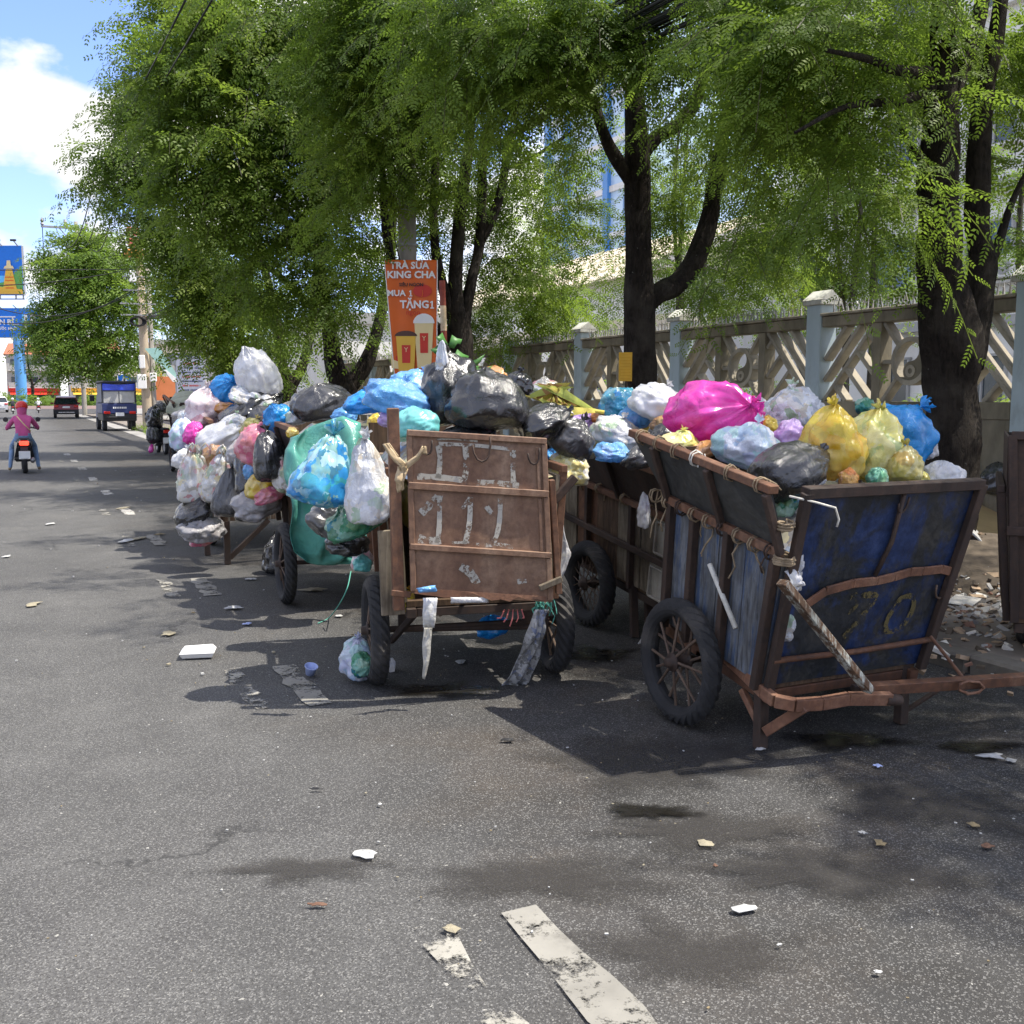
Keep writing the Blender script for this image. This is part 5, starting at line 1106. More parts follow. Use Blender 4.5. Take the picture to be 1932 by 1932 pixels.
# brown cart
bag(915, 766, 140, 118, 5.05, 'f_black', 'biggest shiny black bag over the 111 tailboard', lump=.13)
bag(852, 748, 112, 130, 5.35, 'f_black', 'open black bag with leaves inside behind the biggest black bag', lump=.2, tilt=(.1, -.3, .4))
bag(1015, 802, 104, 64, 5.0, 'f_black', 'creased black bag at the corner of the brown cart', tilt=(.3, 1.1, .2), lump=.14)
bag(1074, 834, 92, 74, 5.0, 'f_charcoal', 'matt charcoal bag hanging off the side of the brown cart', tilt=(.2, .6, .1), lump=.1)
bag(752, 757, 132, 66, 5.35, 'f_sky', 'silvery sky blue bag on the brown cart beside the tall rusty post', tilt=(.3, .2, .2))
bag(790, 730, 100, 48, 5.8, 'f_sky', 'light blue bag in front of the orange banner')
bag(694, 762, 84, 42, 6.0, 'f_blue', 'flattened blue bag behind the rusty post of the brown cart')
bag(784, 806, 92, 62, 4.95, 'f_teal', 'smooth teal bag squeezed behind the 111 tailboard', neck=False, lump=.1)
bag(978, 728, 50, 46, 5.7, 'f_black', 'small black bag behind the orange leaf on the brown cart')
bag(1026, 738, 56, 42, 5.9, 'f_clear', 'greyish clear bag beside the palm frond', neck=False)
bag(835, 700, 40, 90, 5.3, 'f_clear2', 'pale plastic sheet standing up out of the open black bag', style='h', neck=False, lump=.25)
bag(880, 830, 110, 50, 5.1, 'f_black', 'black bag pressed flat just inside the tailboard', neck=False)
bag(697, 925, 102, 168, 4.92, 'f_clear2', 'large clear bag of white cups hanging on the rusty post', style='h', lump=.12, seed=9)
bag(612, 900, 128, 142, 5.15, 'f_cyan', 'blue tinted bag of green rubbish hanging beside the clear bag', style='h', lump=.14, tilt=(.05, .25, .3))
bag(668, 990, 100, 64, 5.2, 'f_green', 'green bag low under the hanging clear bag', neck=False)
bag(618, 988, 80, 66, 5.4, 'f_charcoal', 'black strip of bag slung over the teal net', neck=False, tilt=(.1, .7, .2))
bag(655, 1025, 80, 44, 5.45, 'f_black', 'black bag bottom under the green bag', neck=False)
bag(682, 1050, 46, 60, 5.6, 'f_blush', 'pinkish clear bag drooping below the teal net', style='h')
bag(684, 1066, 36, 30, 5.5, 'f_teal', 'little turquoise bag end below the pinkish bag', neck=False)
bag(768, 1140, 40, 46, 4.95, 'f_yellow', 'yellow bag hanging under the corner of the brown cart', style='h', lump=.1)
bag(779, 960, 30, 90, 4.98, 'f_olive', 'olive bag squeezed beside the 111 tailboard', neck=False)
bag(1050, 1030, 28, 110, 4.98, 'f_white', 'torn white bag trailing down the side of the brown cart', style='h', neck=False, lump=.25)
bag(930, 1185, 60, 40, 5.6, 'f_blue', 'dark blue bag hanging under the brown cart', neck=False)
# carts farther along
bag(606, 762, 108, 62, 7.6, 'f_charcoal', 'matt black bag tied on top of the cart with the teal net', tilt=(.2, -.3, .2), lump=.1)
bag(526, 792, 56, 52, 7.9, 'f_blue', 'round bright blue bag at the side of the teal net cart', tilt=(.2, -.5, .1))
bag(552, 818, 22, 20, 7.0, 'f_yellow', 'little yellow bag end at the top of the teal net', neck=False)
bag(706, 800, 26, 36, 6.5, 'f_yellow', 'yellow knotted bag scrap beside the hanging blue bag', neck=False)
bag(492, 846, 92, 82, 8.0, 'f_rose', 'round rose pink bag hung beside the black one', lump=.1)
bag(511, 872, 62, 96, 7.6, 'f_black', 'upright black bag hung against the teal net', style='r', lump=.1)
bag(462, 898, 48, 84, 8.4, 'f_black', 'wrinkled black bag below the rose pink bag', style='h')
bag(495, 922, 56, 60, 8.0, 'f_yellow', 'yellow and green bag bottom below the upright black bag', neck=False)
bag(490, 948, 104, 46, 8.3, 'f_grey', 'greyish see through bag sagging above the wheel', neck=False)
bag(508, 936, 60, 30, 7.9, 'f_rose', 'magenta bag lying on the greyish bag', neck=False)
bag(432, 938, 66, 92, 9.0, 'f_charcoal', 'long pleated charcoal bag hanging over the shelf frame', style='h', lump=.08)
bag(368, 908, 80, 100, 9.6, 'f_clear', 'bulging clear bag with red wrappers hanging out over the road', style='h', lump=.1, hand=True)
bag(410, 912, 70, 96, 9.3, 'f_clear', 'clear bag with green packets and a loop handle beside the charcoal bag', style='h', lump=.1, hand=True)
bag(364, 972, 86, 50, 9.5, 'f_black', 'black bag dangling under the clear handled bags', tilt=(.1, 1.0, .2))
bag(382, 1000, 80, 44, 9.4, 'f_grey', 'grey clear bag hanging lowest by the shelf frame', neck=False)
bag(382, 1016, 52, 22, 9.5, 'f_rose', 'reddish bag end below the grey clear bag', neck=False)
bag(515, 1055, 40, 70, 9.0, 'f_black', 'black bag lying on the road behind the wheel', style='r')
bag(430, 738, 66, 62, 11.0, 'f_blue', 'bright blue ball of a bag beside the white sack', tilt=(1.0, .3, 0), lump=.09)
bag(462, 782, 120, 52, 10.5, 'f_black', 'wide wrinkled black bag below the white sack', tilt=(.2, 1.1, .1))
bag(386, 778, 68, 74, 11.0, 'f_blush', 'pale bag with red and grey wrappers beside the khaki cover')
bag(346, 826, 48, 60, 10.8, 'f_aqua', 'bluish clear bag at the outer corner of the planked cart')
bag(418, 824, 116, 54, 10.3, 'f_white', 'long white see through bag lying on the planked cart', neck=False, tilt=(.1, 1.1, .1), lump=.2)
bag(364, 822, 34, 44, 10.6, 'f_pink', 'small pink bag inside the long white one', neck=False)
bag(474, 812, 42, 40, 10.0, 'f_olive', 'olive yellow bag at the end of the long white bag')
bag(378, 848, 44, 34, 10.7, 'f_lilac', 'mauve bag below the long white bag', neck=False)
bag(428, 772, 46, 22, 10.8, 'f_orange', 'red orange wrapper between the blue ball and the black bag', neck=False)
bag(545, 790, 50, 50, 10.2, 'f_clear', 'clear bag filling the gap behind the round blue bag', neck=False)
bag(500, 800, 70, 56, 10.2, 'f_charcoal', 'dark bag under the wide black one on the planked cart', neck=False)
bag(390, 800, 110, 60, 11.5, 'f_grey', 'grey bag deep in the planked cart load', neck=False)
for i_, (u, v, w, h, Y, fm, lb) in enumerate(((352, 792, 34, 30, 11.2, 'f_white', 'small white bag tucked behind the bluish clear bag'), (405, 760, 30, 26, 11.2, 'f_rose', 'small red pink bag below the bright blue ball'), (446, 800, 40, 28, 10.2, 'f_clear2', 'small clear bag between the black and long white bags'), (520, 830, 44, 36, 8.6, 'f_orange', 'small orange bag above the upright black bag'), (478, 890, 36, 40, 8.3, 'f_sky', 'small sky blue bag between the rose and charcoal bags'), (448, 860, 40, 44, 8.9, 'f_grey', 'small grey bag under the olive one'), (536, 905, 34, 60, 7.5, 'f_clear', 'slim clear bag squeezed beside the teal net'), (404, 862, 44, 40, 9.9, 'f_brown', 'brown paper bag below the mauve one'), (344, 870, 34, 40, 10.2, 'f_white', 'small white bag above the bulging clear bag'), (470, 972, 50, 34, 8.6, 'f_black', 'small black bag resting on the shelf frame'), (560, 788, 40, 30, 7.8, 'f_clear2', 'crumpled clear film on the rim of the teal net cart'), (650, 786, 44, 30, 6.9, 'f_sky', 'small blue bag end above the teal net'), (735, 790, 40, 36, 5.3, 'f_lilac', 'small lilac bag behind the rusty post'), (1110, 850, 44, 40, 5.3, 'f_clear', 'small clear bag beside the charcoal one of the door cart'), (1205, 800, 40, 34, 5.3, 'f_yellow', 'small yellow bag under the ragged white one'), (1530, 905, 50, 34, 3.48, 'f_clear2', 'crumpled clear film beside the black bag on the blue cart'), (1600, 905, 40, 34, 3.46, 'f_orange', 'small orange bag below the tall yellow one'), (1735, 905, 36, 30, 3.46, 'f_lemon', 'tiny lemon bag beside the crumpled white one'))): bag(u, v, w, h, Y, fm, lb, neck=i_ % 2 == 0)
# white sack leaning up, cream sheet below it
sk = bag(488, 716, 76, 104, 10.6, 'f_white', 'big white woven sack leaning on top of the planked cart', tilt=(.1, -.45, .2), lump=.07, neck=False, name='woven_sack', group='sacks on the carts'); sk['category'] = 'sack'
cs = bag(478, 760, 84, 46, 10.5, 'f_clear2', 'cream folded sheet under the white woven sack', neck=False, lump=.3, tilt=(.1, .5, 0), name='folded_sheet', group=None); cs['category'] = 'sheet'; cs.pop('group', None)
# loose bags on the ground
bag(672, 1246, 58, 80, 5.32, 'f_aqua', 'clear bag with green leaves lying beside the wheel of the brown cart', lump=.2, tilt=(.1, .1, .2))
bag(735, 1258, 22, 30, 5.45, 'f_white', 'bit of white bag behind the wheel of the brown cart', neck=False)
_cb = bag(684, 1256, 40, 52, 5.22, 'f_green', 'bright green cabbage leaf ball inside the clear bag on the road', neck=False, name='leaf_ball', group=None); _cb['category'] = 'vegetable'; _cb.pop('group', None)
bag(1855, 868, 60, 110, 7.6, 'f_black', 'black bag slumped against the fence base beside the twin trunk', lump=.14)
bag(1890, 905, 70, 60, 7.2, 'f_charcoal', 'charcoal bag lying on the pavement beside the tilted board', neck=False)

# refuse that fills each cart under the bags
def heap(root, y0, y1, hw, z, label, seed):
    def fn(a, b):
        x, y = -hw + 2 * hw * a, y0 + (y1 - y0) * b; e = min(1, 5 * min(a, 1 - a), 5 * min(b, 1 - b))
        return (x, y, z - .12 + .14 * e + .10 * noise.noise((x * 4 + seed, y * 4, 0)) * e + .04 * noise.noise((x * 13, y * 13 + seed, 3)))
    o = MB().grid(fn, 22, 26).build('refuse_heap', M['heap'], None, smooth=True); o.matrix_world = root.matrix_world.copy(); return tag(o, label, 'refuse', kind='stuff')
bpy.context.view_layer.update()
heap(cartA, -.54, .27, .48, .84, 'mixed refuse filling the blue cart', 1); heap(cartB, -.95, .6, .48, .86, 'mixed refuse filling the door cart', 2); heap(cartC, -.34, .94, .39, .98, 'mixed refuse filling the brown cart', 3); heap(cartD, -.42, .98, .48, .95, 'mixed refuse filling the teal net cart', 4); heap(cartE, -.48, 1.18, .50, .95, 'mixed refuse filling the planked cart', 5); heap(cartG, -.42, .74, .46, .70, 'mixed refuse filling the dark bin cart', 6); heap(cartF, -1, 1.1, .55, 1.0, 'mixed refuse filling the covered cart', 7)

# ------------------------------------------------------------------ cloths, leaves and loose plastic
def cloth(name, label, cat, mat, rows, Ys, nu=26, nv=26, fold=.03, seed=0, thick=.004, bulge=.1, ff=7):
    """rows: photo points across, top to bottom; Ys: depth of each row; a sagging folded sheet"""
    k = len(rows); m_ = len(rows[0])
    def fn(a, b):
        t = b * (k - 1); j = min(k - 2, int(t)); t -= j; s = a * (m_ - 1); i = min(m_ - 2, int(s)); s -= i
        q = [[np.array(rows[jj][ii]) for ii in (i, i + 1)] for jj in (j, j + 1)]
        uv = (q[0][0] * (1 - s) + q[0][1] * s) * (1 - t) + (q[1][0] * (1 - s) + q[1][1] * s) * t
        y = Ys[j] * (1 - t) + Ys[j + 1] * t
        p = atY(uv[0], uv[1], y); bl = bulge * math.sin(math.pi * a) * math.sin(math.pi * min(1, b * .9 + .1))
        f = fold * (math.sin(a * ff * 2 + 3 * noise.noise((a * 2, b * 2, seed)) + b * 2) * (1 - .3 * b) + 1.3 * noise.noise((a * 5 + seed, b * 5, 1)))
        return p + Vector((.15, -.95, .1)) * (bl + f)
    o = MB().grid(fn, nu, nv).build(name, M[mat], None, smooth=True, solid=thick); return tag(o, label, cat)
M['net'] = film_mat('teal_woven_net', (.09, .33, .27), 0, .8, None, .12, .9, .8, .2)
M['khaki'] = plain('khaki_canvas', (.36, .37, .28), .9, var=.18, scale=6, bmp=.3, bscale=150, dirt=(.2, .2, .15))
cloth('net_sack', 'teal woven net sack draped down the side of the second cart', 'sack', 'net', [[(548, 826), (600, 800), (640, 786), (700, 815)], [(536, 850), (590, 850), (640, 850), (700, 860)], [(534, 900), (590, 915), (650, 920), (705, 930)], [(544, 985), (600, 990), (650, 1000), (700, 1000)], [(556, 1040), (600, 1045), (640, 1045), (672, 1040)], [(572, 1058), (600, 1066), (640, 1066), (662, 1062)]], [6.85, 6.8, 6.75, 6.75, 6.8, 6.85], nu=44, nv=40, fold=.075, bulge=.10, ff=6)
cloth('cart_cover', 'khaki canvas cover thrown over the far cart', 'cover', 'khaki', [[(330, 742), (345, 738), (360, 738), (376, 748)], [(316, 762), (340, 755), (365, 755), (388, 764)], [(312, 778), (340, 790), (366, 796), (392, 800)]], [22.6, 21.6, 21.0], fold=.06, bulge=.3, ff=3)
cloth('white_rag', 'white rag with handles hanging at the corner gap of the blue cart', 'rag', 'f_white', [[(1480, 1078), (1500, 1070)], [(1490, 1100), (1512, 1096)], [(1485, 1112), (1520, 1104)]], [3.27, 3.25, 3.25], 8, 8, .012, 3, bulge=.02)
cloth('paper_strip', 'white paper strip hanging under the brown cart', 'paper', 'f_white', [[(798, 1128), (824, 1128)], [(797, 1160), (822, 1160)], [(798, 1184), (820, 1184)]], [4.62, 4.62, 4.64], 6, 8, .006, 4, bulge=.01)
M['grey_strip'] = film_mat('grey_tape_film', (.42, .41, .37), 0, .4, glow=.1)
cloth('plastic_strip', 'long grey plastic tail hanging under the paper strip', 'strip', 'grey_strip', [[(800, 1182), (815, 1182)], [(796, 1215), (812, 1215)], [(798, 1250), (810, 1245)], [(797, 1280), (802, 1282)]], [4.66, 4.66, 4.66, 4.66], 6, 16, .006, 5, bulge=.01)
M['silver'] = film_mat('silver_black_film', (.42, .42, .41), .7, .18, [(.1, .1, .1), (.6, .6, .6), (.75, .75, .75), (.05, .12, .35)], .1, 1.1, 2.2, .8)
cloth('plastic_sleeve', 'long crumpled silver sleeve trailing from the brown cart to the road', 'plastic', 'silver', [[(1010, 1150), (1030, 1150)], [(1000, 1190), (1026, 1190)], [(978, 1235), (1014, 1240)], [(955, 1280), (998, 1285)], [(930, 1312), (972, 1306)]], [4.62, 4.66, 4.76, 4.86, 4.98], 10, 30, .02, 6, bulge=.03)
cloth('wood_scrap', 'orange brown dry leaf lying on the black bags of the brown cart', 'leaf', 'f_orange', [[(912, 694), (930, 690), (944, 698)], [(922, 706), (938, 700), (952, 712)], [(942, 724), (950, 722), (958, 718)]], [5.5, 5.3, 5.2], 10, 10, .02, 7, bulge=.05).name = 'dry_leaf'
cloth('tan_tape', 'torn tan packing tape tied round the tall rusty post', 'tape', 'tape', [[(722, 838), (732, 836)], [(735, 862), (748, 858)], [(752, 880), (764, 874)], [(762, 900), (770, 880)]], [4.66, 4.64, 4.62, 4.62], 6, 14, .012, 8, bulge=.02)
cloth('tan_tape', 'tan tape end dangling beside the 111 tailboard', 'tape', 'tape', [[(750, 880), (768, 884)], [(744, 905), (760, 910)], [(750, 930), (762, 924)]], [4.63, 4.62, 4.62], 6, 10, .01, 9, bulge=.02)
cloth('tan_tape', 'tan tape stretched from the post across the tailboard hook', 'tape', 'tape', [[(765, 874), (768, 884)], [(785, 860), (788, 868)], [(796, 842), (804, 842)], [(796, 856), (806, 858)]], [4.60, 4.58, 4.57, 4.57], 5, 12, .006, 10, bulge=.01)
cloth('blue_packet', 'flat blue and white packet stuck under the tailboard', 'packet', 'f_sky', [[(785, 1110), (820, 1104)], [(790, 1118), (824, 1116)]], [4.60, 4.60], 8, 5, .008, 11, bulge=.02)
cloth('white_packet', 'white packet edge below the torn bottom of the tailboard', 'packet', 'f_white', [[(850, 1127), (920, 1127)], [(850, 1138), (922, 1137)]], [4.66, 4.66], 10, 4, .005, 12, bulge=.01)
cloth('white_strip', 'white torn film hanging on the outer post of the brown cart', 'plastic', 'f_white', [[(1044, 945), (1054, 950)], [(1050, 1010), (1066, 1020)], [(1056, 1040), (1078, 1046)], [(1050, 1110), (1058, 1090)]], [4.9, 4.9, 4.9, 4.9], 6, 16, .012, 13, bulge=.02)
pr = MB()
for k in range(5): pr.tube([atY(952 + k * 8, 1150, 4.7), atY(945 + k * 11, 1166, 4.68), atY(938 + k * 12, 1182 - 8 * abs(k - 2), 4.68)], .004, 5)
tag(pr.build('pink_cord', plain('pink_cord', (.55, .16, .14), .8), None, smooth=True), 'frayed pink cord hanging under the brown cart', 'cord')
gs = MB().tube([tuple(p) for p in smooth_path([tuple(atY(662, 1078, 6.6)), tuple(atY(655, 1110, 6.5)), tuple(atY(640, 1140, 6.6)), tuple(atZ(620, 1166, .01)), tuple(atZ(600, 1176, .01))], 5)], .004, 5)
tag(gs.build('green_string', plain('green_string', (.1, .35, .27), .8), None, smooth=True), 'thin green string trailing from the teal net onto the road', 'string')
# green net scraps by the right post of the brown cart
gn = MB(); _r = random.Random(8)
for k in range(22):
    a = atY(1022 + _r.uniform(-8, 20), 1120 + _r.uniform(0, 20), 4.68); pts = [a]
    for q in range(3): pts.append(pts[-1] + Vector((_r.uniform(-.03, .03), _r.uniform(-.02, .02), -_r.uniform(.01, .04))))
    gn.tube(pts, .003, 4)
tag(gn.build('net_scrap', M['net'], None), 'tangle of green net threads under the tailboard corner', 'net')
# dry palm frond lying across the two carts
M['palm'] = plain('dry_palm_leaf', (.42, .36, .07), .6, var=.35, scale=8, bmp=.2); M['palm_green'] = plain('greenish_palm_leaf', (.30, .34, .06), .6, var=.3, scale=8, bmp=.2); M['palm_brown'] = plain('brown_palm_leaf', (.30, .17, .05), .7, var=.3, scale=8)
pf = empty('palm_frond', (0, 0, 0), label='dry yellow palm frond lying between the brown and door carts', cat='leaf')
a0, a1 = atY(1140, 778, 5.25), atY(985, 745, 5.45)
MB().tube([a0, a0.lerp(a1, .5) + Vector((0, 0, -.015)), a1], [.012, .009, .004], 6).build('stem', M['palm'], pf, smooth=True)
for k in range(20):
    t = .1 + .85 * k / 20; b0 = a0.lerp(a1, t); tip = atY(1015 + 4.2 * k - 12 * (k % 3), 722 + 2.2 * (k % 5) + (0 if k % 2 else 48), 5.5 - .3 * (k % 2)) if k % 4 else atY(1000 + 5 * k, 790 + k, 5.1)
    md = b0.lerp(tip, .5) + Vector((0, 0, .02)); w_ = .030; sd = (tip - b0).cross(Vector((0, -1, .3))).normalized() * w_
    mbl = MB(); mbl.add([b0 - sd * .4, b0 + sd * .4, md + sd, tip, md - sd, md + Vector((0, -.006, -.006))], [(0, 5, 4), (0, 1, 5), (1, 2, 5), (5, 2, 3), (4, 5, 3)])
    mbl.build('leaflet', M[('palm', 'palm_green', 'palm_brown')[k % 3]], pf, solid=.0015)
# broad green leaves sticking out of the open black bag
pl_ = empty('plant_cutting', (0, 0, 0), label='cut green leafy plant sticking up out of the open black bag', cat='plant')
M['big_leaf'] = plain('broad_green_leaf', (.05, .15, .03), .45, var=.3, scale=10, bmp=.1)
s0 = atY(868, 735, 5.4)
MB().tube([s0, atY(858, 700, 5.4), atY(846, 660, 5.4), atY(838, 640, 5.4)], [.012, .01, .008, .004], 6).build('stem', M['bark_pale'], pl_, smooth=True)
for k, (u0, v0, u1, v1, w_) in enumerate(((850, 668, 812, 660, .03), (846, 655, 872, 640, .028), (852, 680, 885, 672, .03), (846, 650, 822, 636, .026), (858, 700, 830, 690, .03), (862, 712, 905, 690, .022), (866, 720, 915, 668, .02), (870, 725, 930, 690, .018), (860, 705, 845, 735, .028), (848, 664, 838, 690, .028))):
    b0, tip = atY(u0, v0, 5.4), atY(u1, v1, 5.4 + .06 * (k % 3) - .06); ax = tip - b0; sd = ax.cross(Vector((.2, -1, .4))).normalized() * w_; md = b0.lerp(tip, .45) + Vector((0, 0, .025))
    MB().add([b0, b0.lerp(tip, .25) + sd * .8, md + sd, b0.lerp(tip, .75) + sd * .7, tip, b0.lerp(tip, .75) - sd * .7, md - sd, b0.lerp(tip, .25) - sd * .8, md - Vector((0, 0, .012))], [(0, 1, 8), (1, 2, 8), (2, 3, 8), (3, 4, 8), (4, 5, 8), (5, 6, 8), (6, 7, 8), (7, 0, 8)]).build('leaf', M['big_leaf'], pl_, solid=.0012, smooth=True)
# ------------------------------------------------------------------ signs, poles and wires
ZUP = Vector((0, 0, 1))
def flat(name, c, rough=.55, var=.06): return plain(name, c, rough, var=var, scale=4, bmp=.03)
M['vinyl_orange'] = flat('orange_vinyl', (.66, .125, .015)); M['vinyl_red'] = flat('red_print', (.55, .035, .02)); M['print_white'] = flat('white_print', (.75, .74, .72)); M['print_black'] = flat('black_print', (.02, .018, .018))
M['print_cream'] = flat('cream_print', (.72, .58, .30)); M['print_gold'] = flat('gold_print', (.70, .42, .05)); M['print_brown'] = flat('brown_print', (.08, .035, .025)); M['print_blue'] = flat('blue_print', (.01, .16, .62)); M['print_sky'] = flat('light_blue_print', (.12, .48, .85)); M['print_green'] = flat('green_print', (.10, .32, .08)); M['print_navy'] = flat('navy_print', (.03, .04, .14))
M['print_grey'] = flat('grey_print', (.45, .45, .47)); M['concrete_pole'] = plain('grey_pole_concrete', (.30, .28, .25), .9, var=.15, scale=4, bmp=.3, dirt=(.13, .12, .10), stretch=(1, 1, .3)); M['pole_tan'] = plain('tan_pole_concrete', (.42, .34, .24), .9, var=.15, scale=3, bmp=.2, stretch=(1, 1, .3))
M['cable'] = plain('black_cable', (.016, .016, .017), .6, var=.2, scale=4, bmp=0); M['steel_grey'] = plain('grey_steel', (.30, .30, .31), .5, metal=.5, var=.15, scale=8)
def board(name, label, cat, u, v, Y, turn=0.0, group=None):
    """a root whose local x is to the viewer's right, y up, z towards the road user; returns it with metres per photo pixel"""
    p = atY(u, v, Y); rt = Matrix.Rotation(turn, 3, 'Z') @ Vector((RT.x, RT.y, 0)).normalized(); n = rt.cross(ZUP)
    Mx = Matrix((rt, ZUP, n)).transposed()
    return empty(name, p, Mx.to_euler(), label=label, cat=cat, group=group), mpp(p)
def shape(root, m_, pts, mat, z=.004, th=.003, name='print'):
    return MB().prism([(x * m_, -y * m_) for x, y in pts], th, Matrix.Translation((0, 0, z))).build(name, M[mat], root)
def rect(x0, y0, x1, y1): return [(x0, y1), (x1, y1), (x1, y0), (x0, y0)]
def words(root, m_, body, x, y, px, mat, bold=.02, z=.006, sx=1.0): return text_part(body, px * m_ * 1.38, M[mat], root, (x * m_, -y * m_, z), (0, 0, 0), bold, ext=.001, sx=sx)

bn, bm = board('advertising_banner', 'orange milk tea banner with two printed cups tied to the concrete pole', 'banner', 776, 612, 15.7)
def bfn(a, b):
    wl_ = -49 + 18 * b; wr_ = 50 - 3 * b; x = wl_ + (wr_ - wl_) * a
    return (x * bm, (119 - 238 * b) * bm, .012 * math.sin(a * 7 + 2) * (.4 + b) + .006 * math.sin(a * 17 + b * 4))
MB().grid(bfn, 26, 30).build('sheet', M['vinyl_orange'], bn, smooth=True, solid=.002)
for s in (0, 1): MB().tube([Vector(bfn(s, t / 8)) for t in range(9)], .008, 6).build('edge_hem', M['print_white'], bn, smooth=True)
zz = .03
words(bn, bm, 'TRÀ SỮA', -2, -108, 12.5, 'print_white', .035, zz, 1.05); words(bn, bm, 'KING CHA', 1, -91, 13, 'print_white', .035, zz, 1.05); words(bn, bm, 'SIÊU NGON', 1, -73, 6.2, 'print_black', .03, zz); words(bn, bm, 'MUA', -27, -57, 11, 'print_white', .03, zz + .012, 1.05); words(bn, bm, 'TẶNG', 7, -36, 14, 'print_white', .035, zz + .012, 1.0)
def digit_one(x, y, h): shape(bn, bm, [(x - .26 * h, y + h / 2), (x + .26 * h, y + h / 2), (x + .26 * h, y + .36 * h), (x + .1 * h, y + .36 * h), (x + .1 * h, y - h / 2), (x - .08 * h, y - h / 2), (x - .28 * h, y - .34 * h), (x - .28 * h, y - .2 * h), (x - .1 * h, y - .28 * h), (x - .1 * h, y + .36 * h), (x - .26 * h, y + .36 * h)], 'print_white', zz + .012, name='lettering')
digit_one(0, -57, 11); digit_one(40, -36, 14); words(bn, bm, 'ngon', 4, -22, 10, 'vinyl_red', .0, zz - .004)
shape(bn, bm, [(22 + 18 * math.cos(a), -62 + 12 * math.sin(a)) for a in np.linspace(2 * math.pi, 0, 18)][:-1], 'vinyl_red', zz - .012); words(bn, bm, 'J', 22, -58, 10, 'vinyl_orange', 0, zz)
def cup(x, y, w, h, mats, top):
    shape(bn, bm, [(x - w * .36, y + h), (x + w * .36, y + h), (x + w * .5, y), (x - w * .5, y)], mats, zz - .008); shape(bn, bm, [(x - w * .2, y + h * .66), (x + w * .2, y + h * .66), (x + w * .22, y + h * .22), (x - w * .22, y + h * .22)], 'vinyl_red', zz - .003)
    shape(bn, bm, [(x + w * .56 * math.cos(a), y + top[1] * math.sin(a) * (-1) * (math.sin(a) >= 0 and 1)) for a in np.linspace(0, math.pi, 12)], top[0], zz - .005); words(bn, bm, 'Y', x, y + h * .34, 9, 'print_cream', .0, zz + .002)
cup(-10, 22, 38, 76, 'print_gold', ('print_brown', 10)); cup(24, -2, 36, 84, 'print_cream', ('print_white', 18))
shape(bn, bm, [(-34, 66), (-14, 74), (-16, 84), (-38, 82), (-40, 50)], 'print_cream', zz - .012); shape(bn, bm, rect(-2, 100, 34, 103), 'print_white', zz); shape(bn, bm, [(-30, 60), (-22, 55), (-24, 70), (-30, 72)], 'vinyl_red', zz - .014)
shape(bn, bm, rect(-27, 104, -6, 117), 'print_white', zz)
tp = atY(768, 420, 16.1)
def pole(name, label, x, y, h, r0, r1, mat, lean=(0, 0), group='utility poles along the kerb'):
    t = empty(name, (x, y, .05), label=label, cat='pole', group=group)
    MB().lathe([(r0, 0), (r0 * .98, .02), (r0 + (r1 - r0) * .5, h * .5), (r1, h), (0, h)], 'z', 14).build('shaft', M[mat], t, smooth=True)
    t.rotation_euler = (lean[1], lean[0], 0); return t
pA = pole('utility_pole', 'grey concrete utility pole behind the orange banner', tp.x, 16.1, 9.0, .17, .12, 'concrete_pole')
for z in (3.95, 4.5, 5.3): MB().lathe([(.17, -.02), (.175, 0), (.17, .02), (.15, .02), (.15, -.02)], 'z', 14, (0, 0, z), close=True).build('clamp', M['steel_grey'], pA)
for k in range(3): MB().tube([tuple(p) for p in smooth_path([(-.1 - .05 * k, -.14, 3.4), (-.3 - .1 * k, -.2, 4.2), (-.15, -.16, 5.2), (-.5, -.1, 5.6)], 5)], .01, 5).build('drop_wire', M['cable'], pA, smooth=True)
MB().bar((-.9, 0, 8.6), (.9, 0, 8.6), .09, .09).build('crossarm', M['steel_grey'], pA)
# striped post beside the banner
ps = atY(845, 640, 14.2); sp_ = empty('striped_post', (ps.x, 14.2, .08), (0, R(-1.5), 0), label='red and white banded iron post beside the orange banner', cat='post')
M['band_red'] = rust_mat('rusty_red_band', (.09, .02, .015), (.24, .045, .03), (.30, .12, .08), 6); M['band_pale'] = plain('rust_streaked_white_band', (.55, .45, .30), .8, var=.3, scale=8, dirt=(.3, .15, .08))
zt = atY(845, 530, 14.2).z - .08
for k in range(7): MB().lathe([(.045, zt - .36 * (k + 1)), (.045, zt - .36 * k), (.0 if k == 0 else .045, zt - .36 * k)], 'z', 12).build('band', M['band_red' if k % 2 == 0 else 'band_pale'], sp_, smooth=False)
MB().lathe([(.045, 0), (.045, zt - .36 * 7)], 'z', 12).build('shaft', M['band_red'], sp_)
# small yellow notice
yn, ym = board('yellow_notice', 'small yellow notice on a stick in front of the dark trunk', 'sign', 1180, 692, 10.4)
MB().box((0, 0, 0), (25 * ym, 54 * ym, .012)).build('plate', plain('orange_yellow_board', (.62, .34, .03), .7, var=.12, scale=8), yn)
for k in range(8): MB().box((random.Random(k).uniform(-.01, .01), (20 - k * 5.6) * ym, .0085), (19 * ym, 1.3 * ym, .003)).build('text_line', M['print_gold'], yn)
MB().box((4 * ym, -27 * ym - .45, -.012), (.02, .95, .015)).build('stick', M['brown_wood'], yn)
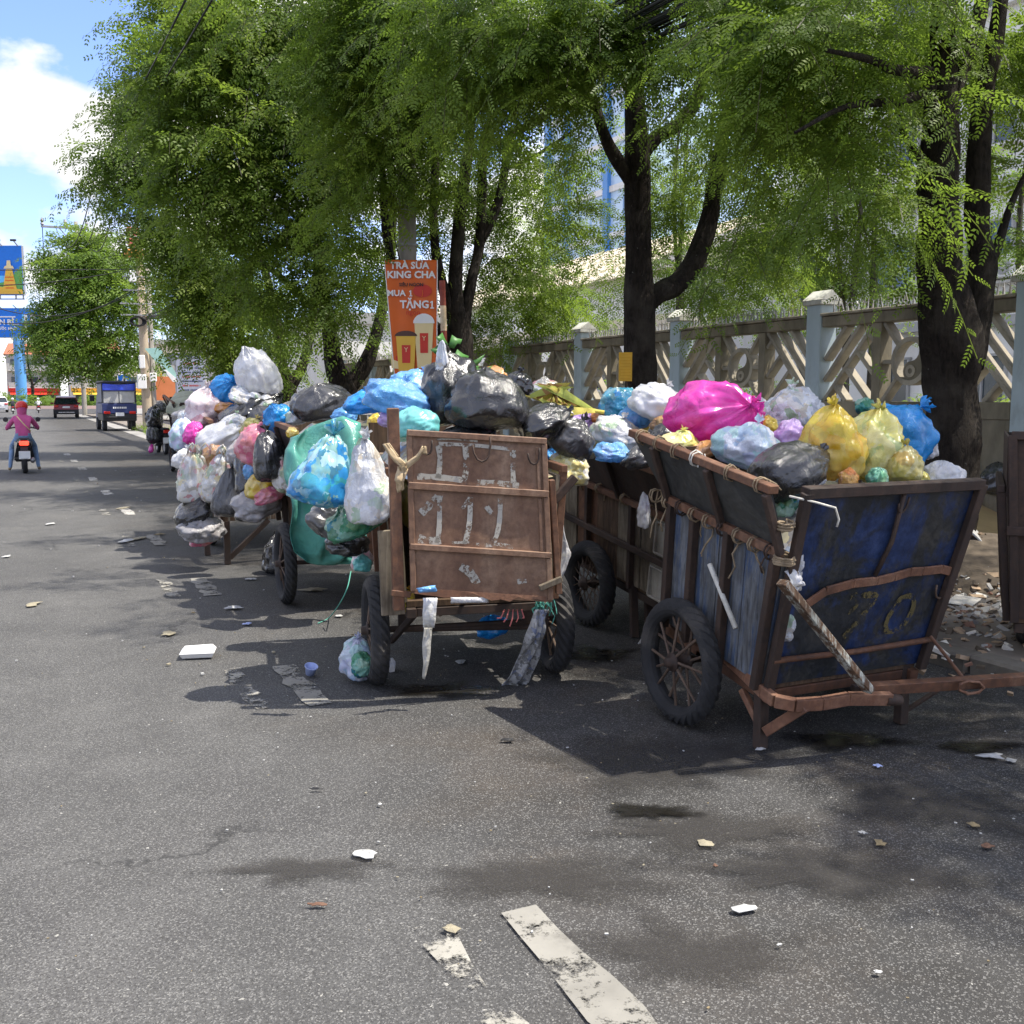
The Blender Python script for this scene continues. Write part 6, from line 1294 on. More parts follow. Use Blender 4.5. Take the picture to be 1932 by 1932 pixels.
# white notice board of a workshop
nb, nm = board('notice_board', 'white shop board with red and blue lines of text under the trees', 'sign', 360, 706, 47.0)
MB().box((0, 0, -.06), (56 * nm, 80 * nm, .1)).build('panel', M['print_grey'], nb); MB().box((0, -2 * nm, .0), (53 * nm, 74 * nm, .03)).build('face', plain('pale_board_face', (.56, .57, .62), .5, var=.05), nb)
words(nb, nm, 'TINH ANH', 5, -33, 9, 'print_navy', .02, .03)
def scribble(root, m_, x0, x1, y, h, mat, seed, z=.02):
    r_ = random.Random(seed); x = x0; mb = MB()
    while x < x1:
        w = r_.uniform(1.2, 2.2)
        if r_.random() > .14: mb.box(((x + w / 2) * m_, -y * m_, z), (w * .8 * m_, h * r_.uniform(.7, 1) * m_, .004))
        x += w + .4
    mb.build('text_line', M[mat], root)
for k, (mt, a, b) in enumerate((('vinyl_red', -14, 18), ('print_navy', -22, 20), ('print_navy', -20, 18), ('vinyl_red', -16, 18), ('print_navy', -21, 21), ('vinyl_red', -16, 18), ('print_navy', -21, 22))): scribble(nb, nm, a, b, -20 + k * 8.3, 3.4, mt, k)
for s in (-1, 1): MB().bar((s * 27 * nm, -40 * nm, -.03), (s * 27 * nm, -70 * nm, -.03), .07, .07).build('leg', M['print_sky'] if s > 0 else M['steel_grey'], nb)
# leaning tan pole with its fittings
pb = atY(279, 800, 50.0); pBt = atY(262, 455, 50.0); hB = pBt.z
pB = empty('utility_pole', (pb.x, 50.0, .05), (0, math.atan2(pBt.x - pb.x, hB), 0), label='leaning tan utility pole beside the parked motorbike, hung with boxes', cat='pole', group='utility poles along the kerb')
MB().lathe([(.22, 0), (.20, hB * .5), (.16, hB), (0, hB)], 'z', 14).build('shaft', M['pole_tan'], pB, smooth=True)
MB().lathe([(.12, 0), (.10, hB * .86), (0, hB * .86)], 'z', 10, (.33, .1, 0)).build('shaft', M['concrete_pole'], pB, smooth=True)
for z, w in ((8.4, 1.5), (6.9, 1.3), (6.3, 1.3), (5.7, 1.6), (5.2, 1.6)): MB().bar((-w * .6, -.2, z), (w * .4, -.2, z), .06, .06).build('crossarm', M['steel_grey'], pB)
for (x, z, sx, sz) in ((-.38, 6.9, .3, .5), (-.2, 2.2, .4, .65), (-.15, 3.1, .25, .6), (.3, 2.4, .3, .4)): MB().box((x, -.3, z), (sx, .2, sz), ch=.03).build('meter_box', M['wall_white'], pB)
for k in range(16): MB().tube([(-.25 + .35 * math.cos(a) * (.6 + .03 * k), -.3 - .01 * k, 4.9 + .35 * math.sin(a) * (.5 + .04 * (k % 5))) for a in np.linspace(0, 6.4, 14)], .014, 4).build('cable_coil', M['cable'], pB, smooth=True)
fl = MB().prism([(-.1, 3.7), (.55, 3.75), (1.5, 2.1), (1.05, 2.2)], .02, Matrix(((1, 0, 0, .1), (0, 0, 1, -.25), (0, 1, 0, 0), (0, 0, 0, 1)))); fl.build('torn_poster', flat('pale_green_poster', (.30, .50, .45)), pB)
MB().prism([(.5, 3.0), (1.5, 2.1), (1.05, 2.2)], .03, Matrix(((1, 0, 0, .1), (0, 0, 1, -.27), (0, 1, 0, 0), (0, 0, 0, 1)))).build('torn_poster', M['print_white'], pB)
M['red_device'] = flat('faded_red_device', (.6, .15, .12)); M['orange_clamp'] = flat('orange_clamp', (.65, .25, .05))
for (u, v, sx, mt) in ((243, 441, .5, 'red_device'), (248, 462, .55, 'red_device'), (246, 482, .8, 'orange_clamp')):
    q = atY(u + 8, v, 50.0); MB().box(Vector((q.x - pb.x, -.35, q.z)), (sx, .35, .35), ch=.06).build('insulator', M[mt], pB)
MB().box((.9, .6, 1.9), (.9, .25, 1.1)).build('sign_box', flat('orange_sign', (.6, .2, .08)), pB)
# far pole over the rounded tree
qf = atY(158, 740, 92.0); pCt = atY(158, 420, 92.0)
pC = pole('utility_pole', 'slim far utility pole with a wide crossarm above the rounded tree', qf.x, 92.0, pCt.z, .2, .14, 'concrete_pole')
zc = atY(140, 432, 92.0).z; MB().bar((-2.6, 0, zc), (.9, 0, zc), .16, .16).build('crossarm', M['steel_grey'], pC); MB().bar((-2.5, 0, zc), (-2.5, 0, zc - 7), .06, .06).build('drop_rod', M['cable'], pC); MB().bar((-1.3, 0, zc), (0, 0, zc - 1.6), .08, .08).build('crossarm_brace', M['steel_grey'], pC)
for x in (-2.5, -.8, .8): MB().lathe([(.05, 0), (.16, .1), (.08, .25), (.16, .35), (.05, .6), (0, .6)], 'z', 10, (x, 0, zc + .08)).build('insulator', M['steel_grey'], pC)
def sag(a, b, s, n=14): a, b = Vector(a), Vector(b); return [a.lerp(b, i / n) - Vector((0, 0, s * 4 * (i / n) * (1 - i / n))) for i in range(n + 1)]
wires = []
def wire(label, pts, r=.012, grp='overhead wires'): return tag(MB().tube(pts, r, 6).build('overhead_wire', M['cable'], None, smooth=True), label, 'wire', grp)
_r = random.Random(12)
for k in range(26):      # the thick bundle along the pole line
    dx, dz = _r.uniform(-.16, .16), _r.uniform(-.22, .22); a = (5.35 + dx * .6, 50, 5.2 + dz * .6); b = (tp.x - .12 + dx, 16.1 + _r.uniform(-.2, .2), 5.75 + dz * .6); c = (5.9 + dx * 1.3, -14, 6.3 + dz)
    wire('black cable in the thick bundle slung between the poles', sag(a, b, .55 + _r.uniform(-.15, .25)) + sag(b, c, .75 + _r.uniform(-.2, .5))[1:], _r.choice((.010, .013, .018)), 'cable bundle between the poles')
for (u0, v0, u1, v1, s, Ya, Yb) in ((105, 428, 190, 265, 3.0, 92, 52), (132, 428, 206, 275, 3.0, 92, 52), (158, 428, 230, 300, 3.0, 92, 52)): wire('thin high wire climbing from the far crossarm', sag(atY(u0, v0, Ya), atY(u1, v1, Yb), s), .03)
for (u0, v0, u1, v1) in ((178, 280, 350, 0), (186, 300, 400, 0)): wire('thin high wire rising past the tree tops against the cloud', sag(atY(u0, v0, 52), atY(u1, v1, 14), .4), .014)
for (u0, v0, u1, v1, s) in ((-60, 540, 262, 505, .2), (-60, 560, 262, 545, 1.0), (-60, 600, 262, 540, .8), (-60, 510, 262, 508, 0)): wire('low wire crossing the road from the leaning pole', sag(atY(u0, v0, 50), atY(u1, v1, 50), s), .02)
# ------------------------------------------------------------------ billboards and the junction
def hoarding(label, u, v, w, h, Y, mat, turn=0):
    b, m_ = board('billboard', label, 'billboard', u, v, Y, turn); MB().box((0, 0, -.4), (w * m_ * 1.01, h * m_ * 1.02, .7)).build('case', M['steel_grey'], b); MB().box((0, 0, 0), (w * m_, h * m_, .08)).build('poster', M[mat], b); return b, m_
b1, m1 = hoarding('blue drink billboard on a single fat blue post at the junction', 8, 609, 134, 54, 165, 'print_blue')
q = atY(30, 745, 165); lx = (31 - 8) * m1
MB().lathe([(.75, 0), (.75, -13)], 'y', 18, (lx, -26 * m1, -.4)).build('post', flat('mid_blue_post', (.10, .30, .60)), b1, smooth=True); MB().box((lx, -30 * m1, -.4), (22 * m1, 3 * m1, 1.2)).build('bracket', M['wall_white'], b1)
words(b1, m1, 'BỀN BỈ...', 2, -1, 10, 'print_white', .03, .06, 1.0); words(b1, m1, 'nước sạch', 4, 10, 6.5, 'print_white', .02, .06, 1.0); shape(b1, m1, rect(-30, -12, 22, -10), 'print_white', .07, .03)
for x, w, mts in ((40, 11, ('print_navy', 'print_sky')), (55, 11, ('print_navy', 'print_white'))):
    shape(b1, m1, rect(x - w / 2, -17, x + w / 2, 20), mts[1], .07, .03); shape(b1, m1, rect(x - w / 2, 0, x + w * .1, 18), mts[0], .10, .03); shape(b1, m1, rect(x - w * .1, -16, x + w * .4, 20), 'print_white', .12, .02)
for k in range(5): MB().bar(((-60 + 28 * k) * m1, 27 * m1, 0), ((-56 + 28 * k) * m1, 31 * m1, 1.6), .12, .12).build('lamp_arm', M['steel_grey'], b1)
b2, m2 = hoarding('tall picture billboard with a golden tower above the blue one', -4, 510, 92, 90, 190, 'print_blue')
shape(b2, m2, rect(-46, 10, 46, 24), 'print_sky', .06); shape(b2, m2, [(-46, 44), (46, 44), (46, 4), (20, 20), (-10, 26), (-46, 10)], 'print_green', .10); shape(b2, m2, [(4, 44), (46, 44), (46, -8), (26, 12)], 'print_green', .13); shape(b2, m2, [(-46, 44), (46, 44), (46, 36), (0, 30), (-46, 34)], 'print_gold', .17)
for (w, y0, y1) in ((13, 24, 40), (10, 10, 24), (7.5, -2, 10), (9, -8, -3), (4, -18, -8)): shape(b2, m2, [(22 - w * 1.1, y1), (22 + w * 1.1, y1), (22 + w * .8, y0), (22 - w * .8, y0)], 'print_gold' if y0 > -3 else 'print_cream', .22)
for k, y in enumerate((12, 18, 26, 32)): shape(b2, m2, rect(14, y, 30, y + 2), 'vinyl_orange', .26)
for x in (-40, 0, 30, 44): MB().bar((x * m2, -45 * m2, -.3), (x * m2, -54 * m2, -.3), .2, .2).build('frame_post', M['steel_grey'], b2)
MB().bar((-46 * m2, -53 * m2, -.3), (46 * m2, -53 * m2, -.3), .2, .2).build('frame_rail', M['steel_grey'], b2); MB().lathe([(.8, 0), (.8, -26)], 'y', 16, (-30 * m2, -54 * m2, -.4)).build('post', M['steel_grey'], b2, smooth=True)
for x in (10, 40): MB().bar((x * m2, 45 * m2, 0), (x * m2, 53 * m2, 1.5), .15, .15).build('lamp_arm', M['steel_grey'], b2); MB().box((x * m2, 53 * m2, 1.5), (.9, .3, .3)).build('lamp', M['print_black'], b2)
# planted median, far shops and houses
md = sheet('median', -30, 26, 150, 172, .25, M['kerbstone']); MB().box((-2, 150, .15), (56, .5, .5)).build('median_kerb', flat('pinkish_kerb_paint', (.50, .36, .32)), md)
_mg = [(x, 158 + (i % 3) * 3, .9 + .35 * (i % 2), 3.2, 3, .55 + .25 * (i % 3 == 0), 42) for i, x in enumerate(np.linspace(-6, 26, 14))]
tag(leaf_cloud('planting', None, M['leaf_lit'], _mg, 2, .8, (.5, .2), .9, 6, 151, droop=.3), 'bright yellow green planting on the junction median', kind='stuff')
def house(label, x, y, w, d, h, wall, roof=None, rows=2, cols=3, shop=None):
    b = empty('house', (x, y, 0), label=label, cat='building', group='houses beyond the junction')
    MB().box((0, d / 2, h / 2), (w, d, h)).build('wall', M[wall], b)
    if roof: MB().add([(-w / 2 - .4, -.4, h), (w / 2 + .4, -.4, h), (w / 2 + .4, d + .4, h), (-w / 2 - .4, d + .4, h), (-w / 2 + .5, d / 2, h + 2.2), (w / 2 - .5, d / 2, h + 2.2)], [(0, 1, 5, 4), (1, 2, 5), (2, 3, 4, 5), (3, 0, 4), (3, 2, 1, 0)]).build('roof', M[roof], b)
    else: MB().box((0, d / 2, h + .2), (w + .3, d + .3, .4)).build('parapet', M['trim_grey'], b)
    ww = w / cols * .5; pane = MB().box((0, 0, 0), (ww, .14, 1.4)).mesh('window'); sl = MB().box((0, -.12, -.8), (ww + .3, .3, .12)).mesh('sill'); bal = MB().box((0, -.5, 0), (w * .94, 1.0, .16)).mesh('balcony')
    for r_ in range(rows):
        z = 4.6 + r_ * 3.2
        if z + 1 > h: break
        o = mesh_obj('balcony', bal, M['wall_white'], b, (0, 0, z - 1.3)); MB().box((0, -.98, .5), (w * .94, .06, .9)).build('railing', M['trim_grey'], o)
        for c in range(cols): p_ = mesh_obj('window', pane, M['glass'], b, ((c + .5) * w / cols - w / 2, -.03, z)); mesh_obj('sill', sl, M['wall_white'], p_)
    if shop: MB().box((0, -.4, 3.1), (w * .96, .5, 1.1)).build('shop_sign', M[shop], b); MB().box((0, -.04, 1.3), (w * .8, .12, 2.4)).build('shop_front', M['glass'], b); MB().add([(-w * .45, -.2, 2.5), (w * .45, -.2, 2.5), (w * .45, -2.2, 2.0), (-w * .45, -2.2, 2.0)], [(0, 1, 2, 3)]).build('awning', M[shop], b, solid=.06)
    return b
M['roof_red'] = plain('red_tile_roof', (.36, .12, .07), .8, var=.25, scale=3, bmp=.4)
house('grey house with a red tiled roof behind the fat blue post', 2.0, 212, 9, 8, 9.4, 'trim_grey', 'roof_red', 2, 3, 'vinyl_red')
house('pale house with a red tiled roof beside the grey house', 12.5, 208, 9, 8, 10, 'wall_white', 'roof_red', 2, 3, 'print_gold')
house('cream shop with a yellow front beyond the planted median', 22, 204, 8.5, 8, 6.5, 'wall_cream', None, 1, 3, 'print_gold')
house('teal fronted shop behind the rounded tree', 33, 206, 10, 8, 8, 'wall_white', None, 1, 3, 'print_green')
house('tall narrow white house at the edge of the junction', -7.5, 210, 7, 9, 13, 'wall_white', None, 3, 2, 'print_sky')
house('long low shop with an orange sign beyond the truck', 30, 140, 14, 7, 5.5, 'wall_cream', None, 1, 4, 'orange_clamp')
house('shop with a yellow awning beside the leaning pole', 13.5, 92, 6, 8, 6, 'wall_cream', None, 1, 2, 'print_gold')
house('grey shed behind the white notice board', 11.5, 56, 5, 14, 3.6, 'trim_grey', None, 0, 1, None)
house('white gatehouse beyond the forked tree', 12.2, 36.5, 4.5, 8, 4.2, 'wall_white', None, 0, 1, None)
ft = empty('street_tree', label='thin wispy tree beside the fat blue billboard post', cat='tree', group='street trees along the pavement')
q = atY(58, 740, 175); limb('trunk', ft, [(q.x, 175, 0, .3), (q.x + .3, 175, 3, .22), (q.x - .2, 175, 7, .12), (q.x, 175, 11, .05)], n=8); limb('branch', ft, [(q.x, 175, 3, .16), (q.x + 2, 175, 5, .1), (q.x + 3, 175, 7, .04)], n=6); limb('branch', ft, [(q.x, 175, 4, .14), (q.x - 1.6, 175, 6.5, .08), (q.x - 2, 175, 9, .03)], n=6)
leaf_cloud('crown', ft, M['leaf_dark'], [blob(*a) for a in ((62, 660, 175, 20, 22), (80, 700, 175, 16, 20), (48, 690, 175, 14, 12), (75, 650, 175, 16, 16))], 2, .8, (.45, .18), 1.4, 7, 161)
sg, sm = board('road_sign', 'blue pedestrian crossing sign with a white triangle near the parked truck', 'sign', 235, 716, 100)
MB().box((0, 0, 0), (24 * sm, 18 * sm, .06)).build('plate', M['print_blue'], sg); shape(sg, sm, [(-7, 6), (7, 6), (0, -7)], 'print_white', .05, .03); shape(sg, sm, [(-2, 5), (2, 5), (1, -2), (-1, -2)], 'print_black', .08, .02); MB().bar((0, -9 * sm, -.05), (0, -60 * sm, -.05), .1, .1).build('post', M['steel_grey'], sg)
wb_ = empty('steel_barrier', (8.0, 25.5, .08), label='white steel barrier on the pavement behind the bags', cat='barrier')
for z in (.35, 1.05): MB().bar((-.9, 0, z), (.9, 0, z), .05, .06).build('rail', M['wall_white'], wb_)
for k in range(9): MB().bar((-.88 + .22 * k, 0, .02), (-.88 + .22 * k, 0, 1.06), .03, .03).build('upright', M['wall_white'], wb_)
# ------------------------------------------------------------------ vehicles and people
def glossy(name, c, rough=.3, spec=.5, metal=0): return plain(name, c, rough, metal=metal, var=.08, scale=3, bmp=0, spec=spec)
M['car_red'] = glossy('dark_red_car_paint', (.20, .012, .02)); M['car_white'] = glossy('white_car_paint', (.62, .62, .63)); M['trim_black'] = plain('black_plastic_trim', (.02, .02, .022), .5, var=.15, bmp=0); M['car_glass'] = plain('car_glass', (.02, .03, .032), .08, var=.1, bmp=0, spec=.9)
M['lamp_red'] = glossy('red_lamp_lens', (.55, .02, .015), .2); M['plate_white'] = flat('white_number_plate', (.72, .72, .70)); M['truck_blue'] = glossy('navy_truck_paint', (.018, .03, .11), .45); M['truck_grey'] = plain('grey_canvas', (.22, .23, .25), .8, var=.15, scale=5, bmp=.2); M['tarp_blue'] = film_mat('blue_tarpaulin', (.02, .06, .55), 0, .45, glow=.1); M['truck_window'] = plain('cloudy_plastic_window', (.42, .42, .40), .4, var=.15, scale=4, bmp=.05); M['canvas_black'] = plain('black_canvas', (.03, .032, .038), .8, var=.2, scale=5, bmp=.2)
M['chrome'] = plain('dull_chrome', (.45, .45, .46), .3, metal=.9, var=.1, bmp=0)
def vwheel(parent, loc, r, w): 
    o = empty('wheel', loc, parent=parent)
    MB().lathe([(r * .62, -w / 2), (r * .93, -w / 2), (r, -w * .36), (r, w * .36), (r * .93, w / 2), (r * .62, w / 2)], 'x', 26, close=True).build('tyre', M['tyre'], o, smooth=False)
    MB().lathe([(0, w * .28), (r * .3, w * .3), (r * .62, w * .42), (r * .62, -w * .42), (r * .3, -w * .3), (0, -w * .28)], 'x', 18).build('rim', M['steel_grey'], o); return o
def hull(parent, name, mat, prof, hw, sub=0):
    """prof: (y, z, half-width) outline of a side view swept to both sides with its own widths"""
    n = len(prof); V = [(-h, y, z) for y, z, h in prof] + [(h, y, z) for y, z, h in prof]
    return MB().add(V, [tuple(range(n)), tuple(range(2 * n - 1, n - 1, -1))] + [((i + 1) % n, i, n + i, n + (i + 1) % n) for i in range(n)]).build(name, M[mat], parent)
def car(label, loc, yaw, paint, group='cars at the junction'):
    c = empty('parked_car' if paint == 'car_red' else 'car', loc, (0, 0, yaw), label=label, cat='car', group=group)
    hull(c, 'lower_body', 'trim_black' if paint == 'car_red' else paint, [(-1.95, .28, .80), (-1.98, .62, .84), (1.95, .62, .82), (2.0, .28, .78)], 0); hull(c, 'body', paint, [(-1.97, .625, .84), (-1.93, .95, .84), (-1.75, 1.02, .82), (1.0, 1.0, .82), (1.85, .86, .76), (1.97, .625, .80)], 0); hull(c, 'cabin', 'car_glass', [(-1.78, 1.015, .79), (-1.45, 1.47, .64), (-.2, 1.56, .62), (.55, 1.48, .62), (1.15, .995, .76)], 0); hull(c, 'roof', paint, [(-1.55, 1.475, .66), (-1.4, 1.54, .62), (-.2, 1.63, .61), (.5, 1.55, .61), (.62, 1.48, .64), (-.2, 1.565, .64)], 0)
    for s in (-1, 1):
        MB().box((s * .68, -1.955, .86), (.30, .10, .15), ch=.02).build('tail_light', M['lamp_red'], c); MB().bar((s * .82, -1.62, 1.0), (s * .66, -1.42, 1.5), .05, .08).build('pillar', M[paint], c); vwheel(c, (s * .76, -1.25, .33), .33, .21); vwheel(c, (s * .76, 1.3, .33), .33, .21); MB().box((s * .95, .75, 1.06), (.2, .1, .14), ch=.03).build('mirror', M[paint], c)
    MB().box((0, -1.985, .80), (.50, .03, .14)).build('number_plate', M['plate_white'], c); MB().box((0, -2.0, .42), (1.1, .05, .06)).build('bumper_strip', M['chrome'], c); return c
pcar = atZ(125, 788); car('dark red hatchback seen from behind ahead of the blue truck', (pcar.x, pcar.y, .01), R(-1), 'car_red')
pw = atZ(6, 778); car('white car with red lamps waiting at the junction edge', (pw.x - .4, pw.y, .01), R(2), 'car_white')
# small covered truck
tk = empty('parked_truck', (3.98, 50.2, .01), (0, 0, R(1.5)), label='small navy covered truck parked with its tailgate shut and blue tarp', cat='truck')
MB().box((0, 1.35, .62), (1.46, 2.7, .34), ch=.03).build('chassis', M['trim_black'], tk); MB().box((0, 1.4, 1.02), (1.50, 2.7, .46), ch=.02).build('cargo_bed', M['truck_blue'], tk); MB().box((0, .02, 1.02), (1.48, .05, .44), ch=.01).build('tailgate', M['truck_blue'], tk)
MB().box((0, 1.4, 1.72), (1.42, 2.5, .92), ch=.05).build('canopy', M['truck_grey'], tk); MB().box((0, 1.38, 2.22), (1.52, 2.66, .12), ch=.05).build('roof', M['canvas_black'], tk)
MB().grid(lambda a, b: (-.70 + 1.40 * a, .10 - .03 * math.sin(a * 9) - .05 * (1 - b), 1.84 + .32 * b - .05 * math.sin(math.pi * a) * b), 20, 6).build('blue_tarp', M['tarp_blue'], tk, smooth=True, solid=.01)
for s in (-1, 1): MB().box((s * .345, .125, 1.54), (.64, .03, .52), ch=.008).build('rear_window', M['truck_window'], tk); MB().box((s * .55, -.02, .84), (.28, .06, .12), ch=.02).build('tail_light', M['lamp_red'], tk); MB().box((s * .72, .11, 1.6), (.05, .06, 1.2)).build('corner_post', M['canvas_black'], tk); vwheel(tk, (s * .62, .62, .30), .30, .19)
vwheel(tk, (-.70, 2.5, .30), .30, .18); vwheel(tk, (.70, 2.5, .30), .30, .18)
MB().box((0, -.03, .76), (.36, .03, .16)).build('number_plate', M['plate_white'], tk); sc_ = MB()
for k in range(8): sc_.box((-.26 + k * .075, -.012, 1.06), (.05, .006, .08))
sc_.build('lettering', M['plate_white'], tk); MB().box((0, -.02, .62), (1.3, .06, .08), ch=.01).build('bumper', M['trim_black'], tk); hull(tk, 'cab', 'truck_blue', [(2.72, .45, .72), (2.72, 1.95, .66), (3.1, 1.95, .64), (3.5, 1.2, .70), (3.55, .45, .72)], 0)
MB().box((-.92, 2.9, 1.5), (.22, .08, .3), ch=.03).build('mirror', M['trim_black'], tk)

def skin_body(name, parent, joints, bones, mats, region):
    """one continuous skinned figure; region(bone index) -> material slot"""
    names = list(joints); me = bpy.data.meshes.new(name); me.from_pydata([joints[n][:3] for n in names], [(names.index(a), names.index(b)) for a, b in bones], [])
    o = bpy.data.objects.new(name, me); col.objects.link(o); sk_ = o.modifiers.new('skin', 'SKIN'); sk_.use_smooth_shade = True
    for i, n in enumerate(names): r_ = joints[n][3]; me.skin_vertices[0].data[i].radius = (r_, joints[n][4] if len(joints[n]) > 4 else r_)
    me.skin_vertices[0].data[0].use_root = True
    sb = o.modifiers.new('sub', 'SUBSURF'); sb.levels = sb.render_levels = 2
    dg = bpy.context.evaluated_depsgraph_get(); new = bpy.data.meshes.new_from_object(o.evaluated_get(dg)); bpy.data.objects.remove(o); new.name = name
    new.materials.clear()
    for m_ in mats: new.materials.append(m_)
    segs = [(Vector(joints[a][:3]), Vector(joints[b][:3])) for a, b in bones]
    for f in new.polygons:
        c = f.center; best, bi = 1e9, 0
        for i, (a, b) in enumerate(segs):
            d = b - a; t = max(0, min(1, (c - a).dot(d) / max(1e-6, d.length_squared))); e = (c - (a + d * t)).length
            if e < best: best, bi = e, i
        f.material_index = region[bi]; f.use_smooth = True
    out = bpy.data.objects.new(name, new); return place(out, parent)
M['skin_tan'] = plain('skin', (.42, .25, .16), .6, var=.08, bmp=0); M['denim'] = plain('light_denim', (.20, .30, .46), .85, var=.2, scale=14, bmp=.2); M['pink_cloth'] = plain('pink_jacket_cloth', (.55, .10, .26), .85, var=.15, scale=9, bmp=.35, bscale=30); M['helmet_red'] = glossy('red_helmet', (.60, .03, .02), .25); M['beige_shoe'] = plain('beige_shoe', (.45, .34, .22), .7); M['white_cloth'] = plain('white_shirt_cloth', (.66, .66, .66), .85, var=.08); M['helmet_white'] = glossy('white_helmet', (.7, .7, .7), .3); M['dark_cloth'] = plain('dark_trousers', (.03, .03, .04), .85)
M['scooter_black'] = glossy('black_scooter_paint', (.018, .018, .02), .3, .6); M['scooter_red'] = glossy('maroon_scooter_paint', (.16, .012, .02), .3, .6)
M['lamp_lit'] = plain('lit_brake_lamp', (.9, .04, .02), .3, bmp=0, emit=1.2)
def scooter(label, loc, yaw, paint, lit=False, group='riders heading down the road'):
    s = empty('scooter', loc, (0, 0, yaw), label=label, cat='scooter', group=group)
    for y in (-.58, .62):
        w = empty('wheel', (0, y, .265), parent=s); MB().lathe([(.18, -.05), (.24, -.055), (.265, -.03), (.265, .03), (.24, .055), (.18, .05)], 'x', 26, close=True).build('tyre', M['tyre'], w); MB().lathe([(0, .04), (.18, .045), (.18, -.045), (0, -.04)], 'x', 18).build('rim', M['steel_grey'], w)
    hull(s, 'body', paint, [(-.78, .72, .14), (-.62, .38, .21), (-.1, .30, .21), (.05, .24, .17), (.38, .24, .16), (.46, .34, .16), (.12, .36, .17), (.05, .62, .2), (-.2, .74, .2)], 0); hull(s, 'front_shield', paint, [(.40, .28, .15), (.50, .95, .13), (.62, .98, .08), (.66, .45, .14)], 0)
    MB().box((0, -.33, .77), (.28, .72, .10), ch=.05).build('seat', M['trim_black'], s); hull(s, 'tail', paint, [(-.86, .80, .07), (-.80, .60, .13), (-.55, .62, .15), (-.55, .76, .14)], 0)
    MB().box((0, -.86, .71), (.20, .05, .10), ch=.02).build('tail_light', M['lamp_lit' if lit else 'lamp_red'], s); MB().box((0, -.88, .44), (.24, .015, .18)).build('number_plate', M['plate_white'], s); MB().bar((0, -.80, .62), (0, -.88, .36), .16, .02).build('mudguard', M['trim_black'], s)
    MB().tube([(.16, -.1, .27), (.17, -.5, .28), (.17, -.85, .33)], [.03, .05, .055], 10).build('exhaust', M['steel_grey'], s, smooth=True)
    for k in (-1, 1):
        MB().tube([(0, .52, 1.0), (k * .18, .48, 1.04), (k * .36, .38, 1.0)], .018, 8).build('handlebar', M['trim_black'], s, smooth=True); MB().tube([(k * .24, .44, 1.04), (k * .33, .42, 1.2)], .008, 6).build('mirror_stem', M['trim_black'], s); MB().lathe([(0, -.012), (.055, -.01), (.06, .01), (0, .012)], 'y', 14, (k * .35, .42, 1.23)).build('mirror', M['trim_black'], s)
    MB().tube([(0, .5, 1.0), (0, .62, .3)], .03, 8).build('fork', M['trim_black'], s); s.scale = (.88, .88, .88); return s
def rider(label, loc, yaw, top, legs, shoes, helmet, wide=True, group='riders heading down the road', scarf=None):
    p = empty('person', loc, (0, 0, yaw), label=label, cat='person', group=group); f = .31 if wide else .16; fz, fy = (.07, .05) if wide else (.33, .28)
    J = {'pelvis': (0, -.30, .84, .15, .13), 'waist': (0, -.29, 1.0, .14, .12), 'chest': (0, -.24, 1.20, .165, .13), 'neck': (0, -.19, 1.37, .06), 'head': (0, -.15, 1.50, .085), 'crown': (0, -.15, 1.60, .07)}
    B = [('pelvis', 'waist'), ('waist', 'chest'), ('chest', 'neck'), ('neck', 'head'), ('head', 'crown')]; Rg = [1 if False else 0, 0, 0, 3, 3]
    for s, n in ((-1, 'l'), (1, 'r')):
        J.update({n + 'sh': (s * .17, -.22, 1.28, .07), n + 'el': (s * .32, -.02, 1.07, .055), n + 'wr': (s * .34, .26, 1.02, .036), n + 'ha': (s * .34, .36, 1.02, .034), n + 'hi': (s * .10, -.26, .82, .10), n + 'kn': (s * (.24 if wide else .17), .12, .62, .07), n + 'an': (s * f, fy - .02, fz + .04, .042), n + 'to': (s * (f + .02), fy + .14, fz - .02, .035)})
        B += [('chest', n + 'sh'), (n + 'sh', n + 'el'), (n + 'el', n + 'wr'), (n + 'wr', n + 'ha'), ('pelvis', n + 'hi'), (n + 'hi', n + 'kn'), (n + 'kn', n + 'an'), (n + 'an', n + 'to')]; Rg += [0, 0, 0, 3, 1, 1, 1, 2]
    skin_body('body', p, J, B, [M[top], M[legs], M[shoes], M['skin_tan']], Rg)
    h = MB().lathe([(.0, .135), (.06, .128), (.11, .09), (.135, .03), (.135, -.03), (.125, -.05), (.115, -.03), (.0, .09)], 'z', 20, (0, -.15, 1.56)); hm = h.build('helmet', M[helmet], p, smooth=True); MB().box((0, .0, 1.55), (.2, .1, .015), ch=.004).build('visor', M[helmet], hm)
    if scarf: MB().lathe([(.075, -.10), (.10, -.06), (.105, .0), (.115, .06), (.12, .10)], 'z', 16, (0, -.17, 1.44)).build('scarf', M[scarf], p, smooth=True); MB().tube([(-.12, -.36, 1.34), (.0, -.40, 1.18), (.17, -.40, .98)], .012, 6).build('bag_strap', M['print_cream'], p, smooth=True)
    p.scale = (.87, .87, .87); return p
q = atZ(47, 893); RL = (q.x, q.y + .5, .0)
scooter('black scooter with its brake lamp lit under the rider in pink', RL, R(1), 'scooter_black', True); rider('person in a pink hooded jacket and red helmet riding the black scooter', RL, R(1), 'pink_cloth', 'denim', 'beige_shoe', 'helmet_red', scarf='pink_cloth')
q = atZ(73, 779); RL2 = (q.x, q.y, .01); scooter('maroon scooter under the rider in white near the junction', RL2, 0, 'scooter_red'); rider('person in a white shirt and white helmet riding the maroon scooter', RL2, 0, 'white_cloth', 'dark_cloth', 'beige_shoe', 'helmet_white', False)
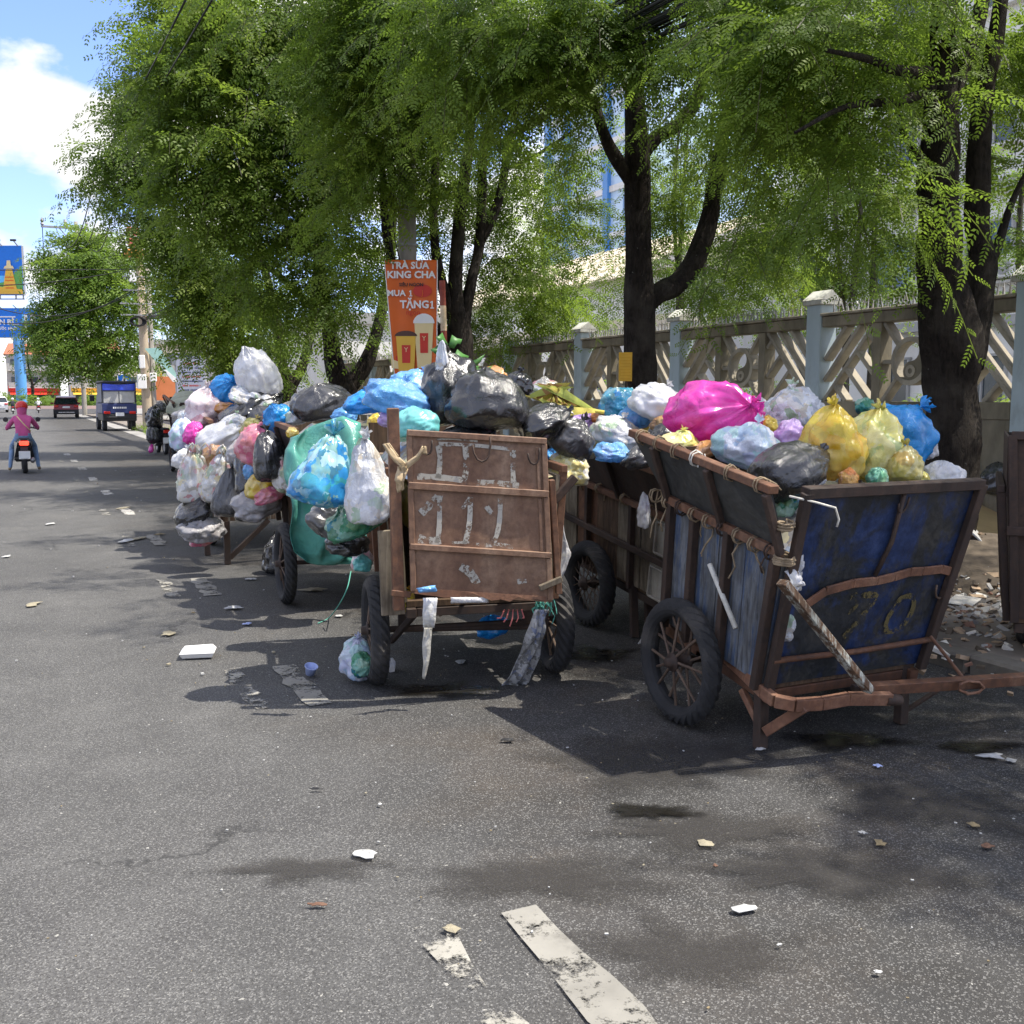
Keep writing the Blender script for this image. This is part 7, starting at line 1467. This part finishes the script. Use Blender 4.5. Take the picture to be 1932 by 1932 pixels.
q = atZ(25, 781); RL3 = (q.x, q.y, .01); scooter('dark scooter beside the waiting white car', RL3, 0, 'scooter_black'); rider('person in dark clothes on the scooter beside the white car', RL3, 0, 'dark_cloth', 'dark_cloth', 'trim_black', 'helmet_white', False)
# parked delivery motorbike with sacks, beyond the far cart
q = atZ(288, 856); mbk = scooter('old black motorbike parked by the kerb with black bundles on it', (q.x + .25, q.y, .0), R(4), 'scooter_black', group='parked motorbikes')
bag(292, 792, 30, 46, 29.5, 'f_black', 'black bundle strapped on the parked motorbike', neck=False); bag(290, 822, 24, 36, 29.3, 'f_charcoal', 'charcoal saddle bag hanging on the parked motorbike', neck=False); bag(285, 848, 8, 16, 29.2, 'f_pink', 'small pink bag hanging low on the parked motorbike', neck=False); bag(303, 772, 26, 24, 29.6, 'f_charcoal', 'dark sack on top of the motorbike load', neck=False)
# grass tuft by the truck
tag(leaf_cloud('grass_verge', None, M['leaf_lit'], [(5.15, 44 + i * 1.4, .14, .35, .7, .1, 40) for i in range(7)], 1, .25, (.22, .03), .25, 5, 171, droop=.2), 'rough grass growing at the kerb beside the truck', kind='stuff')

# ------------------------------------------------------------------ the pavement by the carts: rubble, boards, boxes
def chips(n, area, seed, zmax):
    r_ = random.Random(seed); mbs = MB()
    for i in range(n):
        x, y = r_.gauss(area[0], area[2]), r_.gauss(area[1], area[3]); d = math.hypot((x - area[0]) / area[2], (y - area[1]) / area[3]); z = .085 + max(0, zmax * (1 - d / 2.2)) * r_.random() ** .3; s = r_.uniform(.012, .05) * (1.6 if r_.random() < .08 else 1); mbs.cur = r_.choice((0, 0, 1, 1, 2, 2, 2, 3, 4, 4))
        e = Euler((r_.uniform(-.6, .6), r_.uniform(-.6, .6), r_.uniform(0, 6)))
        mbs.box((x, y, z), (s * r_.uniform(.6, 1.8), s * r_.uniform(.5, 1.3), s * r_.uniform(.15, .6)), e)
    return mbs
M['chip_white'] = plain('plaster_chip', (.58, .55, .49), .9, var=.2); M['chip_tan'] = plain('tan_brick_chip', (.36, .26, .17), .9, var=.3); M['chip_dark'] = plain('dirt_crumb', (.09, .07, .05), .95, var=.3); M['chip_red'] = plain('red_brick_chip', (.22, .12, .085), .9, var=.25); M['chip_grey'] = plain('grey_mortar_chip', (.33, .32, .30), .9, var=.25)
RM = [M['chip_white'], M['chip_tan'], M['chip_dark'], M['chip_red'], M['chip_grey']]
rc = atZ(1850, 1075, .08)
def mound(a, b):
    x, y = rc.x - 1.6 + 3.2 * a, rc.y - 1.4 + 2.8 * b; d = math.hypot((x - rc.x) / 1.35, (y - rc.y) / 1.15); return (x, y, .076 + max(0, .30 * (1 - d * d)) + .03 * noise.noise((x * 5, y * 5, 0)) * (d < 1))
tag(MB().grid(mound, 30, 26).build('rubble_mound', M['chip_dark'], None), 'heap of dirt and rubble on the pavement', kind='stuff')
o = chips(2600, (rc.x, rc.y, .72, .62), 3, .30); me_ = o.mesh('rubble_chips'); tag(mesh_obj('rubble_chips', me_, RM), 'broken plaster and brick chips over the rubble heap', kind='stuff')
o = chips(900, (6.0, 4.6, .9, .8), 5, .0); tag(mesh_obj('stray_chips', o.mesh('stray_chips'), RM), 'stray chips scattered round the rubble heap', kind='stuff')
def slabthing(name, label, cat, mat, u, v, w, d, th, rot, z=None, Y=None):
    p = atZ(u, v, z) if z is not None else atY(u, v, Y); return tag(MB().box((0, 0, 0), (w, d, th), ch=.002).build(name, M[mat], None, loc=p, rot=rot), label, cat)
M['board_tan'] = plain('tan_plywood', (.48, .34, .18), .8, var=.15, scale=3, bmp=.1); M['carton'] = plain('brown_carton', (.38, .25, .13), .85, var=.12, scale=4)
slabthing('plywood_sheet', 'tan plywood sheet leaning at the fence base behind the dark bin cart', 'board', 'board_tan', 1866, 985, 1.1, .9, .02, (R(18), 0, R(15)), Y=7.0)
slabthing('timber_beam', 'brown timber beam lying above the plywood sheet', 'timber', 'brown_wood', 1862, 948, 1.6, .18, .16, (0, 0, R(8)), Y=7.6)
slabthing('tilted_board', 'grey board edge leaning on the rubble heap', 'board', 'trim_grey', 1845, 1010, .7, .45, .015, (R(38), R(20), R(20)), Y=6.2)
slabthing('carton_box', 'small brown and white carton on the timber beam', 'box', 'carton', 1868, 932, .28, .22, .16, (0, 0, R(-20)), Y=7.55); slabthing('blue_packet', 'blue and white packet lying on the carton', 'packet', 'print_sky', 1862, 915, .3, .16, .05, (0, .1, R(-10)), Y=7.55)
slabthing('white_paper', 'white paper sheet at the foot of the rubble heap', 'paper', 'chip_white', 1818, 1133, .26, .18, .004, (.05, -.08, R(25)), z=.10)
bag(1816, 1115, 34, 20, 5.9, 'f_rose', 'red rag dropped by the rubble heap', neck=False, lump=.3, name='red_rag')['category'] = 'rag'
# ------------------------------------------------------------------ wet patches and litter on the road
def puddle(u, v, wp, hp, seed, mat, name='puddle', z=.0105, k=44, rag=.4):
    """an irregular wet sheet whose edge dries out: the 'wetness' attribute runs from 0 at the rim to 1 inside"""
    c = atZ(u, v); hx = wp * mpp(c) / 2; hy = (atZ(u, v - hp / 2) - atZ(u, v + hp / 2)).length / 2; rt = Vector((RT.x, RT.y, 0)).normalized(); fw = Vector((FW.x, FW.y, 0)).normalized(); P = [(c.x, c.y, z)]; W_ = [1.0]
    for s in (.35, .6, .8, 1.0):
        for i in range(k):
            t = 2 * math.pi * i / k; f = s * (1 + rag * (noise.noise((math.cos(t) * 1.8 + seed, math.sin(t) * 1.8, 0)) * 1.4 + .5 * noise.noise((math.cos(t) * 6, math.sin(t) * 6, seed))))
            q = rt * hx * f * math.cos(t) + fw * hy * f * math.sin(t); P.append((c.x + q.x, c.y + q.y, z)); W_.append((1 - s) / .65)
    F = [(0, 1 + i, 1 + (i + 1) % k) for i in range(k)] + [(1 + r_ * k + i, 1 + (r_ + 1) * k + i, 1 + (r_ + 1) * k + (i + 1) % k, 1 + r_ * k + (i + 1) % k) for r_ in range(3) for i in range(k)]
    o = MB().add(P, F).build(name, M[mat], None); at = o.data.attributes.new('wetness', 'FLOAT', 'POINT'); at.data.foreach_set('value', W_); return o
def wet(name, c, rough, most):
    m, N, L, b = new_mat(name); v = coords(N, L); n1 = noi(N, L, v, 9, 6, .6); b.inputs['Base Color'].default_value = (*c, 1); L.new(ramp(N, L, n1, [(.35, rough), (.65, min(1, rough + .28))]), b.inputs['Roughness']); b.inputs['Specular IOR Level'].default_value = .5
    at = nd(N, 'ShaderNodeAttribute', attribute_name='wetness'); n2 = noi(N, L, v, 5.5, 9, .7); ad = nd(N, 'ShaderNodeMath', operation='MULTIPLY_ADD'); L.new(n2, ad.inputs[0]); ad.inputs[1].default_value = 1.7; L.new(at.outputs['Fac'], ad.inputs[2])
    mr = nd(N, 'ShaderNodeMapRange'); L.new(ad.outputs[0], mr.inputs[0]); mr.inputs[1].default_value = .95; mr.inputs[2].default_value = 1.75; mr.inputs[3].default_value = 0; mr.inputs[4].default_value = most
    tr = N.new('ShaderNodeBsdfTransparent'); ms = N.new('ShaderNodeMixShader'); out = [n for n in N if n.type == 'OUTPUT_MATERIAL'][0]; L.new(mr.outputs[0], ms.inputs[0]); L.new(tr.outputs[0], ms.inputs[1]); L.new(b.outputs[0], ms.inputs[2]); L.new(ms.outputs[0], out.inputs[0]); bump(N, L, b, noi(N, L, v, 60, 3), .15, .004); return m
M['wet'] = wet('oily_wet_patch', (.012, .011, .009), .12, .95); M['damp'] = wet('damp_stain', (.03, .027, .024), .6, .6)
for u, v, w, h, sd in ((1225, 1535, 190, 34, 1), (1600, 1398, 240, 40, 2), (1830, 1412, 260, 30, 3), (840, 1305, 210, 34, 4), (1130, 1235, 140, 40, 5)): tag(puddle(u, v, w, h, sd, 'wet', rag=.5), kind='structure')
for u, v, w, h, sd in ((1330, 1570, 560, 110, 6), (1020, 1660, 460, 110, 7), (1560, 1650, 640, 130, 8), (1270, 1440, 560, 120, 9), (1760, 1520, 440, 120, 10), (560, 1640, 340, 60, 11), (1300, 1800, 420, 160, 13)): tag(puddle(u, v, w, h, sd, 'damp', 'damp_stain', .0092, rag=.5), kind='structure')
M['litter_white'] = plain('white_litter', (.40, .40, .385), .7, var=.3, scale=20, bmp=.2); M['litter_cream'] = plain('cream_litter', (.26, .23, .16), .8, var=.2, scale=20, bmp=.2); M['litter_blue'] = plain('pale_blue_litter', (.35, .42, .68), .5, var=.15, scale=20); M['litter_leaf'] = plain('dry_leaf_litter', (.19, .15, .085), .8, var=.3, scale=20); M['litter_dark'] = plain('black_litter', (.02, .02, .02), .5); M['litter_red'] = plain('brown_red_litter', (.13, .07, .045), .8, var=.2)
def scrap(label, u, v, wp, hp, mat, seed, name='paper_scrap', cat='litter', lift=.02, grp='litter on the road'):
    """a small crumpled flat piece lying on the asphalt"""
    c = atZ(u, v); m_ = mpp(c); hx = wp * m_ / 2; hy = max(.006, (atZ(u, v - hp / 2) - atZ(u, v + hp / 2)).length / 2); r_ = random.Random(seed); rt = Vector((RT.x, RT.y, 0)).normalized(); fw = Vector((FW.x, FW.y, 0)).normalized(); k = 12; P = []
    lift = min(lift, .13 * hx + .002)
    for ring, s in ((0, 1.0), (1, .55)):
        for i in range(k):
            t = 2 * math.pi * i / k; f = s * (r_.uniform(.45, 1.15) if ring == 0 else r_.uniform(.5, 1)); q = rt * hx * f * math.cos(t) + fw * hy * f * math.sin(t); P.append((c.x + q.x, c.y + q.y, .012 + lift * (r_.uniform(0, .5) if ring == 0 else r_.uniform(.4, 1))))
    P.append((c.x, c.y, .012 + lift)); F = [(i, (i + 1) % k, k + (i + 1) % k, k + i) for i in range(k)] + [(k + i, k + (i + 1) % k, 2 * k) for i in range(k)]
    return tag(MB().add(P, F).build(name, M[mat], None, solid=.0025), label, cat, grp)
M['foam'] = plain('white_foam', (.66, .66, .64), .7, var=.06, scale=30, bmp=.1)
# foam box: a real clamshell shape
fb = empty('foam_box', tuple(atZ(374, 1240) + Vector((0, 0, .01))), (0, 0, R(-15)), label='closed white foam takeaway box lying alone on the road', cat='box')
MB().add([(-.085, -.06, 0), (.085, -.06, 0), (.085, .06, 0), (-.085, .06, 0), (-.10, -.075, .028), (.10, -.075, .028), (.10, .075, .028), (-.10, .075, .028)], [(3, 2, 1, 0), (0, 1, 5, 4), (1, 2, 6, 5), (2, 3, 7, 6), (3, 0, 4, 7)]).build('tray', M['foam'], fb)
MB().add([(-.10, -.075, .029), (.10, -.075, .029), (.10, .075, .029), (-.10, .075, .029), (-.08, -.055, .052), (.08, -.055, .050), (.08, .055, .055), (-.08, .055, .05)], [(4, 5, 6, 7), (0, 1, 5, 4), (1, 2, 6, 5), (2, 3, 7, 6), (3, 0, 4, 7)]).build('lid', M['foam'], fb)
cp = empty('plastic_cup', tuple(atZ(586, 1276) + Vector((0, 0, .03))), (R(20), R(6), 0), label='clear blue plastic cup on the shaded dash', cat='cup'); MB().lathe([(.0, -.02), (.022, -.02), (.034, .03), (.036, .032)], 'z', 16).build('cup_wall', M['litter_blue'], cp, smooth=True, solid=.002); MB().lathe([(.034, .028), (.038, .030), (.038, .034), (.034, .034)], 'z', 16, close=True).build('lip', M['litter_blue'], cp)
for i, (lab, u, v, w, h, mt) in enumerate((('white paper scrap beside the second dash pair', 440, 1150, 46, 6, 'litter_white'), ('pale blue bottle cap beyond the white scrap', 467, 1180, 20, 5, 'litter_blue'), ('dry curled leaf near the foam box', 318, 1198, 26, 9, 'litter_cream'), ('cream wrapper alone on the sunlit lane', 63, 1143, 26, 9, 'litter_cream'), ('long cream cardboard strip under the teal net cart', 590, 1116, 60, 6, 'litter_cream'),
        ('small white scrap between the carts and the dash', 475, 1095, 22, 4, 'litter_white'), ('flattened white splat near the lower dash', 693, 1617, 52, 18, 'litter_white'), ('flattened pale cup on the stained asphalt', 1405, 1721, 54, 18, 'litter_white'), ('small crumpled tissue on the dark stain', 1330, 1598, 46, 12, 'litter_cream'), ('white bottle top on the dark stain', 1628, 1577, 16, 7, 'litter_white'), ('yellowish leaf on the wet side', 1836, 1562, 26, 9, 'litter_leaf'), ('brown dead leaf in the shade', 1862, 1602, 28, 10, 'litter_red'),
        ('torn beige leaf beside the bottle top', 1662, 1598, 26, 14, 'litter_leaf'), ('pale pill shaped scrap near the frame of the shade', 1656, 1842, 20, 8, 'litter_white'), ('white cigarette end on the open asphalt', 717, 1523, 14, 4, 'litter_white'), ('thin black twig on the open asphalt', 597, 1494, 34, 3, 'litter_dark'), ('green and black wrapper in front of the brown cart', 960, 1401, 34, 6, 'litter_dark'), ('purple tinted petal below the blue cart leg', 1656, 1450, 18, 8, 'litter_blue'), ('white crumb pile by the leg of the blue cart', 1434, 1418, 24, 6, 'litter_white'),
        ('white torn paper under the brown cart', 870, 1252, 20, 8, 'litter_white'), ('pale curl of paper by the far carts', 240, 1022, 30, 8, 'litter_white'), ('dirty white rag by the far carts', 262, 1018, 24, 6, 'litter_cream'), ('white leaflet on the far sunny lane', 95, 990, 18, 4, 'litter_white'), ('small white scrap beside the far dash', 12, 1052, 16, 4, 'litter_white'), ('cream crumb near the dash pair', 232, 960, 20, 5, 'litter_cream'), ('orange leaf on the open asphalt beside the stain', 1350, 1640, 10, 7, 'litter_red'), ('pale scrap in the wet trickle', 1870, 1432, 60, 12, 'litter_white'), ('white bottle cap at the end of the trickle', 1905, 1440, 26, 8, 'litter_white'),
        ('small leaf half buried in the tar', 600, 1714, 40, 6, 'litter_red'), ('grey peel of paper at the faded dash', 850, 1760, 40, 20, 'litter_cream'), ('tiny white chip near the lower edge of the shade', 1470, 1790, 10, 5, 'litter_white'), ('pale scrap near the brown cart wheel', 640, 1165, 14, 4, 'litter_white'), ('white scrap under the shelf frame', 520, 1040, 18, 5, 'litter_white'), ('tan leaf below the hanging bags', 300, 1010, 20, 4, 'litter_leaf'))):
    scrap(lab, u, v, w, h, mt, 300 + i)
cr = MB(); _r = random.Random(77); cm = []
for i in range(520):      # crumbs and grit, too many to count
    if i < 380: x, y = _r.gauss(2.2, 1.3), _r.gauss(3.6, 2.2)
    else: x, y = _r.uniform(-3, 3.5), _r.uniform(5, 24)
    if x > 4.7 or y < .8: continue
    s = _r.uniform(.002, .0065) * (1 if i < 380 else 2.6); cr.cur = _r.choice((0, 0, 1, 2)); cr.box((x, y, .009 + s * .3), (s * _r.uniform(.8, 2), s, s * .5), (0, 0, _r.uniform(0, 3)))
tag(mesh_obj('road_grit', cr.mesh('road_grit'), [M['litter_white'], M['litter_cream'], M['litter_leaf']]), 'scattered crumbs and grit over the asphalt', kind='stuff')
